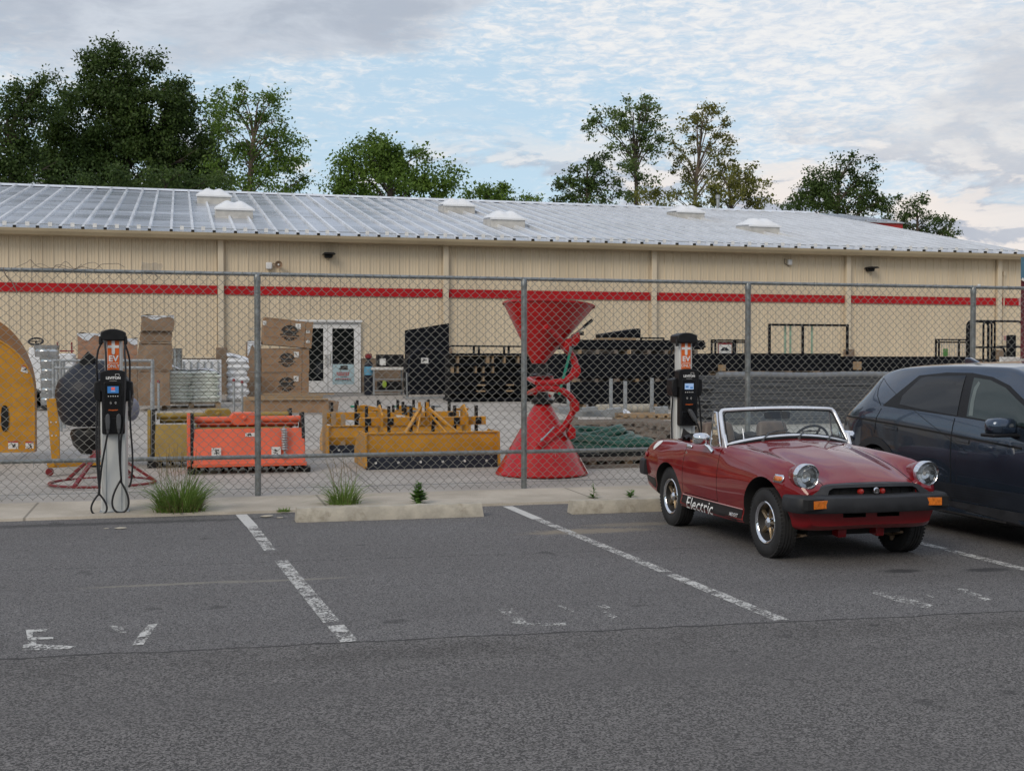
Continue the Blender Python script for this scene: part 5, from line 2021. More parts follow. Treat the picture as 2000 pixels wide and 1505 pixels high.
        for i in range(20):
            for j in range(3):
                fs.append((i * 4 + j, i * 4 + j + 1, i * 4 + 5 + j, i * 4 + 4 + j))
        mb.add(vs, fs, 0, T)
        bez = mb.build('headlamp', M['chrome'], root, smooth=60)
        mb = MB()
        mb.lathe([(0.0, -.062), (.03, -.056), (.06, -.038), (.087, -.004)], 32, 0, T)
        mb.build('reflector', M['lamp_glass'], bez, smooth=60)
        mb = MB()
        mb.ball((0, 0, -.03), .016, 10, 0, T)
        mb.build('bulb', M['label'], bez)
        mb = MB()
        mb.lathe([(0.0, .020), (.04, .017), (.07, .008), (.0868, -.003)], 32, 0, T)
        mb.build('lamp_lens', M['lens'], bez, smooth=60)
    # side markers
    for s in (-1, 1):
        for x, z, L, h, mt in ((1.262, .668, .125, .058, 'amber'), (-1.63, .655, .10, .055, 'red_lens')):
            o = [(x - L / 2, z - h / 2), (x + L / 2 - .02, z - h / 2), (x + L / 2, z - h / 4), (x + L / 2, z + h / 4), (x + L / 2 - .02, z + h / 2), (x - L / 2, z + h / 2)]
            bz = patch(solid, o, 'y', s, .006, 'side_marker', M['chrome'] if mt == 'amber' else M['car_red'], root, thick=.012)
            o2 = [(x + (a - x) * .78, z + (b - z) * .66) for a, b in o]
            patch(solid, o2, 'y', s, .014, 'marker_lens', M[mt], bz, thick=.006)
        # black lower bodyside with thin pale edge
        patch(solid, [(-.645, .222), (.635, .222), (.635, .345), (-.645, .345)], 'y', s, .003, 'sill_stripe', M['black'], root)
        patch(solid, [(-.645, .345), (.635, .345), (.635, .354), (-.645, .354)], 'y', s, .003, 'sill_pinstripe', M['stripe_faded'], root)
        patch(solid, [(-1.375, .33), (-1.72, .39), (-1.82, .45), (-1.36, .435)], 'y', s, .003, 'sill_stripe', M['black'], root)
        patch(solid, [(-1.36, .435), (-1.82, .452), (-1.82, .461), (-1.36, .445)], 'y', s, .003, 'sill_pinstripe', M['stripe_faded'], root)
        patch(solid, [(-.60, .800), (-.47, .795), (-.47, .815), (-.60, .820)], 'y', s, .012, 'door_handle', M['chrome'], door_r if s < 0 else door_l, thick=.016)
        mb = MB()
        h = solid.ray_cast(Vector((-.575, s * 3, .745)), Vector((0, -s, 0)))[0]
        mb.lathe([(0, .006), (.011, .004), (.012, -.01)], 12, 0, TR(*h) @ rotm(s * -math.pi / 2, 0, 0))
        mb.build('door_lock', M['chrome'], door_r if s < 0 else door_l)
    # lettering on the sill seen in the photograph: slab serif word and small model script
    t = MB()
    xcur = 0.0
    text_mb('Electric', .158, 0, Matrix.Identity(4), t, sx=.80, bold=.0008, sp=1.12)
    lo, hi = min(v[0] for v in t.v), max(v[0] for v in t.v)
    # serifs
    zb = min(v[1] for v in t.v)
    W_ = hi - lo
    for fx0, fw_, zz in ((-0.01, .05, 0), (-.01, .05, 1)):
        xx = lo + W_ * fx0
        yy = {0: zb + .003, 1: max(v[1] for v in t.v) - .006, 2: zb + .082}[zz]
        t.add([(xx, yy, 0), (xx + W_ * fw_, yy, 0), (xx + W_ * fw_, yy + .006, 0), (xx, yy + .006, 0)], [(0, 1, 2, 3)])
    sc = .585 / W_
    ym = (min(v[1] for v in t.v) + max(v[1] for v in t.v)) / 2
    hh = max(v[1] for v in t.v) - min(v[1] for v in t.v)
    t.v = [(-.215 + (v[0] - lo - W_ / 2) * sc, .286 + (v[1] - ym) * .108 / hh, 0) for v in t.v]
    patch(solid, None, 'y', -1, .009, 'door_lettering', M['letter'], root, step=.05, mbin=t, smooth=0)
    t = MB()
    text_mb('MIDGET', .040, 0, TR(.49, .286, 0), t, sx=1.1, bold=.001)
    patch(solid, None, 'y', -1, .009, 'script_badge', M['ali_bright'], root, step=.05, mbin=t, smooth=0)
    # pale sticker on the rear wing
    o = smooth_poly([(-1.47, .765), (-1.43, .80), (-1.36, .808), (-1.31, .795), (-1.33, .765), (-1.38, .735), (-1.42, .715), (-1.46, .728)], 3, True)
    patch(solid, o, 'y', -1, .004, 'pale_sticker', M['letter'], root, step=.02)
    # rear bumper
    mb = MB()
    pth = [(-1.62, .672), (-1.76, .655), (-1.87, .60), (-1.925, .45), (-1.945, .2)]
    pth = smooth_poly(pth + [(-1.948, 0)] + [(x, -y) for x, y in pth[::-1]], 4)
    sec = [(-.06, .445), (.015, .445), (.022, .46), (.024, .53), (.016, .592), (.0, .602), (-.06, .602)]
    vs, fs = [], []
    N, k = len(pth), len(sec)
    for i, (x, y) in enumerate(pth):
        a, b = pth[max(i - 1, 0)], pth[min(i + 1, N - 1)]
        t = Vector((b[0] - a[0], b[1] - a[1])).normalized()
        nx_, ny_ = -t.y, t.x
        if nx_ * -1.0 + ny_ * y < 0:
            nx_, ny_ = -nx_, -ny_
        vs += [(x + nx_ * o, y + ny_ * o, z) for o, z in sec]
    for i in range(N - 1):
        for j in range(k):
            fs.append((i * k + j, i * k + (j + 1) % k, (i + 1) * k + (j + 1) % k, (i + 1) * k + j))
    fs += [tuple(range(k)), tuple((N - 1) * k + j for j in range(k))]
    mb.add(vs, fs)
    mb.build('rear_bumper', M['bumper'], root, bevel=0.006)

    # windscreen
    def ws(s, t, off=0.0):
        q = 1 - s * s
        b = Vector((.150 + .105 * q, .612 * s, .858 + .082 * q))
        u = Vector((-.055 + .075 * q, .568 * s, 1.158 + .018 * q))
        return b.lerp(u, t) + Vector((off * .85, 0, off * .5))
    mb = MB()
    mb.grid(24, 8, lambda a, b: tuple(ws(2 * a - 1, b)))
    mb.build('windscreen', M['glass'], root, smooth=80)
    fr = []
    n = 20
    fr += [ws(-1 + 2 * i / n, 0) for i in range(n + 1)]
    fr += [ws(1, .25), ws(1, .5), ws(1, .75), ws(.995, .93), ws(.965, .99)]
    fr += [ws(.93 - 1.86 * i / n, 1) for i in range(n + 1)]
    fr += [ws(-.965, .99), ws(-.995, .93), ws(-1, .75), ws(-1, .5), ws(-1, .25)]
    mb = MB()
    mb.tube(fr, .0195, 8, True)
    fm = mb.build('windscreen_frame', M['ali_bright'], root, smooth=60)
    fi = []
    for t in (0.075,):
        fi += [ws(-.955 + 1.91 * i / n, t, .004) for i in range(n + 1)]
    fi += [ws(.955, .5, .004), ws(.95, .85, .004), ws(.92, .925, .004)]
    fi += [ws(.90 - 1.80 * i / n, .94, .004) for i in range(n + 1)]
    fi += [ws(-.92, .925, .004), ws(-.95, .85, .004), ws(-.955, .5, .004)]
    mb = MB()
    mb.tube(fi, .006, 6, True)
    mb.build('rubber_seal', M['black'], fm)
    mb = MB()
    mb.tube([ws(-.99 + 1.98 * i / n, -.075, .004) for i in range(n + 1)], .020, 8)
    mb.build('base_seal', M['black'], fm)
    for s in (-1, 1):
        mb = MB()
        c = ws(s, 0)
        mb.prism([(c.x + .085, c.z - .075), (c.x + .02, c.z - .10), (c.x - .035, c.z - .06), (c.x - .05, c.z + .10), (c.x - .02, c.z + .10), (c.x + .03, c.z)], c.y - .012, c.y + .022, 'y')
        mb.build('frame_foot', M['ali_bright'], fm, bevel=0.008)
        # quarter light on the door
        q = [Vector((-.135, s * .618, .835)), Vector((-.150, s * .588, 1.12)), Vector((-.135, s * .586, 1.143)), Vector((-.085, s * .586, 1.143)), Vector((.075, s * .620, .845))]
        mb = MB()
        mb.tube(q, .0085, 8, True)
        ql = mb.build('quarter_light', M['chrome'], door_r if s < 0 else door_l)
        mb = MB()
        mb.add([tuple(p) for p in q], [(0, 1, 2, 3, 4)])
        mb.build('quarter_glass', M['glass'], ql, smooth=0)
        mb = MB()
        mb.tube([(-.13, s * .612, .90), (-.10, s * .600, .885), (-.10, s * .600, .86)], .007, 6)
        mb.build('window_catch', M['chrome'], ql)
        # door mirror: bright shell on a slanted stalk
        mb = MB()
        Mx = TR(-.085, s * .735, .905) @ rotm(0, 0.05, s * -0.22)
        vs = []
        for (x, hw_, hh) in ((-.03, .078, .052), (.0, .080, .054), (.05, .062, .040), (.072, .03, .02)):
            for a in range(12):
                t = 2 * math.pi * a / 12
                ca, sa = math.cos(t), math.sin(t)
                vs.append((x, hw_ * math.copysign(abs(ca) ** .55, ca), hh * math.copysign(abs(sa) ** .55, sa)))
        fs = [(i * 12 + j, i * 12 + (j + 1) % 12, i * 12 + 12 + (j + 1) % 12, i * 12 + 12 + j) for i in range(3) for j in range(12)]
        fs += [tuple(range(12)), tuple(36 + j for j in range(12))]
        mb.add(vs, fs, 0, Mx)
        mir = mb.build('door_mirror', M['chrome'], root, smooth=60, bevel=0.004)
        mb = MB()
        h = solid.ray_cast(Vector((-.02, s * 3, .795)), Vector((0, -s, 0)))[0]
        mb.tube([tuple(h), (-.04, s * .685, .835), (-.07, s * .715, .865)], [.022, .014, .012], 8)
        mb.build('mirror_stalk', M['chrome'], mir)
    # wipers
    for s0 in (-.50, .05, .55):
        mb = MB()
        pv = ws(s0, -.10, .035)
        mid = ws(s0 + .12, .10, .03)
        mb.tube([tuple(pv - Vector((0, 0, .02))), tuple(pv)], .014, 8)
        mb.tube([tuple(pv), tuple(mid), tuple(ws(min(s0 + .27, .93), .17 if s0 < .5 else .10, .026))], [.008, .006, .005], 6)
        a, b = ws(s0 + .10, .125 if s0 < .5 else .07, .018), ws(min(s0 + .44, .95), .19 if s0 < .5 else .08, .018)
        mb.bar(tuple(a), tuple(b), .007, .012)
        mb.build('wiper', M['connector'], root)
    # aerial on the near wing
    h = solid.ray_cast(Vector((.20, -.45, 3)), Vector((0, 0, -1)))[0]
    mb = MB()
    mb.lathe([(.018, -.005), (.014, .015), (.006, .028), (.003, .13), (0, .13)], 10, 0, TR(*h) @ rotm(0, -0.25, 0))
    mb.build('aerial', M['ali_bright'], root)
    # inside mirror on its rod
    mb = MB()
    mb.tube([(.015, .0, 1.172), (-.005, .02, 1.07), (.06, .05, .925)], .004, 5)
    rod = mb.build('mirror_rod', M['satin'], root)
    mb = MB()
    mb.prism(smooth_poly([(-.125, .02), (-.10, .038), (.10, .038), (.125, .02), (.12, -.02), (.10, -.03), (-.10, -.03), (-.12, -.02)], 2, True), -.03, .0, 'x', 0, TR(-.01, -.015, 1.108))
    mb.build('rear_view_mirror', M['black'], rod, bevel=0.004)
    # dash, steering wheel, seats, folded hood
    mb = MB()
    mb.grid(12, 5, lambda a, b: (.11 - .17 * b, (-.5 + a) * 1.06, .885 + .05 * (1 - (2 * a - 1) ** 2) - .10 * b * b - .02 * b))
    mb.bx(-.06, .08, -.52, .52, .60, .80)
    mb.build('dashboard', M['cloth_black'], root, smooth=60)
    Ts = TR(-.08, .345, .845) @ rotm(0, -1.13, 0)
    mb = MB()
    mb.tube([(.185 * math.cos(a), .185 * math.sin(a), 0) for a in [2 * math.pi * i / 32 for i in range(32)]], .012, 8, True, M=Ts)
    for a in (0.4, 2.74, -1.57):
        mb.bar((0, 0, -.02), (.18 * math.cos(a), .18 * math.sin(a), 0), .022, .005, M=Ts)
    mb.lathe([(.045, -.03), (.04, .0), (0, .004)], 16, 0, Ts)
    mb.tube([(0, 0, -.02), (0, 0, -.25)], .02, 8, M=Ts)
    mb.build('steering_wheel', M['black'], root)
    for s in (-1, 1):
        T = TR(-.60, s * .285, .36) @ rotm(0, -0.20, 0)
        vs, fs = [], []
        prof = [(.0, .21, .06), (.12, .225, .075), (.32, .225, .07), (.44, .20, .06), (.50, .165, .055), (.60, .155, .055), (.655, .145, .045), (.675, .11, .02)]
        for z, hw_, hd in prof:
            for a in range(20):
                t = 2 * math.pi * a / 20
                ca, sa = math.cos(t), math.sin(t)
                vs.append((hd * math.copysign(abs(ca) ** .6, ca), hw_ * math.copysign(abs(sa) ** .55, sa), z))
        n = len(prof)
        fs = [(i * 20 + j, i * 20 + (j + 1) % 20, i * 20 + 20 + (j + 1) % 20, i * 20 + 20 + j) for i in range(n - 1) for j in range(20)]
        fs += [tuple(range(20)), tuple((n - 1) * 20 + j for j in range(20))]
        mb = MB()
        mb.add(vs, fs, 0, T)
        mb.bx(-.05, .44, -.22, .22, -.04, .08, 0, T)
        mb.build('seat', M['leather'], root, smooth=60, bevel=0.012)
    rnd = random.Random(9)
    mb = MB()

    def fold(a, b):
        s = 2 * a - 1
        ang = math.pi * b
        r = .085 + .020 * math.sin(a * 23 + b * 9) + .018 * math.sin(a * 11 - b * 17) + rnd.uniform(-.004, .004)
        return (-.84 + r * 1.15 * math.cos(ang), s * .56, .815 + r * math.sin(ang) * (1.0 - .25 * s * s))
    mb.grid(40, 12, fold)
    for s in (-1, 1):
        mb.grid(6, 6, lambda a, b: (-.72 - .34 * a + .06 * b, s * (.44 + .08 * a), .84 + .05 * b * (1 - a) + .10 * a * b + .02 * math.sin(7 * a)))
    mb.build('folded_top', M['cloth_black'], root, smooth=70)
    mb = MB()
    rail = [(-.50, -.572, .842), (-.66, -.568, .846), (-.80, -.525, .850), (-.89, -.40, .853), (-.90, 0, .856)]
    mb.tube(smooth_poly(rail + [(x, -y, z) for x, y, z in rail[::-1]][1:], 4), .011, 8)
    mb.build('cockpit_trim', M['chrome'], root)
    return root


M['lens'] = glass('lamp_lens_glass', (0.92, 0.93, 0.93), 1.4, 0.35)
convertible()


# ------------------------------------------------------------------ dark crossover, nose out beside the convertible
def crossover():
    OX, OY = 7.70, 9.50
    root = thing('parked_car', 'large dark blue crossover car cut off by the right picture edge', 'car', (OX, OY, 0), -math.pi / 2)
    Wl = (TR(OX, OY, 0) @ Matrix.Rotation(-math.pi / 2, 4, 'Z')).inverted()
    ST = [
        (-2.37, [(0, .50), (.58, .50), (.68, .54), (.72, .62), (.73, .78), (.70, .92), (.60, .975), (.40, .985), (0, .99)]),
        (-2.31, [(0, .40), (.66, .40), (.76, .48), (.81, .62), (.82, .80), (.79, .97), (.66, 1.03), (.45, 1.05), (0, 1.06)]),
        (-2.18, [(0, .33), (.72, .33), (.83, .45), (.875, .62), (.885, .82), (.86, 1.02), (.71, 1.13), (.52, 1.17), (0, 1.19)]),
        (-1.96, [(0, .26), (.76, .26), (.88, .42), (.925, .62), (.93, .85), (.90, 1.07), (.73, 1.28), (.56, 1.35), (0, 1.38)]),
        (-1.70, [(0, .22), (.80, .22), (.91, .38), (.94, .62), (.94, .87), (.915, 1.10), (.735, 1.42), (.58, 1.50), (0, 1.53)]),
        (-1.30, [(0, .20), (.82, .20), (.92, .35), (.947, .62), (.946, .84), (.912, 1.115), (.745, 1.47), (.61, 1.552), (0, 1.58)]),
        (-.50, [(0, .20), (.83, .20), (.915, .34), (.947, .60), (.943, .82), (.908, 1.075), (.755, 1.49), (.63, 1.572), (0, 1.605)]),
        (.25, [(0, .20), (.83, .20), (.915, .34), (.945, .60), (.942, .80), (.905, 1.035), (.75, 1.48), (.63, 1.56), (0, 1.595)]),
        (.85, [(0, .20), (.83, .20), (.915, .34), (.94, .60), (.938, .84), (.91, 1.0), (.80, 1.27), (.68, 1.35), (0, 1.40)]),
        (1.30, [(0, .20), (.82, .20), (.91, .35), (.935, .60), (.93, .83), (.895, .97), (.81, 1.03), (.62, 1.07), (0, 1.12)]),
        (1.90, [(0, .22), (.78, .22), (.88, .38), (.91, .58), (.905, .78), (.86, .88), (.74, .92), (.5, .95), (0, .97)]),
        (2.26, [(0, .32), (.62, .32), (.72, .44), (.76, .56), (.76, .66), (.70, .74), (.58, .77), (.4, .78), (0, .79)]),
    ]
    vs, fs = loft(ST, 5, 90)
    mats = [M['navy'], M['black_matt']]
    me = mesh_of(vs, fs, mats)
    solid = bvh_of(me)
    cl = Wl @ CAMP

    def px(x, y):
        d = (Wl.to_3x3() @ ray(x, y)).normalized()
        h = solid.ray_cast(cl, d)[0]
        if h is None:
            h = Vector((0, -.9, .8))
        return (h.x, h.z)
    C = []
    for x in (-1.5, 1.5):
        for s in (-1, 1):
            c = MB()
            c.tube([(x, s * .52, .37), (x, s * 1.2, .37)], .405, 48, mi=1)
            C.append(c)
    me = cut(me, mats, C)
    for p in me.polygons:
        p.use_smooth = True
    link('body', me, root, smooth=35)
    mb = MB()
    mb.bx(-1.9, 1.9, -.70, .70, .17, .30)
    mb.build('underfloor', M['black_matt'], root)
    for x in (-1.5, 1.5):
        for s in (-1, 1):
            wheel(root, x, s * .80, s, R=.365, w=.235, rim=.255, style='alloy')
    ring = lambda r0, r1, z0: [(-1.5 + r1 * math.cos(a), .37 + r1 * math.sin(a)) for a in [math.radians(-12 + 204 * i / 24) for i in range(25)]] + \
                              [(-1.5 + r0 * math.cos(a), .37 + r0 * math.sin(a)) for a in [math.radians(-12 + 204 * i / 24) for i in range(24, -1, -1)]]
    dlo = [px(*p) for p in ((1724, 792), (1796, 733), (1850, 727), (1900, 728), (1940, 736), (1972, 752), (1996, 776))]
    dlo += [(.95, 1.12), (1.02, 1.015)] + [px(*p) for p in ((1990, 834), (1945, 826), (1880, 815), (1800, 803))]
    rg = [px(*p) for p in ((1758, 789), (1764, 772), (1800, 738), (1812, 735), (1888, 733), (1870, 811), (1800, 799))]
    fg = [px(*p) for p in ((1889, 813), (1904, 737), (1936, 742), (1966, 757), (1988, 780))] + [(.86, 1.13), (.93, 1.04)] + [px(*p) for p in ((1985, 830), (1940, 822))]
    crease = [px(*p) for p in ((1655, 811), (1690, 818), (1722, 824), (1790, 836), (1858, 849), (1930, 863), (1996, 876))]
    vgap = [px(*p) for p in ((1865, 816), (1858, 850), (1857, 920), (1858, 985))]
    rgap = [px(*p) for p in ((1722, 797), (1712, 815), (1708, 845))]
    hatch = [px(*p) for p in ((1742, 724), (1727, 738), (1716, 758), (1714, 772), (1721, 792))]

    def ribbon(pts, w):
        a = [(x, z + w / 2) for x, z in pts]
        b = [(x, z - w / 2) for x, z in pts]
        return a + b[::-1]

    def vribbon(pts, w):
        return [(x - w / 2, z) for x, z in pts] + [(x + w / 2, z) for x, z in pts[::-1]]
    for s in (-1, 1):
        fr = patch(solid, dlo, 'y', s, .003, 'window_frame', M['black'], root, step=.06)
        patch(solid, rg, 'y', s, .007, 'side_window', M['dark_glass'], fr, step=.06)
        patch(solid, fg, 'y', s, .007, 'side_window', M['green_glass'], fr, step=.06)
        patch(solid, [px(*q) for q in ((1893, 811), (1898, 780), (1904, 757), (1913, 744), (1916, 748), (1909, 762), (1904, 785), (1901, 812))], 'y', s, .0078, 'belt_trim', M['pale_trim'], fr, step=.06)
        patch(solid, ring(.402, .475, 0), 'y', s, .006, 'arch_cladding', M['bumper'], root, step=.06)
        patch(solid, [(-1.02, .215), (1.05, .215), (1.05, .335), (-1.02, .335)], 'y', s, .006, 'sill_cladding', M['bumper'], root, step=.08)
        lo = patch(solid, [(-.86, .345), (1.0, .345), (1.02, .36), (.95, .50), (-.80, .50)], 'y', s, .004, 'door_cladding', M['navy_dull'], root, step=.06)
        for k in range(6):
            z = .365 + .022 * k
            patch(solid, [(-.80, z), (.2 + .08 * k, z), (.2 + .08 * k, z + .006), (-.80, z + .006)], 'y', s, .0075, 'cladding_rib', M['galv_dull'] if False else M['bumper'], lo, step=.1)
        patch(solid, ribbon(crease, .018), 'y', s, .0035, 'crease_shade', M['black_matt'], root, step=.08)  # dark ribbon painted as the shade along the body crease
        for g in (vgap, rgap, hatch):
            patch(solid, vribbon(g, .008), 'y', s, .0035, 'door_gap', M['black_matt'], root, step=.08)
        for (x0, y0), (x1, y1) in (((1727, 829), (1753, 841)), ((1867, 853), (1893, 866))):
            a, b = px(x0, y0), px(x1, y1)
            c = px((x0 + x1) / 2, (y0 + y1) / 2)
            L = abs(b[0] - a[0]) / 2
            o = [(c[0] - L, c[1] + .018 + .01), (c[0] + L, c[1] + .018 - .01), (c[0] + L, c[1] - .018 - .01), (c[0] - L, c[1] - .018 + .01)]
            h = patch(solid, o, 'y', s, .002, 'handle_recess', M['black_matt'], root, step=.08)
            o2 = [(c[0] + (x - c[0]) * .93, c[1] + (z - c[1]) * .80) for x, z in o]
            patch(solid, o2, 'y', s, .0055, 'door_handle', M['navy'], h, step=.08)
        # door mirror
        mb = MB()
        Mx = TR(.62, s * 1.06, 1.055)
        vs2 = []
        for (y, hx, hz, zc) in ((-.13, .05, .055, .0), (-.08, .085, .075, .0), (.03, .095, .078, .0), (.10, .075, .065, 0), (.13, .03, .03, 0)):
            for a in range(14):
                t = 2 * math.pi * a / 14
                ca, sa = math.cos(t), math.sin(t)
                vs2.append((hx * math.copysign(abs(ca) ** .6, ca), s * y, zc + hz * math.copysign(abs(sa) ** .6, sa)))
        f2 = [(i * 14 + j, i * 14 + (j + 1) % 14, i * 14 + 14 + (j + 1) % 14, i * 14 + 14 + j) for i in range(4) for j in range(14)]
        f2 += [tuple(range(14)), tuple(56 + j for j in range(14))]
        mb.add(vs2, f2, 0, Mx)
        mr = mb.build('door_mirror', M['navy'], root, smooth=60)
        mb = MB()
        mb.bx(-.09, .09, -.13, .12, -.085, -.055, 0, Mx)
        mb.bar((0, s * -.05, -.07), (.03, s * -.20, -.08), .10, .03, M=Mx)
        mb.build('mirror_base', M['black'], mr, bevel=0.01)
    # lamp strip and rear glass
    patch(solid, [(-.60, .90), (.60, .90), (.62, .97), (-.62, .97)], 'x', -1, .004, 'rear_lamp', M['red_lens'], root, step=.06)
    patch(solid, [(-1.80, -.52), (-1.80, .52), (-2.14, .55), (-2.14, -.55)], 'z', 1, .004, 'rear_window', M['dark_glass'], root, step=.06)
    patch(solid, [(.42, -.60), (.42, .60), (1.22, .68), (1.22, -.68)], 'z', 1, .004, 'windscreen', M['dark_glass'], root, step=.06)
    mb = MB()
    zr = solid.ray_cast(Vector((-1.25, 0, 4)), Vector((0, 0, -1)))[0].z
    mb.prism([(-1.36, zr - .01), (-1.34, zr + .055), (-1.27, zr + .06), (-1.08, zr - .005)], -.022, .022, 'y')
    mb.build('roof_aerial', M['navy'], root, bevel=0.012)
    return root


M['pale_trim'] = pmat('pale_belt_trim', (.13, .16, .155), .4)
M['navy_dull'] = pmat('navy_cladding', (0.022, 0.027, 0.038), 0.45, 0.2, 0.1, 4.0)
crossover()


# ================================================================== GOODS IN THE YARD
class Sp:
    """frontal span of an object: pixel box -> place and size; V taken from the ground line yb (or given)"""
    def __init__(s, x0, x1, yt, yb, V=None, zg=None):
        xc = (x0 + x1) / 2
        s.V = V if V else YD(xc, yb).y
        s.x0, s.x1 = PV(x0, yb, s.V).x, PV(x1, yb, s.V).x
        s.xc, s.w = (s.x0 + s.x1) / 2, s.x1 - s.x0
        s.zg = yz(s.V) - 0.02 if zg is None else zg
        s.zb, s.zt = PV(xc, yb, s.V).z, PV(xc, yt, s.V).z
        s.h = s.zt - s.zb


def loc3(V, xc):
    """pixel -> local (x, z) for an object standing at (xc, V, ground)"""
    zg = yz(V) - 0.02

    def f(x, y):
        p = PV(x, y, V)
        return (p.x - xc, p.z - zg)
    return f


# --- big yellow mower deck standing on edge at the left picture edge
V = YD(40, 899).y
xc = PV(-60, 800, V).x
P = loc3(V, xc)
zg = yz(V) - 0.02
t = thing('mower_deck', 'huge yellow mower deck stood on edge, cut off by the left picture edge', 'mower deck', (xc, V, zg))
R = P(67, 768)[0]
zc = P(0, 770)[1]
zb = P(0, 880)[1]
arc = [(R * math.cos(a), zc + R * math.sin(a)) for a in [math.pi * i / 40 for i in range(41)]]
face = [(R, zb)] + arc + [(-R, zb)]
mb = MB()
mb.prism(face, -0.005, 0.01, 'y')
mb.build('deck_plate', M['yellow'], t, smooth=30)
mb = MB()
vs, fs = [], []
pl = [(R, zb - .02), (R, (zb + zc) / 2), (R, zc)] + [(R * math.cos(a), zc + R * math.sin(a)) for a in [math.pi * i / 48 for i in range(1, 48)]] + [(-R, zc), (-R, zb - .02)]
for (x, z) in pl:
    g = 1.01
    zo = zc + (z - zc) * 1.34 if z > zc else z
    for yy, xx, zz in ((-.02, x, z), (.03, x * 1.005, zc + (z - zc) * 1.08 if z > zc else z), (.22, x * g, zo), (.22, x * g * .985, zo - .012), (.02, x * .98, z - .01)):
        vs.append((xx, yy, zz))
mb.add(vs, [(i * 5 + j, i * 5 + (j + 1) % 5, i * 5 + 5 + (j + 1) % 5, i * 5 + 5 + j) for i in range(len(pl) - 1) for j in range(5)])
mb.build('side_skirt', M['yellow_shaded'], t, smooth=30)
mb = MB()
mb.tube([(x, -.022, z) for x, z in [(R, zb)] + arc + [(-R, zb)]], .012, 6)
mb.bar((-R, -.015, zb), (R, -.015, zb), .03, .05)
mb.build('rim_bead', M['yellow'], t)
a = P(10, 818)
mb = MB()
mb.prism(smooth_poly([(a[0] - .045, a[1] - .14), (a[0] + .03, a[1] - .16), (a[0] + .05, a[1]), (a[0] + .03, a[1] + .18), (a[0] - .045, a[1] + .16)], 3, True), -.02, -.007, 'y')
mb.build('slot_cover', M['black_matt'], t)


def sticker(parent, x, z, w, h, y=-.012, rot=0.0, red=True, mark=True, name='warning_label', seed=0):
    mb = MB()
    Mx = TR(x, y, z) @ rotm(0, rot, 0)
    mb.bx(-w / 2, w / 2, -.0015, .0015, -h / 2, h / 2, 0, Mx)
    if red:
        mb.bx(-w / 2, w / 2, -.003, -.0016, h / 2 * .66, h / 2, 1, Mx)
    if mark:
        rnd = random.Random(seed)
        for k in range(4):
            a = (rnd.uniform(-.3, .3) * w, -.003, rnd.uniform(-.35, .4) * h)
            b = (rnd.uniform(-.3, .3) * w, -.003, rnd.uniform(-.35, .4) * h)
            mb.bar(a, b, .002, w * .09, 2, up=(0, 1, 0), M=Mx) if False else mb.bar(a, b, w * .09, .002, 2, up=(0, 1, 0), M=Mx)
    return mb.build(name, [M['label'], M['red_ink'], M['ink']], parent, smooth=0)


for k, (x, y, w, h, r) in enumerate(((26, 870, .135, .135, 0), (59, 870, .125, .125, 0), (49, 721, .10, .09, .3))):
    a = P(x, y)
    sticker(t, a[0], a[1], w, h, -.014, r, seed=k)

# --- yellow leg with castor and beam
V = YD(100, 927).y
xc = PV(104, 900, V).x
P = loc3(V, xc)
t = thing('implement_frame', 'yellow upright leg plate with bolt holes on a small castor beside the mower deck', 'machine part', (xc, V, yz(V) - .02))
mb = MB()
mb.prism([P(91, 778), P(109, 778), P(116, 832), P(117, 896), P(101, 896), P(96, 840)], -.03, .03, 'y')
mb.build('leg_plate', M['yellow'], t, bevel=.004)
a, b = P(100, 907), P(196, 904)
mb = MB()
mb.bar((a[0], 0.05, a[1]), (b[0], .25, b[1]), .09, .085)
mb.bx(P(86, 0)[0], P(101, 0)[0], -.05, .05, P(0, 914)[1], P(0, 905)[1])
mb.build('base_beam', M['yellow'], t, bevel=.004)
a = P(97, 921)
mb = MB()
mb.tube([(a[0], -.03, a[1]), (a[0], .03, a[1])], .052, 20)
mb.build('castor_wheel', M['red_rod'], t, bevel=.008)
for x, y in ((100, 824), (110, 824), (102, 850), (110, 850)):
    a = P(x, y)
    mb = MB()
    mb.tube([(a[0], -.036, a[1]), (a[0], -.029, a[1])], .010, 8)
    mb.build('bolt', M['label'], t)

# --- poly hopper on a dark red ring stand
cz = G(201, 946, .06)
V = cz.y
xc = cz.x
P = loc3(V, xc)
t = thing('ring_stand', 'dark red round ring stand with sloping spokes on the ground behind the left charging pedestal', 'stand', (xc, V, yz(V) - .02))
r = P(304, 946)[0]
mb = MB()
mb.tube([(r * math.cos(a), r * math.sin(a), .02) for a in [2 * math.pi * i / 56 for i in range(56)]], .017, 8, True)
mb.build('ring', M['red_rod'], t)
for a in (2.35, -2.05, -0.12, 1.0):
    mb = MB()
    mb.bar((r * math.cos(a), r * math.sin(a), .03), (.10 * math.cos(a), .10 * math.sin(a), .40), .045, .03)
    mb.build('spoke', M['red_rod'], t)
mb = MB()
mb.lathe([(0.0, .36), (.12, .36), (.12, .42), (0, .42)], 20)
mb.build('hub', M['red_rod'], t)
V = 18.2
xc = PV(190, 800, V).x
P = loc3(V, xc)
t = thing('seed_hopper', 'dark blue black rounded plastic hopper above a black bowl, behind the left charging pedestal', 'hopper', (xc, V, yz(V) - .02))
w = P(266, 770)[0]
zb, zm, zt = P(0, 832)[1], P(0, 775)[1], P(0, 703)[1]
mb = MB()
prof = [(0.0, zb), (w * .62, zb + .01), (w * .88, zb + .10), (w * 1.0, zm), (w * .95, zm + .18), (w * .78, zt - .20), (w * .40, zt - .03), (0, zt)]
mb.lathe(smooth_poly(prof, 4), 40, 0, TR(0, 0, 0) @ rotm(.05, -.03, 0))
mb.build('hopper_shell', M['poly'], t, smooth=60)
mb = MB()
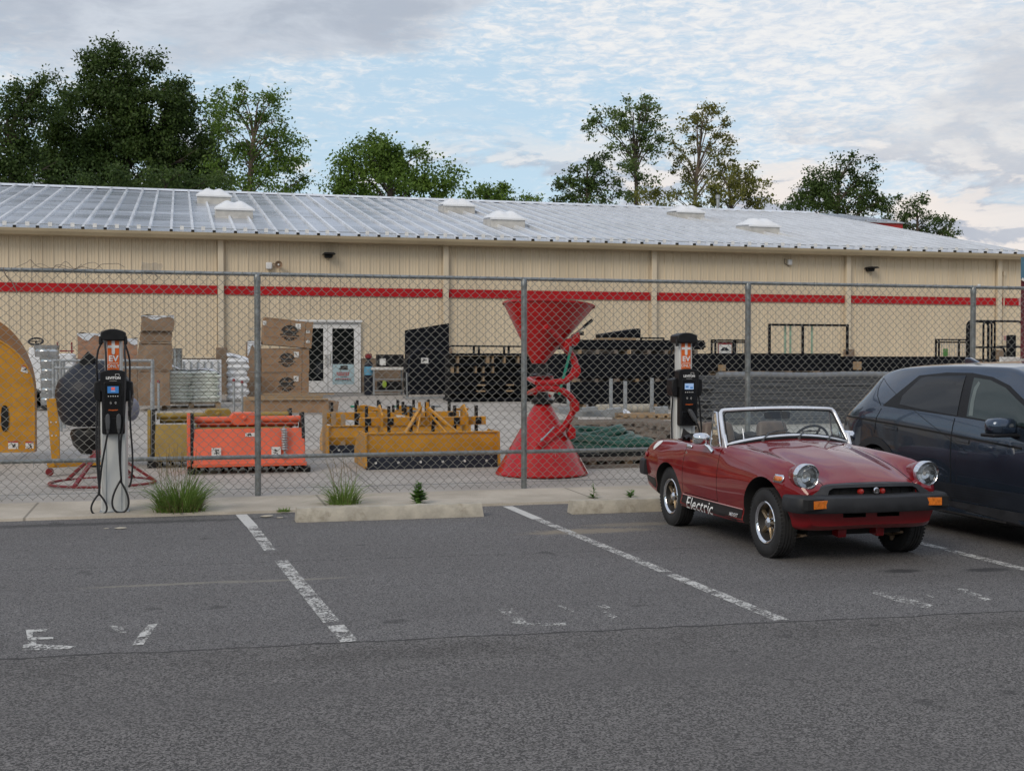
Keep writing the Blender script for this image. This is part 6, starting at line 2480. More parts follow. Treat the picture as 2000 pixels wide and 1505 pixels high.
mb.tube([(w * .66 * math.cos(a), w * .66 * math.sin(a), zb + .015) for a in [2 * math.pi * i / 48 for i in range(48)]], .016, 6, True)
mb.build('hopper_rim', M['label'], t)
mb = MB()
z0 = P(0, 888)[1]
mb.lathe([(.0, z0), (w * .42, z0), (w * .62, z0 + .12), (w * .70, zb - .12), (w * .66, zb - .06), (w * .60, zb - .05), (0, zb - .05)], 36)
mb.tube([(0, 0, 0), (0, 0, z0 + .02)], .10, 12)
mb.build('bowl', M['black'], t)
mb = MB()
a = P(174, 704)
mb.box((a[0], -.25, a[1]), (.16, .10, .20), R=Matrix.Rotation(.7, 3, 'Y'))
mb.build('lug', M['black'], t, bevel=.01)
a = P(184, 757)
sticker(t, a[0], a[1] , .13, .035, -w * 1.0, 0, False, True, seed=5)
# small grey ball-like sack behind
s = Sp(238, 273, 775, 822, V=19.5)
t = thing('sack', 'small lavender grey round sack half hidden by the left charging pedestal', 'sack', (s.xc, s.V, s.zb))
mb = MB()
mb.ball((0, 0, s.h / 2), (s.w / 2, s.w / 2, s.h / 2), 20)
mb.build('sack_body', pmat('grey_sack', (.20, .20, .25), .6, 0, .15, 6.0), t)
mb = MB()
mb.tube([(0, 0, s.h * .97), (.02, 0, s.h * 1.1)], [.05, .03], 8)
mb.build('tied_neck', M['film'], t)


# --- nested galvanised tubs, ride-on mower, pipe rack at the far left
V = 26.0
for k, (y0, y1, x0, x1) in enumerate(((790, 770, 78, 117), (770, 752, 79, 116), (752, 733, 78, 116), (733, 715, 79, 116), (715, 697, 77, 117), (697, 676, 66, 117))):
    s = Sp(x0, x1, y1, y0, V=V)
    mb = MB()
    r = s.w / 2
    h = s.h + .01
    mb.lathe([(0, .0), (r * .9, 0), (r * .94, h * .45), (r * .97, h * .5), (r * .94, h * .55), (r, h), (r * 1.03, h + .012), (r * .97, h), (r * .9, h * .2), (0, h * .15)], 36)
    o = mb.build('galvanised_tub', M['steel_tank'], None, smooth=50, loc=(s.xc, V, s.zb))
    tag(o, ['lowest of the six galvanised tubs stacked beside the mower deck', 'second galvanised tub from the ground in the stack beside the mower deck', 'third galvanised tub from the ground beside the mower deck',
            'fourth galvanised tub from the ground beside the mower deck', 'galvanised tub directly under the widest top tub beside the mower deck', 'widest galvanised tub on top of the stack beside the mower deck'][k], 'tub', 'galvanised tubs stacked beside the mower deck')
s = Sp(56, 144, 676, 772, V=31.0)
t = thing('ride_on_mower', 'pale ride-on mower of which only the top and steering wheel show above the mower deck', 'mower', (s.xc, s.V, s.zg))
P = loc3(s.V, s.xc)
a, b = P(60, 770), P(98, 678)
mb = MB()
mb.bx(a[0], b[0], -.4, .4, .25, b[1])
mb.bx(b[0], P(142, 0)[0], -.35, .35, .3, P(0, 690)[1])
mb.build('mower_body', M['bag_white'], t, bevel=.05)
a = P(70, 668)
mb = MB()
T = TR(a[0], 0, a[1] + .02) @ rotm(.5, 0, 0)
mb.tube([(.16 * math.cos(q), .16 * math.sin(q), 0) for q in [2 * math.pi * i / 24 for i in range(24)]], .022, 6, True, M=T)
mb.tube([(0, 0, 0), (0, 0, -.4)], .02, 6, M=T)
mb.bar((-.15, 0, 0), (.15, 0, 0), .02, .02, M=T)
mb.build('steering_wheel', M['black'], t)
mb = MB()
for x in (112, 140):
    a = P(x, 668)
    mb.tube([(a[0], 0, P(0, 690)[1]), (a[0], 0, a[1])], .018, 6)
mb.bar((P(112, 0)[0], 0, P(0, 685)[1]), (P(140, 0)[0], 0, P(0, 685)[1]), .03, .03)
mb.build('hand_rail', M['red_rod'], t)
for x in (62, 92):
    mb = MB()
    mb.tube([(P(x, 0)[0], -.42, .26), (P(x, 0)[0], -.25, .26)], .26, 20)
    mb.build('wheel', M['rubber'], t)


def rack(label, x0, x1, ys, posts, V, yb, mat='galv_dull', name='pipe_rack', r=.028, dep=.7):
    s = Sp(x0, x1, ys[0], yb, V=V)
    t = thing(name, label, 'rack', (s.xc, s.V, s.zg))
    P = loc3(s.V, s.xc)
    for d in (0, dep):
        for x in posts:
            a = P(x, ys[0])
            mb = MB()
            mb.tube([(a[0], d, 0), (a[0], d, a[1])], r, 10)
            mb.build('upright', M[mat], t)
        for y in ys:
            a, b = P(x0, y), P(x1, y)
            mb = MB()
            mb.tube([(a[0], d, a[1]), (b[0], d, b[1])], r, 10)
            mb.build('rail', M[mat], t)
    for x in (x0, x1):
        a = P(x, ys[0])
        mb = MB()
        mb.tube([(a[0], 0, a[1]), (a[0], dep, a[1])], r, 8)
        mb.build('cross_rail', M[mat], t)
    return t


rack('grey pipe rack standing behind the dark hopper and the left charging pedestal', 103, 297, (704, 718), (104, 118, 297), 24.5, 800)
rack('short galvanised stock rack with rusty topped posts before the green feed bags', 270, 312, (800,), (275, 287, 298, 311), 25.5, 800, dep=.5) if False else None
for k, (x, y0, y1) in enumerate(((296, 742, 812), (310, 744, 812), (457, 741, 806), (473, 745, 806))):
    s = Sp(x - 3, x + 3, y0, y1)
    t = thing('steel_stake', ['left one of two grey stakes with rusty tips before the green feed bags', 'right one of two grey stakes with rusty tips before the green feed bags',
                              'left one of two grey stakes with rusty tips before the white bag column', 'right one of two grey stakes with rusty tips before the white bag column'][k], 'stake', (s.xc, s.V, s.zg), 0, 'grey stakes with rusty tips')
    mb = MB()
    mb.tube([(0, 0, 0), (0, 0, s.zt - s.zg - .03)], .027, 10)
    mb.build('shaft', M['galv_dull'], t)
    mb = MB()
    mb.lathe([(0, .0), (.032, 0), (.034, .04), (.02, .06), (0, .062)], 10, 0, TR(0, 0, s.zt - s.zg - .04))
    mb.build('tip', M['red_rod'], t)


# --- cardboard boxes
def carton(label, x0, x1, yt, yb, V, dep=.9, mat='cardboard', tilt=0.0, logo=False, film=False, bulge=0.0, seed=0, flaps=True, group=None, zbase=None):
    s = Sp(x0, x1, yt, yb, V=V)
    t = thing('cardboard_box', label, 'box', (s.xc, V, s.zb), 0, group)
    w, h = s.w, s.h
    rnd = random.Random(seed)
    mb = MB()
    nx, nz = 8, 6

    def side(fn):
        mb.grid(nx, nz, fn)
    Rm = rotm(0, tilt, 0)

    def B(x, y, z):
        u, v_, q = x / w * 2, z / h * 2 - 1, (y - dep / 2) / dep * 2
        k = bulge * (1 - abs(v_) ** 2.5)
        x2 = x * (1 + k * .6) + .012 * math.sin(3.1 * z / h * 2 + seed) * (1 if bulge else .3)
        y2 = y + (k * .25 * (-1 if y < dep / 2 else 1)) * (1 - u * u)
        z2 = z + .010 * math.sin(2.3 * u + seed * 1.7) * (1 if z > h * .9 else 0)
        return Rm @ Vector((x2, y2, z2))
    mb.grid(nx, nz, lambda a, b: B((a - .5) * w, 0, b * h))
    mb.grid(nx, nz, lambda a, b: B((.5 - a) * w, dep, b * h))
    mb.grid(nx, nz, lambda a, b: B(-w / 2, dep * (1 - a), b * h))
    mb.grid(nx, nz, lambda a, b: B(w / 2, dep * a, b * h))
    mb.grid(nx, nz, lambda a, b: B((a - .5) * w, b * dep, h))
    mb.grid(nx, nz, lambda a, b: B((.5 - a) * w, b * dep, 0))
    bm_mat = M[mat]
    body = mb.build('carton_body', bm_mat, t, smooth=30, fix=True)
    if flaps:
        mb = MB()
        mb.bx(-w / 2 - .004, w / 2 + .004, -.006 - bulge * .25, -.002, h - .03, h - .018, 0, Rm)
        mb.build('flap_edge', M['cardboard_dirty'], t, smooth=0)
    if logo:
        y = -.008
        cx, czz, rr = w * .03, h * .50, h * .30
        mb = MB()
        for r_, a0, a1, th in ((rr, 0.25, 2.89, .045), (rr * .80, 0.4, 2.74, .02)):
            mb.tube([(cx + r_ * math.cos(a0 + (a1 - a0) * i / 14), y, czz + r_ * math.sin(a0 + (a1 - a0) * i / 14) * .9) for i in range(15)], th * h, 4, sq=(.35, 1), M=Rm)
        mb.bx(cx - rr * 1.18, cx + rr * 1.18, y - .002, y, czz - h * .10, czz - h * .055, 0, Rm)
        mb.bx(cx - rr * .95, cx + rr * .95, y - .002, y, czz - h * .185, czz - h * .15, 0, Rm)
        for k in range(7):
            q = (k - 3) / 3
            mb.bx(cx + q * rr * .72 - .03 * h, cx + q * rr * .72 + .035 * h, y - .002, y, czz - h * .035, czz + h * .10, 0, Rm)
        mb.ball((cx, y, czz + h * .18), (h * .10, .004, h * .055), 10, 0, Rm)
        for k in range(5):
            q = (k - 2) / 2
            mb.bx(cx + q * rr * .5 - .035 * h, cx + q * rr * .5 + .035 * h, y - .002, y, czz - h * (.29 - .05 * q * q), czz - h * (.22 - .05 * q * q), 0, Rm)
        mb.build('printed_emblem', M['ink'], t)
        mb = MB()
        mb.bx(w * .345, w * .350, y - .002, y, .0, h * .98, 0, Rm)
        mb.bx(w * .03, w * .034, y - .002, y, h * .8, h * .99, 0, Rm)
        mb.build('seam', M['ink'], t, smooth=0)
        sticker(t, w * .23, h * .74, h * .20, h * .22, y, 0, False, True, 'paper_label', seed)
        if tilt:
            sticker(t, w * .43, h * .55, h * .13, h * .10, y, 0, False, True, 'paper_label', seed + 1)
            sticker(t, w * .43, h * .18, h * .13, h * .10, y, 0, False, True, 'paper_label', seed + 2)
            sticker(t, -w * .46, h * .87, h * .13, h * .15, y, 0, False, True, 'paper_label', seed + 3)
        mb = MB()
        for z in (.30, .66):
            mb.bar((-w / 2, y, h * z), (w / 2, y, h * (z + .02)), .004, .010, M=Rm)
        mb.build('tape_band', M['cardboard_wrap'], t, smooth=0)
    if film:
        mb = MB()
        mb.grid(10, 5, lambda a, b: Rm @ Vector(((a - .5) * w * 1.03, -.012 + rnd.uniform(-.008, .004), h * (1.02 - .28 * b * (.6 + .4 * math.sin(a * 9 + seed))) + rnd.uniform(-.01, .01))))
        mb.grid(10, 4, lambda a, b: Rm @ Vector(((a - .5) * w * 1.03, b * dep, h * 1.02 + .02 * math.sin(a * 8) + rnd.uniform(-.01, .012))))
        mb.build('film_cover', M['film'], t, smooth=40)
    return t


GT = 'boxes of the tall brown tower'
carton('crushed stained box at the foot of the leaning brown box tower', 271, 331, 722, 792, 30.0, mat='cardboard_dirty', bulge=.08, seed=1, group=GT)
carton('large bulging stained box in the middle of the leaning brown box tower', 272, 334, 668, 721, 30.0, mat='cardboard_dirty', bulge=.14, seed=2, group=GT)
carton('flat brown box third from the ground in the leaning box tower', 274, 335, 647, 667, 30.05, mat='cardboard_dirty', seed=3, bulge=.04, group=GT)
carton('top box of the leaning brown tower with a white film cover', 276, 339, 617, 646, 29.95, mat='cardboard_dirty', seed=4, film=True, bulge=.04, group=GT)
carton('shrink-wrapped reddish box with slanting tape left of the charging pedestal top', 152, 206, 652, 704, 33.0, mat='cardboard_wrap', film=True, seed=5)
carton('brown box half wrapped in film right of the left charging pedestal top', 212, 268, 662, 706, 33.4, mat='cardboard_wrap', film=True, seed=6)
carton('plain brown box lying under the shrink-wrapped boxes behind the left pedestal', 205, 268, 707, 790, 33.2, mat='cardboard_dirty', seed=7)
carton('dark crate under the reddish shrink-wrapped box', 155, 204, 705, 790, 33.1, mat='black', seed=8, flaps=False) if False else None
GL = 'large printed boxes in front of the glass doors'
VB = 34.6
carton('lowest printed box of the pile in front of the glass doors', 511, 603, 727, 774, VB, 1.0, logo=True, seed=11, group=GL)
carton('middle printed box of the pile in front of the glass doors', 511, 604, 680, 726, VB, 1.0, logo=True, seed=12, group=GL)
carton('tilted printed box on top of the pile in front of the glass doors', 513, 608, 624, 676, VB - .05, 1.0, logo=True, tilt=.085, seed=13, group=GL)
carton('wrapped box stack end left of the printed boxes, behind the fence post', 484, 510, 668, 774, VB + .1, 1.0, mat='cardboard_dirty', film=True, bulge=.05, seed=14)


# --- bags on pallets
def pallet_mb(w, d, h=.13):
    mb = MB()
    for k in range(3):
        y = -d / 2 + .05 + k * (d - .1) / 2
        for x in (-w / 2 + .06, 0, w / 2 - .06):
            mb.bx(x - .06, x + .06, y - .05, y + .05, .022, h - .022)
        mb.bx(-w / 2, w / 2, y - .05, y + .05, 0, .02)
    n = 7
    for k in range(n):
        y = -d / 2 + .05 + k * (d - .1) / (n - 1)
        mb.bx(-w / 2, w / 2, y - .045, y + .045, h - .02, h)
    return mb


def pallet(label, xc, V, zg, w, d=1.0, h=.13, mat='wood', rz=0, group=None):
    o = pallet_mb(w, d, h).build('pallet', M[mat], None, smooth=0, loc=(xc, V, zg))
    o.rotation_euler = (0, 0, rz)
    return tag(o, label, 'pallet', group)


def bag_mesh(w, d, h, seed):
    rnd = random.Random(seed)
    mb = MB()
    vs, fs = [], []
    nu, nv = 14, 10
    for sgn in (1, -1):
        def f(a, b):
            u, v = 2 * a - 1, 2 * b - 1
            e = (1 - abs(u) ** 5.0) ** .45 * (1 - abs(v) ** 5.0) ** .45 if abs(u) < 1 and abs(v) < 1 else 0
            wob = .012 * math.sin(6 * u + seed) * math.cos(5 * v + seed * 2)
            return (u * w / 2, v * d / 2, h / 2 + sgn * (h / 2 * e + (wob * e)))
        mb.grid(nu, nv, f)
    me = mb
    return me


s = Sp(316, 431, 722, 796)
V = s.V
pallet('pallet carrying the green and white feed bags', s.xc, V + .55, s.zg, s.w * 1.0, 1.1)
nl = 9
bh = (s.h - .15) / nl
variants = []
for k in range(4):
    o = bag_mesh(s.w / 1.98, .66, bh * 1.30, k + 1).build('feed_bag', M['bag'], None, smooth=60)
    variants.append(o)
i = 0
rnd = random.Random(6)
for L in range(nl):
    wl = 1.0 - (.16 if L == nl - 1 else 0)
    for c in range(2):
        for r in range(2):
            o = variants[i] if i < 4 else variants[rnd.randrange(4)].copy()
            if i >= 4:
                COL.objects.link(o)
            o.location = (s.xc + (c - .5) * s.w / 2.05 * wl + rnd.uniform(-.05, .05) + (.03 if L % 2 else -.03), V + .26 + r * .56 + rnd.uniform(-.03, .02), s.zg + .125 + L * bh)
            o.rotation_euler = (0, rnd.uniform(-.02, .02), rnd.uniform(-.05, .05))
            tag(o, 'green and white feed bag lying in the wide layered pile on a pallet', 'bag', 'feed bags piled on the wide pallet')
            i += 1
t = thing('plastic_cover', 'clear white plastic sheet draped over the wide pile of feed bags', 'cover', (s.xc, V + .5, s.zg + .125 + nl * bh))
mb = MB()
rnd = random.Random(2)
mb.grid(16, 10, lambda a, b: ((a - .5) * s.w * (.98), (b - .5) * 1.05, .045 + .05 * math.sin(a * 9 + b * 4) * math.sin(b * 6) + .10 * math.exp(-((a - .12) / .10) ** 2) - .10 * abs(2 * a - 1) ** 6 + rnd.uniform(-.012, .012)))
mb.build('sheet', M['film'], t, smooth=60)
# white column of bags
s = Sp(444, 486, 700, 783)
n = 7
bh = s.h / n
for L in range(n):
    o = bag_mesh(s.w * (1.05 if L % 2 else .98), .6, bh * 1.3, 20 + L).build('white_bag', M['bag_white'], None, smooth=60, loc=(s.xc + (.02 if L % 2 else -.02), s.V + .3, s.zg + L * bh))
    tag(o, 'plump white bag stacked in the narrow column left of the printed boxes', 'bag', 'white bags in the narrow column')
t = thing('plastic_cover', 'white plastic hood on top of the narrow white bag column', 'cover', (s.xc, s.V + .3, s.zg + n * bh))
mb = MB()
mb.grid(10, 8, lambda a, b: ((a - .5) * s.w * 1.0, (b - .5) * .55, .17 * (1 - a) ** .7 + .03 * math.sin(b * 9 + a * 5) - .08 * abs(2 * b - 1) ** 4))
mb.build('hood', M['film'], t, smooth=60)
# white bin and grey drum behind the feed bags
s = Sp(352, 433, 702, 790, V=33.2)
t = thing('storage_bin', 'white slatted plastic bin behind the wide pile of feed bags', 'bin', (s.xc, s.V, s.zg))
mb = MB()
mb.bx(-s.w / 2, s.w / 2, 0, 1.0, .0, s.zt - s.zg)
mb.build('bin_wall', M['bag_white'], t, bevel=.02)
for k in range(6):
    x = -s.w / 2 + s.w * (k + .5) / 6
    mb = MB()
    mb.bx(x - .02, x + .02, -.03, -.001, .1, s.zt - s.zg - .05)
    mb.build('rib', M['galv_dull'], t, bevel=.004)
s = Sp(337, 357, 680, 790, V=32.6)
t = thing('drum', 'ribbed grey metal drum between the box tower and the white bin', 'drum', (s.xc, s.V, s.zg))
mb = MB()
H = s.zt - s.zg
pr = [(0, 0)]
for k in range(12):
    pr += [(s.w / 2 * .96, H * k / 12), (s.w / 2, H * (k + .5) / 12)]
pr += [(s.w / 2, H), (s.w / 2 * .9, H), (s.w / 2 * .9, H - .03), (0, H - .03)]
mb.lathe(pr, 24)
mb.build('drum_shell', M['steel_tank'], t)
# long low timber crate and cardboard on it
s = Sp(478, 642, 781, 807)
t = thing('timber_crate', 'long low open crate of pale boards behind the orange tiller', 'crate', (s.xc, s.V, s.zg))
P = loc3(s.V, s.xc)
mb = MB()
mb.bx(-s.w / 2, s.w / 2, -.02, .02, .03, s.zt - s.zg)
mb.build('front_board', M['cardboard'], t)
mb = MB()
mb.bx(-s.w / 2, s.w / 2, 1.2, 1.24, .03, s.zt - s.zg + .05)
mb.build('back_board', M['wood'], t)
for y, x0, x1, yy in ((779, 488, 640, -.04), (774, 512, 636, .55), (771, 520, 662, .95)):
    a, b = P(x0, y), P(x1, y)
    mb = MB()
    mb.bar((a[0], yy, a[1] - .0), (b[0], yy, b[1] - .0), .10, .03)
    mb.build('top_slat', M['wood'], t)
mb = MB()
mb.box((s.w / 2 + .12, .4, s.zt - s.zg - .15), (.22, .7, .24), R=Matrix.Rotation(.15, 3, 'Y'))
mb.build('end_box', M['cardboard_dirty'], t)


# --- soil tillers
def tiller(label, x0, x1, yt, yb, mat, left_extra=False, dep=.75):
    s = Sp(x0, x1, yt, yb)
    t = thing('rotary_tiller', label, 'tiller', (s.xc, s.V, s.zg))
    w, H = s.w, s.zt - s.zg
    X = lambda f: -w / 2 + w * f
    mb = MB()      # top tube
    mb.tube([(X(.06), .15, H * .83), (X(.96), .15, H * .83)], H * .055, 14)
    mb.tube([(X(.08), .32, H * .74), (X(.94), .32, H * .74)], H * .04, 12)
    mb.build('cross_tube', M[mat], t)
    mb = MB()      # gearbox
    mb.prism([(-.18, H * .90), (-.15, H * .945), (.15, H * .945), (.18, H * .90), (.18, H * .80), (.13, H * .74), (-.13, H * .74), (-.18, H * .80)], 0.03, .34, 'y', 0, TR(X(.47), 0, 0))
    mb.tube([(X(.47), .0, H * .86), (X(.47), .04, H * .86)], .03, 10)
    mb.build('gearbox', M[mat], t, bevel=.015)
    mb = MB()      # rear shield: bent sheet
    mb.prism([(.02, H * .70), (-.02, H * .69), (-.16, H * .20), (-.20, H * .13), (-.18, H * .125), (-.14, H * .19), (.02, H * .66)], X(.05), X(.975), 'x')
    mb.bx(X(.04), X(.985), -.215, -.14, H * .11, H * .165)
    mb.build('rear_shield', M[mat], t, bevel=.006)
    mb = MB()
    mb.bx(X(.05), X(.97), .03, .50, H * .52, H * .60)
    mb.build('hood_plate', M['black_matt'], t)
    for f, m2 in ((.012, mat), (.04, 'black'), (.965, 'black')):
        mb = MB()
        mb.prism([(.45, H * .05), (.5, H * .5), (.3, H * .92), (.02, H * .95), (-.06, H * .6), (-.10, H * .12), (.1, H * .02)], X(f) - .022, X(f) + .022, 'x')
        mb.build('side_plate', M[m2], t, bevel=.006)
    mb = MB()      # tine rotor
    mb.tube([(X(.05), .18, H * .12), (X(.96), .18, H * .12)], .05, 10)
    for k in range(14):
        x = X(.08 + .86 * k / 13)
        for q in range(3):
            a = q * 2.1 + k * .7
            mb.bar((x, .18, H * .12), (x + .03, .18 + .16 * math.cos(a), H * .12 + .10 * math.sin(a)), .03, .05)
    mb.build('tine_rotor', M['black'], t)
    for f in (.0, .95):
        mb = MB()
        mb.bx(X(f), X(f + .07), -.16, .45, .0, H * .09)
        mb.build('skid', M['black'], t, bevel=.01)
    # adjusting spring and chain
    mb = MB()
    xx = X(.80) if not left_extra else X(.30)
    for k in range(9):
        mb.tube([(xx + .032 * math.cos(q), -.11 - .065 * k / 9 + .032 * math.sin(q), H * (.68 - .038 * k)) for q in [2 * math.pi * i / 8 for i in range(8)]], .013, 5, True)
    mb.tube([(xx, -.03, H * .72), (xx, -.17, H * .30)], .013, 6)
    mb.box((xx, -.19, H * .27), (.05, .03, .05))
    mb.build('lift_spring', M['galv_dull'], t)
    return t, s, X, H


t, s, X, H = tiller('olive yellow tiller partly hidden behind the orange tiller', 288, 578, 792, 906, 'olive', True)
t, s, X, H = tiller('bright orange tiller with white warning labels, standing behind the fence post', 366, 600, 799, 919, 'orange')
for k, f in enumerate((.235, .73)):
    sticker(t, X(f), H * .335, .125, .125, -.155, 0, False, True, seed=20 + k).rotation_euler = (0, 0, 0)
sticker(t, X(.52), H * .60, .14, .05, -.062, 0, False, True, 'maker_label', 31)


# --- box scrapers
def scraper(label, x0, x1, yt, yb, dep=1.0, labels=False):
    s = Sp(x0, x1, yt, yb)
    t = thing('box_scraper', label, 'scraper', (s.xc, s.V, s.zg))
    w = s.w
    H = s.zt - s.zg
    mb = MB()
    mb.prism([(.0, H * .34), (-.05, H * .60), (-.02, H * .98), (.02, H * 1.0), (.0, H * .6), (.05, H * .34)], -w / 2, w / 2, 'x')
    mb.bx(-w / 2, w / 2, -.05, .06, H * .965, H * 1.0)
    mb.build('mouldboard', M['yellow'], t, smooth=30)
    mb = MB()
    mb.prism([(-.055, .0), (-.03, H * .345), (.0, H * .345), (-.03, .0)], -w / 2 + .01, w / 2 - .01, 'x')
    mb.build('cutting_edge', M['poly'], t)
    for k in range(6):
        x = -w / 2 + w * (k + .45) / 6
        mb = MB()
        mb.lathe([(0, .012), (.014, .010), (.018, 0), (.018, -.01)], 10, 0, TR(x, -.046, H * .18) @ rotm(math.pi / 2, 0, 0))
        mb.build('bolt', M['label'], t)
    for f in (-1, 1):
        mb = MB()
        mb.prism([(-.07, .02), (-.12, H * .10), (-.10, H * .4), (-.08, H * 1.0), (dep * .55, H * 1.0), (dep, H * .5), (dep, .03)], f * w / 2 - .012, f * w / 2 + .012, 'x')
        mb.build('end_plate', M['yellow'], t, smooth=0)
    # front beam with ripper shanks and the hitch frame
    mb = MB()
    zb = H * 1.12
    mb.bx(-w * .49, w * .49, dep * .62, dep * .62 + .11, zb, zb + .12)
    mb.build('ripper_beam', M['yellow'], t, bevel=.006)
    for k in range(6):
        x = -w * .43 + w * .86 * k / 5
        mb = MB()
        mb.bx(x - .02, x + .02, dep * .62 + .115, dep * .62 + .18, .15, zb + .28)
        mb.bar((x, dep * .62 + .14, .17), (x, dep * .62 + .02, .03), .03, .05)
        mb.build('ripper_shank', M['black'], t)
        mb = MB()
        mb.bx(x - .045, x + .045, dep * .62 - .015, dep * .62 + .02, zb + .01, zb + .11)
        mb.build('shank_bracket', M['black'], t, bevel=.01)
    for f in (-1, 1):
        if labels:
            continue
        mb = MB()
        mb.bar((f * w * .20, .05, H * .95), (f * .045, dep * .62, zb + .27), .045, .03)
        mb.bar((f * w * .11, .05, H * .95), (f * .040, dep * .62, zb + .22), .02, .03)
        mb.build('brace', M['yellow'], t)
        mb = MB()
        mb.bx(f * .06 - .012, f * .06 + .012, dep * .60, dep * .70, zb, zb + (.34 if not labels else .1))
        mb.build('mast', M['yellow'], t)
        mb = MB()
        mb.prism([(dep * .5, zb - .1), (dep * .5, zb + .16), (dep * .75, zb + .30), (dep * .95, zb + .25), (dep * .95, zb - .02), (dep * .75, zb - .15)], f * w * .33 - .012, f * w * .33 + .012, 'x')
        mb.tube([(f * w * .33 - .09, dep * .85, zb + .22), (f * w * .33 + .09, dep * .85, zb + .22)], .018, 8)
        mb.build('hitch_plate', M['yellow'], t)
    return t, s, H


t, s, H = scraper('front yellow box scraper with black cutting edge and six bolts, left of the red spreaders', 713, 972, 843, 911)
xs_, hs_ = s, H
t2, s2, H2 = scraper('rear yellow box scraper with ripper teeth, mostly behind the front one', 640, 916, 829, 884, labels=True)


def hitch(label, x0, x1, yt, yb, V, mats=('yellow', 'label')):
    """folded three-point hitch piece lying on the scrapers"""
    s = Sp(x0, x1, yt, yb, V=V)
    t = thing('hitch_frame', label, 'machine part', (s.xc, V, s.zb))
    w, h = s.w, s.h
    mb = MB()
    mb.prism([(-w / 2, h * .15), (-w * .40, h * .95), (-w * .28, h), (w * .1, h * .72), (w * .42, h * .62), (w / 2, h * .2), (w * .3, 0), (-w * .3, 0)], -.02, .02, 'y')
    mb.build('plate', M['yellow'], t, bevel=.004)
    mb = MB()
    mb.bx(-w * .46, w * .46, .10, .22, h * .05, h * .35)
    mb.build('beam', M['yellow'], t, bevel=.006)
    sticker(t, w * .12, h * .46, w * .24, h * .42, -.023, .05, False, True, seed=int(x0))
    for f, c in ((-.45, 'strap'), (.42, 'galv')):
        mb = MB()
        mb.tube([(w * f - .06, .0, h * .9), (w * f + .10, -.0, h * .9)], .018, 8)
        mb.build('hitch_pin', M[c], t)
    for f in (-.36, .0, .34):
        mb = MB()
        mb.bx(w * f - .02, w * f + .02, .23, .28, -h * .3, h * 1.25)
        mb.build('shank', M['black'], t)
    return t


hitch('upper left folded hitch plate with green pin, lying on the yellow scrapers', 686, 800, 790, 822, s2.V + .9)
hitch('lower middle hitch plate with white label, lying on the yellow scrapers', 738, 808, 800, 832, s2.V + .35)
hitch('right hand hitch plate behind the mast of the yellow scrapers', 770, 856, 790, 826, s2.V + 1.3)
# three upright flat bars at the left end of the scrapers
s = Sp(631, 672, 806, 884)
t = thing('scraper_end_frame', 'three pale upright flat bars joined by yellow beams, left of the yellow scrapers', 'machine part', (s.xc, s.V, s.zg))
P = loc3(s.V, s.xc)
for k, (x, y0, y1) in enumerate(((634, 800, 878), (650, 803, 882), (667, 808, 884))):
    a, b = P(x, y0), P(x, y1)
    mb = MB()
    mb.bx(a[0] - .035, a[0] + .035, -.02 - .1 * k, .015 - .1 * k, .02, a[1])
    mb.build('flat_bar', M['wood'], t, bevel=.004)
a, b = P(634, 819), P(672, 826)
mb = MB()
mb.bar((a[0], .1, a[1]), (b[0], .1, b[1]), .08, .12)
mb.bar((P(636, 0)[0], .1, P(0, 872)[1]), (P(690, 0)[0], .2, P(0, 876)[1]), .08, .10)
mb.build('beam', M['yellow'], t, bevel=.005)


# --- two red cone spreaders, one standing upside down on the ground with the other upright on it
cb = YD(1058, 931)
V = cb.y + .5
xc = PV(1058, 800, V).x
P = loc3(V, xc)
zg = yz(V) - .02
rb = P(1143, 925)[0]
t = thing('cone_spreader', 'red cone spreader standing upside down on its wide rim, lower one of the pair', 'spreader', (xc, V, zg), 0, 'red cone spreaders')
z1 = P(0, 795)[1]
cx1 = P(1060, 0)[0]


def cone_mb(r0, z0, r1, z1, cx=0.0, lip=True):
    mb = MB()
    n = 48
    vs, fs = [], []
    prof = [(r0 + .004, z0 - .010), (r0 + .006, z0 + .012), (r0, z0 + .014)] if lip else [(r0, z0)]
    prof += [(r1, z1), (r1 * .8, z1), (r0 - .01, z0 + .02)]
    for k in range(n):
        a = 2 * math.pi * k / n
        for r, z in prof:
            f = (z - z0) / (z1 - z0)
            vs.append((r * math.cos(a) + cx * f, r * math.sin(a), z))
    m = len(prof)
    for k in range(n):
        l = (k + 1) % n
        for i in range(m - 1):
            fs.append((k * m + i, l * m + i, l * m + i + 1, k * m + i + 1))
    mb.add(vs, fs)
    return mb


cone_mb(rb, .012, .10, z1, cx1).build('hopper_cone', M['red'], t, smooth=40)
mb = MB()
mb.lathe([(.0, 0), (.15, 0), (.16, .05), (.09, .09), (.07, .16), (0, .16)], 20, 0, TR(cx1, 0, z1 - .02))
mb.build('spinner_housing', M['black'], t)


def tubes(parent, pts, r=.027, mat='red', name='frame_tube', y0=-.30, ybend=None):
    q = []
    for k, (x, y) in enumerate(pts):
        a = P(x, y)
        q.append((a[0], y0 if ybend is None else ybend[k], a[1]))
    mb = MB()
    mb.tube(smooth_poly(q, 5), r, 10)
    return mb.build(name, M[mat], parent, smooth=60)


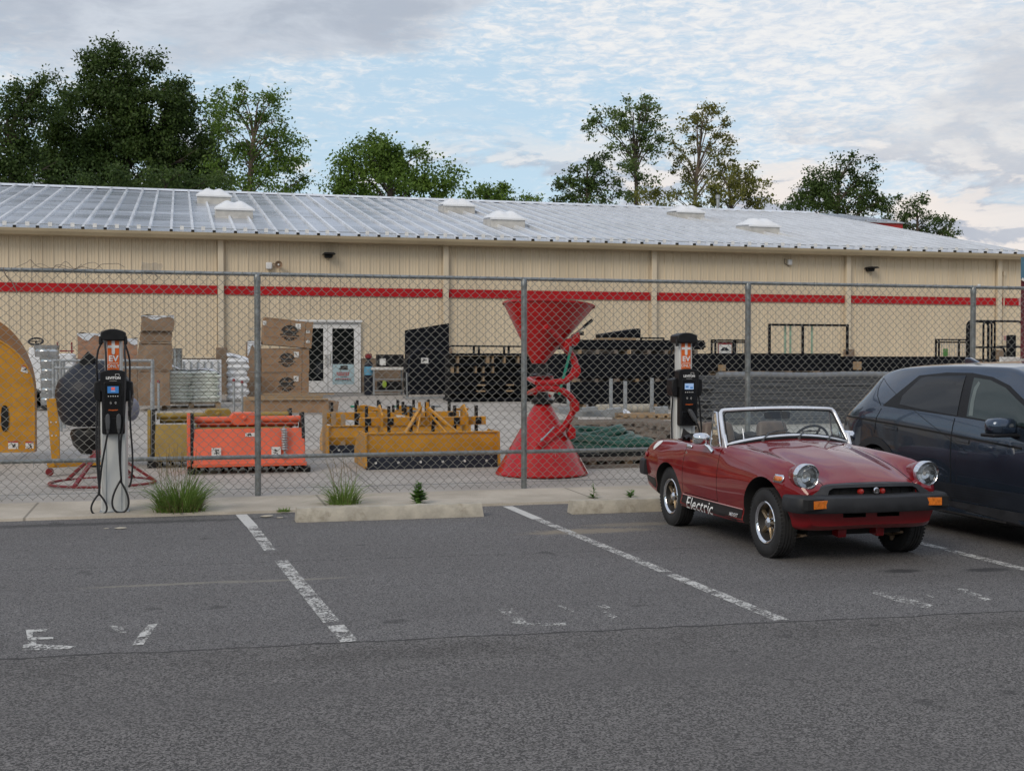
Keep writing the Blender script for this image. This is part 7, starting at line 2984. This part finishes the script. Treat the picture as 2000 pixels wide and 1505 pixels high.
tubes(t, [(1036, 758), (1062, 757), (1086, 763), (1105, 779), (1111, 796), (1103, 815), (1085, 835), (1060, 853), (1035, 868)], .047, ybend=[-.30, -.32, -.33, -.30, -.22, -.22, -.30, -.36, -.42])
tubes(t, [(1040, 768), (1062, 770), (1080, 775)], .03, ybend=[.2, .2, .1])
tubes(t, [(1036, 759), (1037, 762), (1040, 768)], .03, ybend=[-.3, -.1, .2])
for x, y in ((1103, 838), (1110, 787)):
    a = P(x, y)
    mb = MB()
    mb.prism([(a[0] - .06, a[1] - .02), (a[0] - .02, a[1] + .09), (a[0] + .05, a[1] + .02), (a[0] + .05, a[1] - .10), (a[0] - .03, a[1] - .12)], -.34, -.22, 'y')
    mb.build('mount_bracket', M['red'], t, bevel=.01)
a, b = P(1036, 856), P(1068, 831)
mb = MB()
mb.tube([(a[0], -.50, a[1]), (b[0], -.33, b[1])], .012, 8)
mb.tube([(a[0], -.50, a[1]), (a[0] + .03, -.5, a[1] + .02)], .024, 8)
mb.build('control_rod', M['steel_tank'], t)
a, b = P(1123, 890), P(1139, 920)
mb = MB()
mb.bar((a[0] - .02, -.28, a[1]), (b[0] - .03, -.32, b[1]), .03, .006)
mb.build('label_strip', M['label'], t, smooth=0)

z2, z3 = P(0, 712)[1], P(0, 583)[1]
t = thing('cone_spreader', 'red cone spreader with wide open hopper upright at the top of the pair', 'spreader', (xc, V, zg), 0, 'red cone spreaders')
cx2, cx3 = P(1056, 0)[0], P(1072, 0)[0]
mbc = cone_mb(P(1157, 583)[0] - cx3, 0.0, .085, z2 - z3, cx2 - cx3)
mbc.v = [tuple(TR(cx3, 0, z3) @ (rotm(-.05, .055, 0) @ Vector(p))) for p in mbc.v]
mbc.build('hopper_cone', M['red'], t, smooth=40)
mb = MB()
mb.lathe([(0, 0), (.07, 0), (.085, -.08), (.085, -.14), (.16, -.16), (0, -.18)], 20, 0, TR(cx2 + .02, 0, z2 + .02))
mb.build('spinner_housing', M['black'], t)
tubes(t, [(1036, 747), (1062, 747), (1090, 742), (1108, 727), (1113, 708), (1105, 692), (1094, 680), (1075, 662), (1046, 640)], .047, ybend=[-.30, -.32, -.33, -.30, -.22, -.22, -.24, -.34, -.46])
tubes(t, [(1040, 740), (1064, 739), (1084, 738)], .03, ybend=[.2, .2, .1])
tubes(t, [(1036, 747), (1037, 744), (1040, 740)], .03, ybend=[-.3, -.1, .2])
for x, y in ((1111, 664), (1112, 727), (1095, 675)):
    a = P(x, y)
    mb = MB()
    mb.prism([(a[0] - .07, a[1] - .04), (a[0] - .03, a[1] + .07), (a[0] + .04, a[1] + .10), (a[0] + .06, a[1] + .01), (a[0] - .0, a[1] - .09)], -.34, -.18, 'y')
    mb.build('mount_bracket', M['red'], t, bevel=.01)
a, b, c = P(1103, 658), P(1126, 640), P(1143, 626)
mb = MB()
mb.tube([(a[0], -.3, a[1]), (b[0], -.3, b[1])], .012, 8)
mb.tube([(a[0] - .12, -.3, a[1] - .1), (a[0], -.3, a[1])], .008, 8)
mb.build('lever_rod', M['steel_tank'], t)
mb = MB()
mb.tube([(b[0], -.3, b[1]), (c[0], -.3, c[1])], .022, 8)
mb.box((P(1123, 0)[0], -.3, P(0, 645)[1]), (.05, .05, .05))
mb.build('lever_grip', M['black'], t)
# strap hung between the two frames
a, b = P(1098, 688), P(1078, 762)
t = thing('tie_strap', 'green strap tied between the frames of the two red spreaders', 'strap', (xc, V - .36, zg))
mb = MB()
mb.bar((a[0], 0, a[1]), (b[0], 0, b[1]), .035, .006, up=(0, 1, 0))
mb.bar((b[0], 0, b[1]), (b[0] - .005, .01, b[1] - .05), .04, .012, up=(0, 1, 0))
mb.build('webbing', M['strap'], t, smooth=0)
mb = MB()
mb.box((a[0], -.005, a[1] + .03), (.035, .02, .09))
mb.build('buckle', M['galv'], t, bevel=.004)

# --- by the door: gas cylinder, steel bench, dark panel and tank
s = Sp(711, 729, 700, 771, V=36.4)
t = thing('gas_cylinder', 'dark gas cylinder with a blue label beside the white glass doors', 'cylinder', (s.xc, s.V, s.zg))
mb = MB()
r, H = s.w / 2, s.zt - s.zg
mb.lathe([(0, 0), (r, 0), (r, H * .78), (r * .8, H * .88), (r * .4, H * .93), (r * .35, H), (0, H)], 20)
mb.build('bottle', M['poly'], t)
mb = MB()
mb.lathe([(r * 1.01, H * .55), (r * 1.012, H * .78)], 20)
mb.build('label_band', pmat('blue_label', (.12, .35, .52), .5), t)
mb = MB()
mb.lathe([(r * .4, H), (r * .75, H * 1.02), (r * .75, H * 1.12), (r * .4, H * 1.14), (0, H * 1.14)], 14)
mb.build('valve_cap', M['red_rod'], t)
s = Sp(728, 792, 717, 771, V=36.2)
t = thing('steel_bench', 'tall steel frame bench with a white top and a lime tag beside the gas cylinder', 'bench', (s.xc, s.V, s.zg))
H = s.zt - s.zg
for x in (-s.w / 2 + .03, s.w / 2 - .03):
    for y in (0, .5):
        mb = MB()
        mb.bx(x - .025, x + .025, y - .02, y + .02, 0, H - .08)
        mb.build('leg', M['galv_dull'], t)
mb = MB()
mb.bx(-s.w / 2 - .04, s.w / 2, -.05, .6, H - .08, H)
mb.build('bench_top', M['label'], t, bevel=.01)
for z in (.12, H * .55):
    mb = MB()
    mb.bx(-s.w / 2 + .05, s.w / 2 - .05, .0, .5, z, z + .03)
    mb.build('shelf', M['galv_dull'], t)
mb = MB()
mb.bx(-s.w * .30, s.w * .40, .05, .45, .16, H * .5)
mb.build('stored_tank', M['black'], t, bevel=.03)
mb = MB()
mb.ball((-s.w * .15, -.03, H * .40), (.07, .015, .11), 10)
mb.build('lime_tag', pmat('lime', (.30, .42, .04), .5), t)
s = Sp(738, 790, 692, 716, V=36.3)
t = thing('battery_box', 'row of dark cased goods with a green label on the steel bench top', 'box', (s.xc, s.V + .2, s.zb))
mb = MB()
mb.bx(-s.w / 2, s.w / 2, -.1, .2, 0, s.h)
mb.build('case', M['black'], t, bevel=.02)
sticker(t, -s.w * .3, s.h * .4, .18, .20, -.105, 0, False, False)

s = Sp(793, 877, 640, 777)
V = s.V
t = thing('dark_sheet', 'tall black sheet with slanted top edge standing behind the black round tank', 'panel', (s.xc, V + .55, yz(V + .55) - .02))
P = loc3(V + .55, s.xc)
mb = MB()
mb.prism([P(791, 770), P(791, 645), P(877, 631), P(877, 770)], 0, .05, 'y')
mb.build('sheet', M['black_steel'], t)
for x in (795, 873):
    mb = MB()
    mb.bx(P(x, 0)[0] - .03, P(x, 0)[0] + .03, .05, .12, 0, P(0, 660)[1])
    mb.build('stiffener', M['black_steel'], t)
t = thing('stock_tank', 'black round plastic stock tank on its edge with a white paper on its base', 'tank', (s.xc, V, s.zg))
P = loc3(V, s.xc)
r = (P(877, 0)[0] - P(793, 0)[0]) / 2
z0 = P(0, 776)[1]
H = P(0, 674)[1] - z0
out = smooth_poly([(-r * .96, z0 + .05), (-r, z0 + H * .5), (-r * .9, z0 + H * .8), (-r * .5, z0 + H * .97), (0, z0 + H), (r * .5, z0 + H * .97), (r * .9, z0 + H * .8), (r, z0 + H * .5), (r * .96, z0 + .05), (r * .7, z0), (-r * .7, z0)], 4, True)
mb = MB()
mb.prism(out, -.02, .48, 'y')
mb.build('tank_shell', M['black_steel'], t, bevel=.04)
mb = MB()
mb.tube([(x * .9, -.022, z0 + H / 2 + (z - z0 - H / 2) * .9) for x, z in out], .018, 6, True)
mb.build('base_rib', M['poly'], t)
a = P(829, 704)
sticker(t, a[0], a[1], .21, .16, -.05, 0, False, True, 'white_paper', 40)
mb = MB()
for f in (-1, 1):
    mb.bar((f * r * .98, -.1, .03), (f * r * .98, .5, .03), .05, .05)
    mb.tube([(f * r * .98, -.08, .03), (f * r * 1.0, -.08, H * .55)], .018, 6)
mb.bar((-r, -.1, .03), (r, -.1, .03), .04, .05)
mb.build('foot_frame', M['galv_dull'], t)


# --- black gates lying in long stacks
def gate_mesh(L, W=1.2, r=.021):
    mb = MB()
    for k in range(6):
        y = W * k / 5
        mb.tube([(-L / 2, y, 0), (L / 2, y, 0)], r if k in (0, 5) else r * .8, 10, sq=(1.24, 1.0))
    for f in (-1, -.33, .33, 1):
        mb.tube([(f * L / 2, 0, 0), (f * L / 2, W, 0)], r, 8)
    return mb


GG = 'black gates lying flat in the long stacks'
gate_src = {}


def gate_stack(x0, x1, yt, yb, V, label, seed):
    s = Sp(x0, x1, yt, yb, V=V)
    n = max(2, int(round(s.h / .047)))
    key = round(s.w, 2)
    rnd = random.Random(seed)
    src = None
    for k in range(n):
        if src is None:
            o = src = gate_mesh(s.w).build('stacked_gate', M['black_steel'], None, smooth=50)
        else:
            o = src.copy()
            COL.objects.link(o)
        o.location = (s.xc + rnd.uniform(-.03, .03), V + rnd.uniform(-.015, .015), s.zb + .024 + k * s.h / n)
        tag(o, label, 'gate', GG)
    return s


def timbers(x0, x1, yt, yb, V, n, label, mat='wood', board=True):
    s = Sp(x0, x1, yt, yb, V=V)
    rnd = random.Random(n * 7 + int(x0))
    for k in range(n):
        x = s.x0 + s.w * (k + .5) / n
        mb = MB()
        mb.bx(-.04, .04, .02, 1.2, 0, s.h)
        o = mb.build('timber_bearer', M['wood_grey' if k % 3 else mat], None, smooth=0, loc=(x + rnd.uniform(-.08, .08), V, s.zb))
        tag(o, label, 'timber', 'timber bearers in the gate stacks')


VS = 28.6
gate_stack(1116, 1376, 664, 682, VS, 'black gate in the short top layer of the stack behind the right charging pedestal', 1)
gate_stack(1062, 1382, 691, 739, VS, 'black gate in the thick middle layer of the stack behind the right charging pedestal', 2)
gate_stack(1112, 1386, 746, 788, VS, 'black gate in the bottom layer of the stack behind the right charging pedestal', 3)
timbers(1116, 1376, 682.5, 690.5, VS, 8, 'short timber bearer under the top layer of black gates')
timbers(1100, 1386, 739.5, 745.5, VS, 7, 'short timber bearer between the middle and bottom layers of black gates')
timbers(1120, 1386, 788.5, 797, VS, 6, 'short timber bearer on the ground under the black gates')
VT = 30.6
gate_stack(1384, 1640, 690, 724, VT, 'black gate in the layer behind the grey mesh bundle, left of the pale block', 4)
gate_stack(1644, 1905, 696, 726, VT + .2, 'black gate in the low layer behind the roof of the dark blue car', 5)
timbers(1390, 1900, 724.5, 730, VT, 9, 'short timber bearer above the grey mesh bundle')
gate_stack(1384, 1905, 732, 772, VT + .3, 'black gate in the lowest layer hidden behind the grey mesh bundle', 6)
s = Sp(1414, 1421, 712, 724, V=VT - .3)
for lab, x, y0, y1 in (('pale wooden block on end at the left of the gates behind the mesh bundle', 1413, 712, 724), ('pale wrapped block sticking out of the gates behind the dark blue car roof', 1678, 706, 722)):
    s = Sp(x - 4, x + 4, y0, y1, V=VT - .25)
    mb = MB()
    mb.box((0, .1, s.h / 2), (s.w, .25, s.h))
    tag(mb.build('timber_block', M['wood'], None, bevel=.01, loc=(s.xc, s.V, s.zb)), lab, 'timber')

# bundle of upright black feeder panels left of the spreaders
s = Sp(878, 1058, 692, 783)
V = s.V
t = thing('feeder_bundle', 'bundle of black steel feeder panels with wood blocks between them, left of the red spreaders', 'panel bundle', (s.xc, V, s.zg))
P = loc3(V, s.xc)
x0, x1 = P(878, 0)[0], P(1060, 0)[0]
for y in (692, 712, 731, 750, 767, 780):
    a = P(900, y)
    mb = MB()
    mb.bx(x0, x1, -.04, .9, a[1] - .035, a[1] + .035)
    mb.build('rail', M['black_steel'], t, bevel=.01)
mb = MB()
mb.bx(x0 + .03, x1 - .03, .25, .8, .05, P(0, 694)[1])
mb.build('packed_panels', M['black_matt'], t)
rnd = random.Random(12)
for row, (ya, yb_) in enumerate(((695, 709), (715, 728), (734, 744))):
    for x in (886, 895, 904, 931, 938, 945, 953, 963, 987, 996, 1003, 1014):
        if rnd.random() < .55 + .10 * row:
            continue
        a, b = P(x + rnd.uniform(-1, 1), ya), P(x, yb_)
        wd = .05 if x != 953 else .09
        mb = MB()
        mb.bx(a[0] - wd / 2, a[0] + wd / 2, .02, .22, b[1], a[1])
        mb.build('spacer_block', M['wood'], t, smooth=0)
for xa, xb in ((931, 947), (988, 1003)):
    mb = MB()
    a = P(xa, 753)
    mb.bx(P(xa, 0)[0], P(xb, 0)[0], -.045, .1, P(0, 758)[1], P(0, 755)[1])
    mb.bx(P(xa, 0)[0], P(xb, 0)[0], -.045, .1, P(0, 771)[1], P(0, 768)[1])
    mb.build('spacer_block', M['wood'], t, smooth=0)
mb = MB()
for y in (672,):
    mb.tube([(x0 + .02, .3, P(0, 690)[1]), (x0 + .02, .3, P(0, 676)[1]), (x0 + .10, .3, P(0, 672)[1]), (x1, .3, P(0, 673)[1])], .024, 8)
for x in (930, 940, 990, 999):
    mb.tube([(P(x, 0)[0], .3, P(0, 692)[1]), (P(x, 0)[0], .3, P(0, 672)[1])], .034, 8)
mb.build('top_hoop', M['black_steel'], t)

M['grey_edge'] = pmat('grey_rolled_edge', (.19, .20, .21), .55, .3, .15, 5.0)
# grey bundle of mesh panels with a rolled top edge
s = Sp(1386, 1760, 728, 826)
V = s.V
t = thing('mesh_bundle', 'long grey bundle of layered wire mesh panels behind the windscreen of the red convertible', 'mesh bundle', (s.xc, V, s.zg))
H = s.zt - s.zg
rnd = random.Random(3)
nl = 24
for k in range(nl):
    z = H * .94 * k / nl
    mb = MB()
    off = rnd.uniform(-.012, .012)
    l0 = -s.w / 2 + rnd.uniform(-.10, .10) + (.22 if k > nl * .75 else 0)
    th = H * .94 / nl
    pts = [(l0 + (s.w / 2 - l0) * i / 14, off + .02 * math.sin(i * .9 + k), z + .006 * math.sin(i * .7 + k * 2)) for i in range(15)]
    vs, fs = [], []
    for (x, y, zz) in pts:
        vs += [(x, y, zz + .02 * th), (x, y - .006, zz + th * .45), (x, y, zz + th * .93), (x, y + 1.2, zz + th * .93), (x, y + 1.2, zz + th * .02)]
    fs = [(i * 5 + j, i * 5 + (j + 1) % 5, i * 5 + 5 + (j + 1) % 5, i * 5 + 5 + j) for i in range(14) for j in range(5)]
    fs += [(0, 1, 2, 3, 4), (70, 71, 72, 73, 74)]
    mb.add(vs, fs)
    mb.build('mesh_layer', M['grey_panel'], t, smooth=40)
mb = MB()
mb.tube([(-s.w / 2 + .2 + (s.w - .2) * i / 10, .06, H * .95 + .01 * math.sin(i)) for i in range(11)], .075, 14, sq=(1, 1.3))
mb.build('rolled_edge', M['grey_edge'], t)

# rack posts, channels, roll of wire, plastic
for k, (x, y0, y1) in enumerate(((1110, 741, 808), (1193, 739, 808), (1221, 744, 818), (1273, 738, 812), (1383, 740, 800))):
    s = Sp(x - 3, x + 3, y0, y1)
    t = thing('rack_post', ['grey rack post just right of the red spreaders', 'second grey rack post right of the red spreaders', 'short thick grey rack post in front of the wire roll',
                            'grey rack post at the right end of the wire roll', 'grey rack post just right of the right charging pedestal'][k], 'post', (s.xc, s.V, s.zg), 0, 'grey rack posts before the gate stacks')
    mb = MB()
    mb.bx(-.034, .034, -.034, .034, 0, s.zt - s.zg)
    mb.build('upright', M['galv_dull'], t, bevel=.004)
    mb = MB()
    mb.bx(-.06, .06, -.06, .9, 0, .07)
    mb.build('foot', M['galv_dull'], t, bevel=.004)
s = Sp(1168, 1274, 789, 806)
t = thing('wire_roll', 'long pale grey roll of wire lying in front of the black gate stack', 'roll', (s.xc, s.V + .1, s.zg))
mb = MB()
mb.tube([(-s.w / 2, 0, s.h / 2 + .02), (s.w / 2, 0, s.h / 2 + .02)], s.h / 2, 24)
mb.build('roll_body', M['block'], t)
for k in range(9):
    mb = MB()
    x = -s.w / 2 + s.w * (k + .5) / 9
    mb.tube([(x + .006 * math.sin(q * 3), (s.h / 2 + .004) * math.cos(q), s.h / 2 + .02 + (s.h / 2 + .004) * math.sin(q)) for q in [2 * math.pi * i / 20 for i in range(20)]], .006, 4, True)
    mb.build('wire_turn', M['galv_dull'], t)
for k, (x0, x1, y0, y1, rot, lab) in enumerate(((1114, 1218, 801, 814, .02, 'long galvanised channel lying in front of the wire roll'), (1138, 1168, 795, 803, -.06, 'short galvanised plate on top of the long channel, left one'),
                                                (1190, 1216, 797, 806, -.12, 'tilted galvanised plate on the long channel, right one'), (1280, 1306, 794, 810, -.05, 'galvanised channel end beside the right charging pedestal'),
                                                (1092, 1112, 796, 806, .0, 'galvanised channel stub behind the red spreader frame'))):
    s = Sp(x0, x1, y0, y1, V=22.6 - .25 * k)
    t = thing('steel_channel', lab, 'channel', (s.xc, s.V, s.zb), 0, 'galvanised channels before the gate stack')
    mb = MB()
    h = s.h
    Rm = rotm(0, rot, 0)
    mb.bx(-s.w / 2, s.w / 2, 0, .02, 0, h, 0, Rm)
    mb.bx(-s.w / 2, s.w / 2, .02, .16, h - .02, h, 0, Rm)
    mb.bx(-s.w / 2, s.w / 2, .02, .16, 0, .02, 0, Rm)
    mb.build('channel', M['galv_dull'], t, bevel=.004)
    if s.zb > s.zg + .02 and k == 0:
        for f in (-.4, .4):
            mb = MB()
            mb.bx(f * s.w - .05, f * s.w + .05, .0, .2, s.zg - s.zb, -.001)
            mb.build('bearer', M['wood_grey'], t)
s = Sp(1216, 1240, 797, 812, V=22.3)
t = thing('plastic_sheet', 'crumpled white plastic sheet beside the wire roll', 'plastic', (s.xc, s.V, s.zb))
rnd = random.Random(5)
mb = MB()
mb.grid(8, 6, lambda a, b: ((a - .5) * s.w * (1.2 - .5 * b), (b - .5) * .2, s.h * (b ** .6) * (1 - .7 * a) + rnd.uniform(-.02, .02)))
mb.build('sheet', M['film'], t, smooth=30)


# weathered timber piles
def pile(label, x0, x1, yt, yb, V=None, n=5, seed=0, mat='wood_grey'):
    s = Sp(x0, x1, yt, yb, V=V)
    t = thing('timber_pile', label, 'timber', (s.xc, s.V, s.zb), 0, 'weathered timber and pallets')
    rnd = random.Random(seed)
    th = s.h / n
    for k in range(n):
        z = k * th
        if k % 2 == 0:
            for q in range(3):
                mb = MB()
                y = .02 + q * .35
                mb.bx(-s.w / 2 + rnd.uniform(-.05, .05), s.w / 2 + rnd.uniform(-.05, .05), y, y + .13, z, z + th * .9)
                mb.build('board', M[mat], t, smooth=0)
        else:
            for q in range(5):
                x = -s.w / 2 + s.w * (q + .5) / 5 + rnd.uniform(-.06, .06)
                mb = MB()
                mb.bx(x - .06, x + .06, .0, .85, z, z + th)
                mb.build('block', M[mat], t, smooth=0)
    return t


pile('flat weathered pallets left of the right charging pedestal, lowest and nearest', 1112, 1312, 822, 850, 20.3, 5, 1)
pile('pale weathered boards behind the flat weathered pallets', 1226, 1318, 808, 820, 21.6, 3, 2, 'wood')
pile('weathered pallets between the right charging pedestal and the convertible', 1290, 1400, 826, 862, 19.0, 5, 3)
s = Sp(1170, 1182, 838, 852, V=19.4)
mb = MB()
mb.box((0, 0, s.h / 2), (s.w, .02, s.h))
tag(mb.build('paper_tag', M['label'], None, smooth=0, loc=(s.xc, s.V, s.zb)), 'white paper tag fixed above the green coil', 'tag')
s = Sp(1114, 1290, 884, 911)
t = thing('crate_base', 'low open timber frame under the green coils', 'crate', (s.xc, s.V, s.zg))
for z in (0.0, s.h * .55):
    mb = MB()
    mb.bx(-s.w / 2, s.w / 2, 0, .05, z, z + s.h * .28)
    mb.build('front_rail', M['wood_grey'], t)
    mb = MB()
    mb.bx(-s.w / 2, s.w / 2, 1.0, 1.05, z, z + s.h * .28)
    mb.build('back_rail', M['wood_grey'], t)
for k in range(5):
    x = -s.w / 2 + s.w * (k + .3) / 5
    mb = MB()
    mb.bx(x - .06, x + .06, .06, .98, .005, s.h * .8)
    mb.build('cross_block', M['wood'] if k % 2 else M['wood_grey'], t)
mb = MB()
mb.bx(-s.w / 2, s.w / 2, 0, 1.05, s.h * .84, s.h * .98)
mb.build('deck', M['black_matt'], t)
VC, XC, ZC = s.V, s.xc, s.zg + s.h
s = Sp(1114, 1272, 842, 882, V=VC + .1)
w, h = s.w, s.h
for k, (dx, dz, sc, dy, lab) in enumerate(((-.02, 0.04, 1.0, .0, 'lowest dark green coil on the low timber frame'), (.03, .26, 1.02, .04, 'second dark green coil from below on the low timber frame'),
                                           (.0, .46, .92, .06, 'third dark green coil from below on the low timber frame'), (-.06, .66, .76, .10, 'top dark green coil on the low timber frame'),
                                           (.30, .05, .75, -.10, 'dark green coil slipping off the pile behind the tail of the convertible'))):
    t = thing('hose_coil', lab, 'hose', (s.xc + dx * w, VC + .5 + dy, ZC + dz * h), 0, 'dark green coils on the timber frame')
    for q in range(2):
        r1, r2 = w * .46 * sc * (1 - .10 * q), .42 * sc * (1 - .12 * q)
        mb = MB()
        pts = [(r1 * math.cos(a), r2 * math.sin(a), .06 + q * .05 + .03 * math.sin(2 * a + k) + .035 * math.cos(a + k * 2)) for a in [2 * math.pi * i / 36 for i in range(36)]]
        mb.tube(pts, .050, 10, True)
        mb.build('hose_turn', M['green_hose'], t, smooth=60)
# --- things standing on the gate stacks
s = Sp(1178, 1252, 641, 662, V=VS + .2)
t = thing('trough', 'black wedge shaped trough lying on top of the black gates', 'trough', (s.xc, s.V, s.zb))
mb = MB()
mb.prism([(-s.w / 2, .03), (-s.w / 2, s.h * .48), (s.w * .42, s.h), (s.w / 2, s.h * .98), (s.w / 2, .03)], 0, .6, 'y')
mb.build('trough_shell', M['black_steel'], t, bevel=.03)
mb = MB()
mb.bx(-s.w / 2, s.w * .35, -.05, .7, -.03, .03)
mb.build('board', M['wood'], t)


def frame_gate(label, x0, x1, yt, yb, V, mids=(), bars=(), r=.03, mat='black_steel', name='gate_frame', wires=0, cat='frame'):
    s = Sp(x0, x1, yt, yb, V=V)
    t = thing(name, label, cat, (s.xc, s.V, s.zb))
    P = lambda x, y: (PV(x, y, V).x - s.xc, PV(x, y, V).z - s.zb)
    for x in (x0, x1) + tuple(mids):
        a = P(x, yt)
        mb = MB()
        mb.bx(a[0] - r, a[0] + r, -r, r, 0, s.h - r)
        mb.build('upright', M[mat], t)
    for y in (yt,) + tuple(bars):
        z = P(x0, y)[1]
        mb = MB()
        mb.bx(-s.w / 2 - r, s.w / 2 + r, -r, r, z - r, z + r - .001)
        mb.build('rail', M[mat], t)
    if wires:
        mb = MB()
        for k in range(1, wires):
            x = -s.w / 2 + s.w * k / wires
            mb.tube([(x, 0, 0), (x, 0, s.h)], .006, 4)
        for k in range(1, 4):
            mb.tube([(-s.w / 2, 0, s.h * k / 4), (s.w / 2, 0, s.h * k / 4)], .006, 4)
        o = mb.build('wire_infill', M['galv_dull'], t, smooth=0)
    return t, s


t, s = frame_gate('large open black square tube frame with one middle post standing on the gates', 1503, 1655, 634, 692, VT + .6, (1568,))
for x in (1537, 1547, 1589):
    mb = MB()
    a = PV(x, 690, s.V).x - s.xc
    mb.bx(a - .03, a + .03, .1, .108, 0, s.h)
    mb.build('strap', pmat('pale_green_strap', (.28, .42, .30), .5) if 'pale_green_strap' not in bpy.data.materials else bpy.data.materials['pale_green_strap'], t, smooth=0)
t, s = frame_gate('small black wire gate with a picture sign standing on the gates', 1390, 1456, 664, 692, VT + .4, (1397, 1432, 1436), (668,), .022, wires=12, cat='gate', name='wire_gate')
mb = MB()
a = [PV(x, 680, s.V).x - s.xc for x in (1403, 1427)]
zz = PV(1415, 673, s.V).z - s.zb
mb.bx(a[0], a[1], -.05, -.035, 0.02, zz, 0)
mb.bx(a[0] - .02, a[1] + .02, -.034, -.03, 0.0, zz + .05, 1)
mb.prism([(a[0] + .03, .10), (a[0] + .12, .20), (a[0] + .22, .19), (a[1] - .05, .10)], -.054, -.0505, 'y', 2)
mb.build('picture_sign', [M['label'], M['red_rod'], M['poly']], t, smooth=0)
t, s = frame_gate('black wire gate with a green tag standing left of the black hoops', 1828, 1890, 663, 705, VT + .5, (1834, 1873), (668,), .022, wires=12, cat='gate', name='wire_gate')
mb = MB()
a = PV(1845, 686, s.V).x - s.xc
mb.bx(a - .08, a + .08, -.05, -.03, s.h * .22, s.h * .58)
mb.build('green_tag', pmat('tag_green', (.08, .22, .05), .5), t, bevel=.03)
t, s = frame_gate('short low black bar frame beside the black trough on top of the gates', 1252, 1296, 660, 664, VS + .3, (), (), .02)
# black hoops at the right edge
V = 31.5
for k, (x0, x1, y0, lab) in enumerate(((1888, 1996, 627, 'widest black hooped rail at the right, behind the fence post'), (1892, 1930, 628, 'narrow black hoop just right of the last fence post'),
                                       (1920, 1936, 629, 'thin black hoop in the middle of the hooped rails'), (1929, 1942, 629, 'rightmost narrow black hoop of the hooped rails'),
                                       (1894, 1962, 678, 'low black hoop across the foot of the hooped rails'), (1940, 1998, 677, 'low black hoop by the right picture edge'))):
    s = Sp(x0, x1, y0, 760, V=V + .25 * k)
    t = thing('hoop_rail', lab, 'rail', (s.xc, s.V, s.zg), 0, 'black hooped rails at the right')
    H = s.zt - s.zg
    w = s.w / 2
    r = min(.16, w * .6)
    pts = [(-w, 0, 0), (-w, 0, H - r)] + [(-w + r - r * math.cos(a), 0, H - r + r * math.sin(a)) for a in (.4, .8, 1.2)] + [(-w + r, 0, H), (w - r, 0, H)] + [(w - r + r * math.sin(a), 0, H - r + r * math.cos(a)) for a in (.4, .8, 1.2)] + [(w, 0, H - r), (w, 0, 0)]
    mb = MB()
    mb.tube(pts, .032, 10)
    mb.build('hoop', M['black_steel'], t)
    mb = MB()
    mb.tube([(-w, 0, H * .5), (w, 0, H * .5)], .022, 8)
    mb.build('cross_bar', M['black_steel'], t)
for x, y0, lab in ((1974, 654, 'upright black block among the hooped rails'),):
    s = Sp(x - 4, x + 4, y0, 760, V=33.0)
    mb = MB()
    mb.box((0, 0, (s.zt - s.zg) / 2), (s.w, .3, s.zt - s.zg))
    tag(mb.build('black_post', M['black_steel'], None, bevel=.02, loc=(s.xc, s.V, s.zg)), lab, 'post')
# white board behind the crossover's roof
s = Sp(1953, 2030, 697, 712, V=21.0)
t = thing('white_board', 'long white board showing just above the roof of the dark blue car', 'board', (s.xc, s.V, s.zg))
mb = MB()
mb.box((0, 0, s.zt - s.zg - .12), (s.w, .05, .24))
mb.build('board', M['white'], t, bevel=.01)
for f in (-.4, .4):
    mb = MB()
    mb.bx(f * s.w - .03, f * s.w + .03, .03, .09, 0, s.zt - s.zg - .02)
    mb.build('leg', M['wood'], t)
# banner flag at the right picture edge
V = 20.5
p0 = PV(1994, 500, V)
t = thing('feather_banner', 'tall maroon and blue banner just entering at the right picture edge', 'banner', (p0.x + .45, V, yz(V) - .02))
P = loc3(V, p0.x + .45)
mb = MB()


def ban(y0, y1):
    a, b = P(1994, y0), P(1993, y1)
    mb = MB()
    mb.grid(8, 6, lambda u, v: (a[0] + u * .9, .03 * math.sin(u * 7), b[1] + (a[1] - b[1]) * v))
    return mb


ban(502, 545).build('blue_cloth', M['teal'], t, smooth=60)
mb = MB()
a = P(1994, 545)
mb.bar((a[0], -.035, a[1]), (a[0] + .9, -.035, a[1] - .35), .012, .05)
mb.build('white_band', M['label'], t)
ban(546, 700).build('maroon_cloth', M['maroon'], t, smooth=60)
mb = MB()
mb.tube([(.44, .06, 0), (.44, .06, P(0, 495)[1])], .03, 8)
mb.build('pole', M['galv_dull'], t)
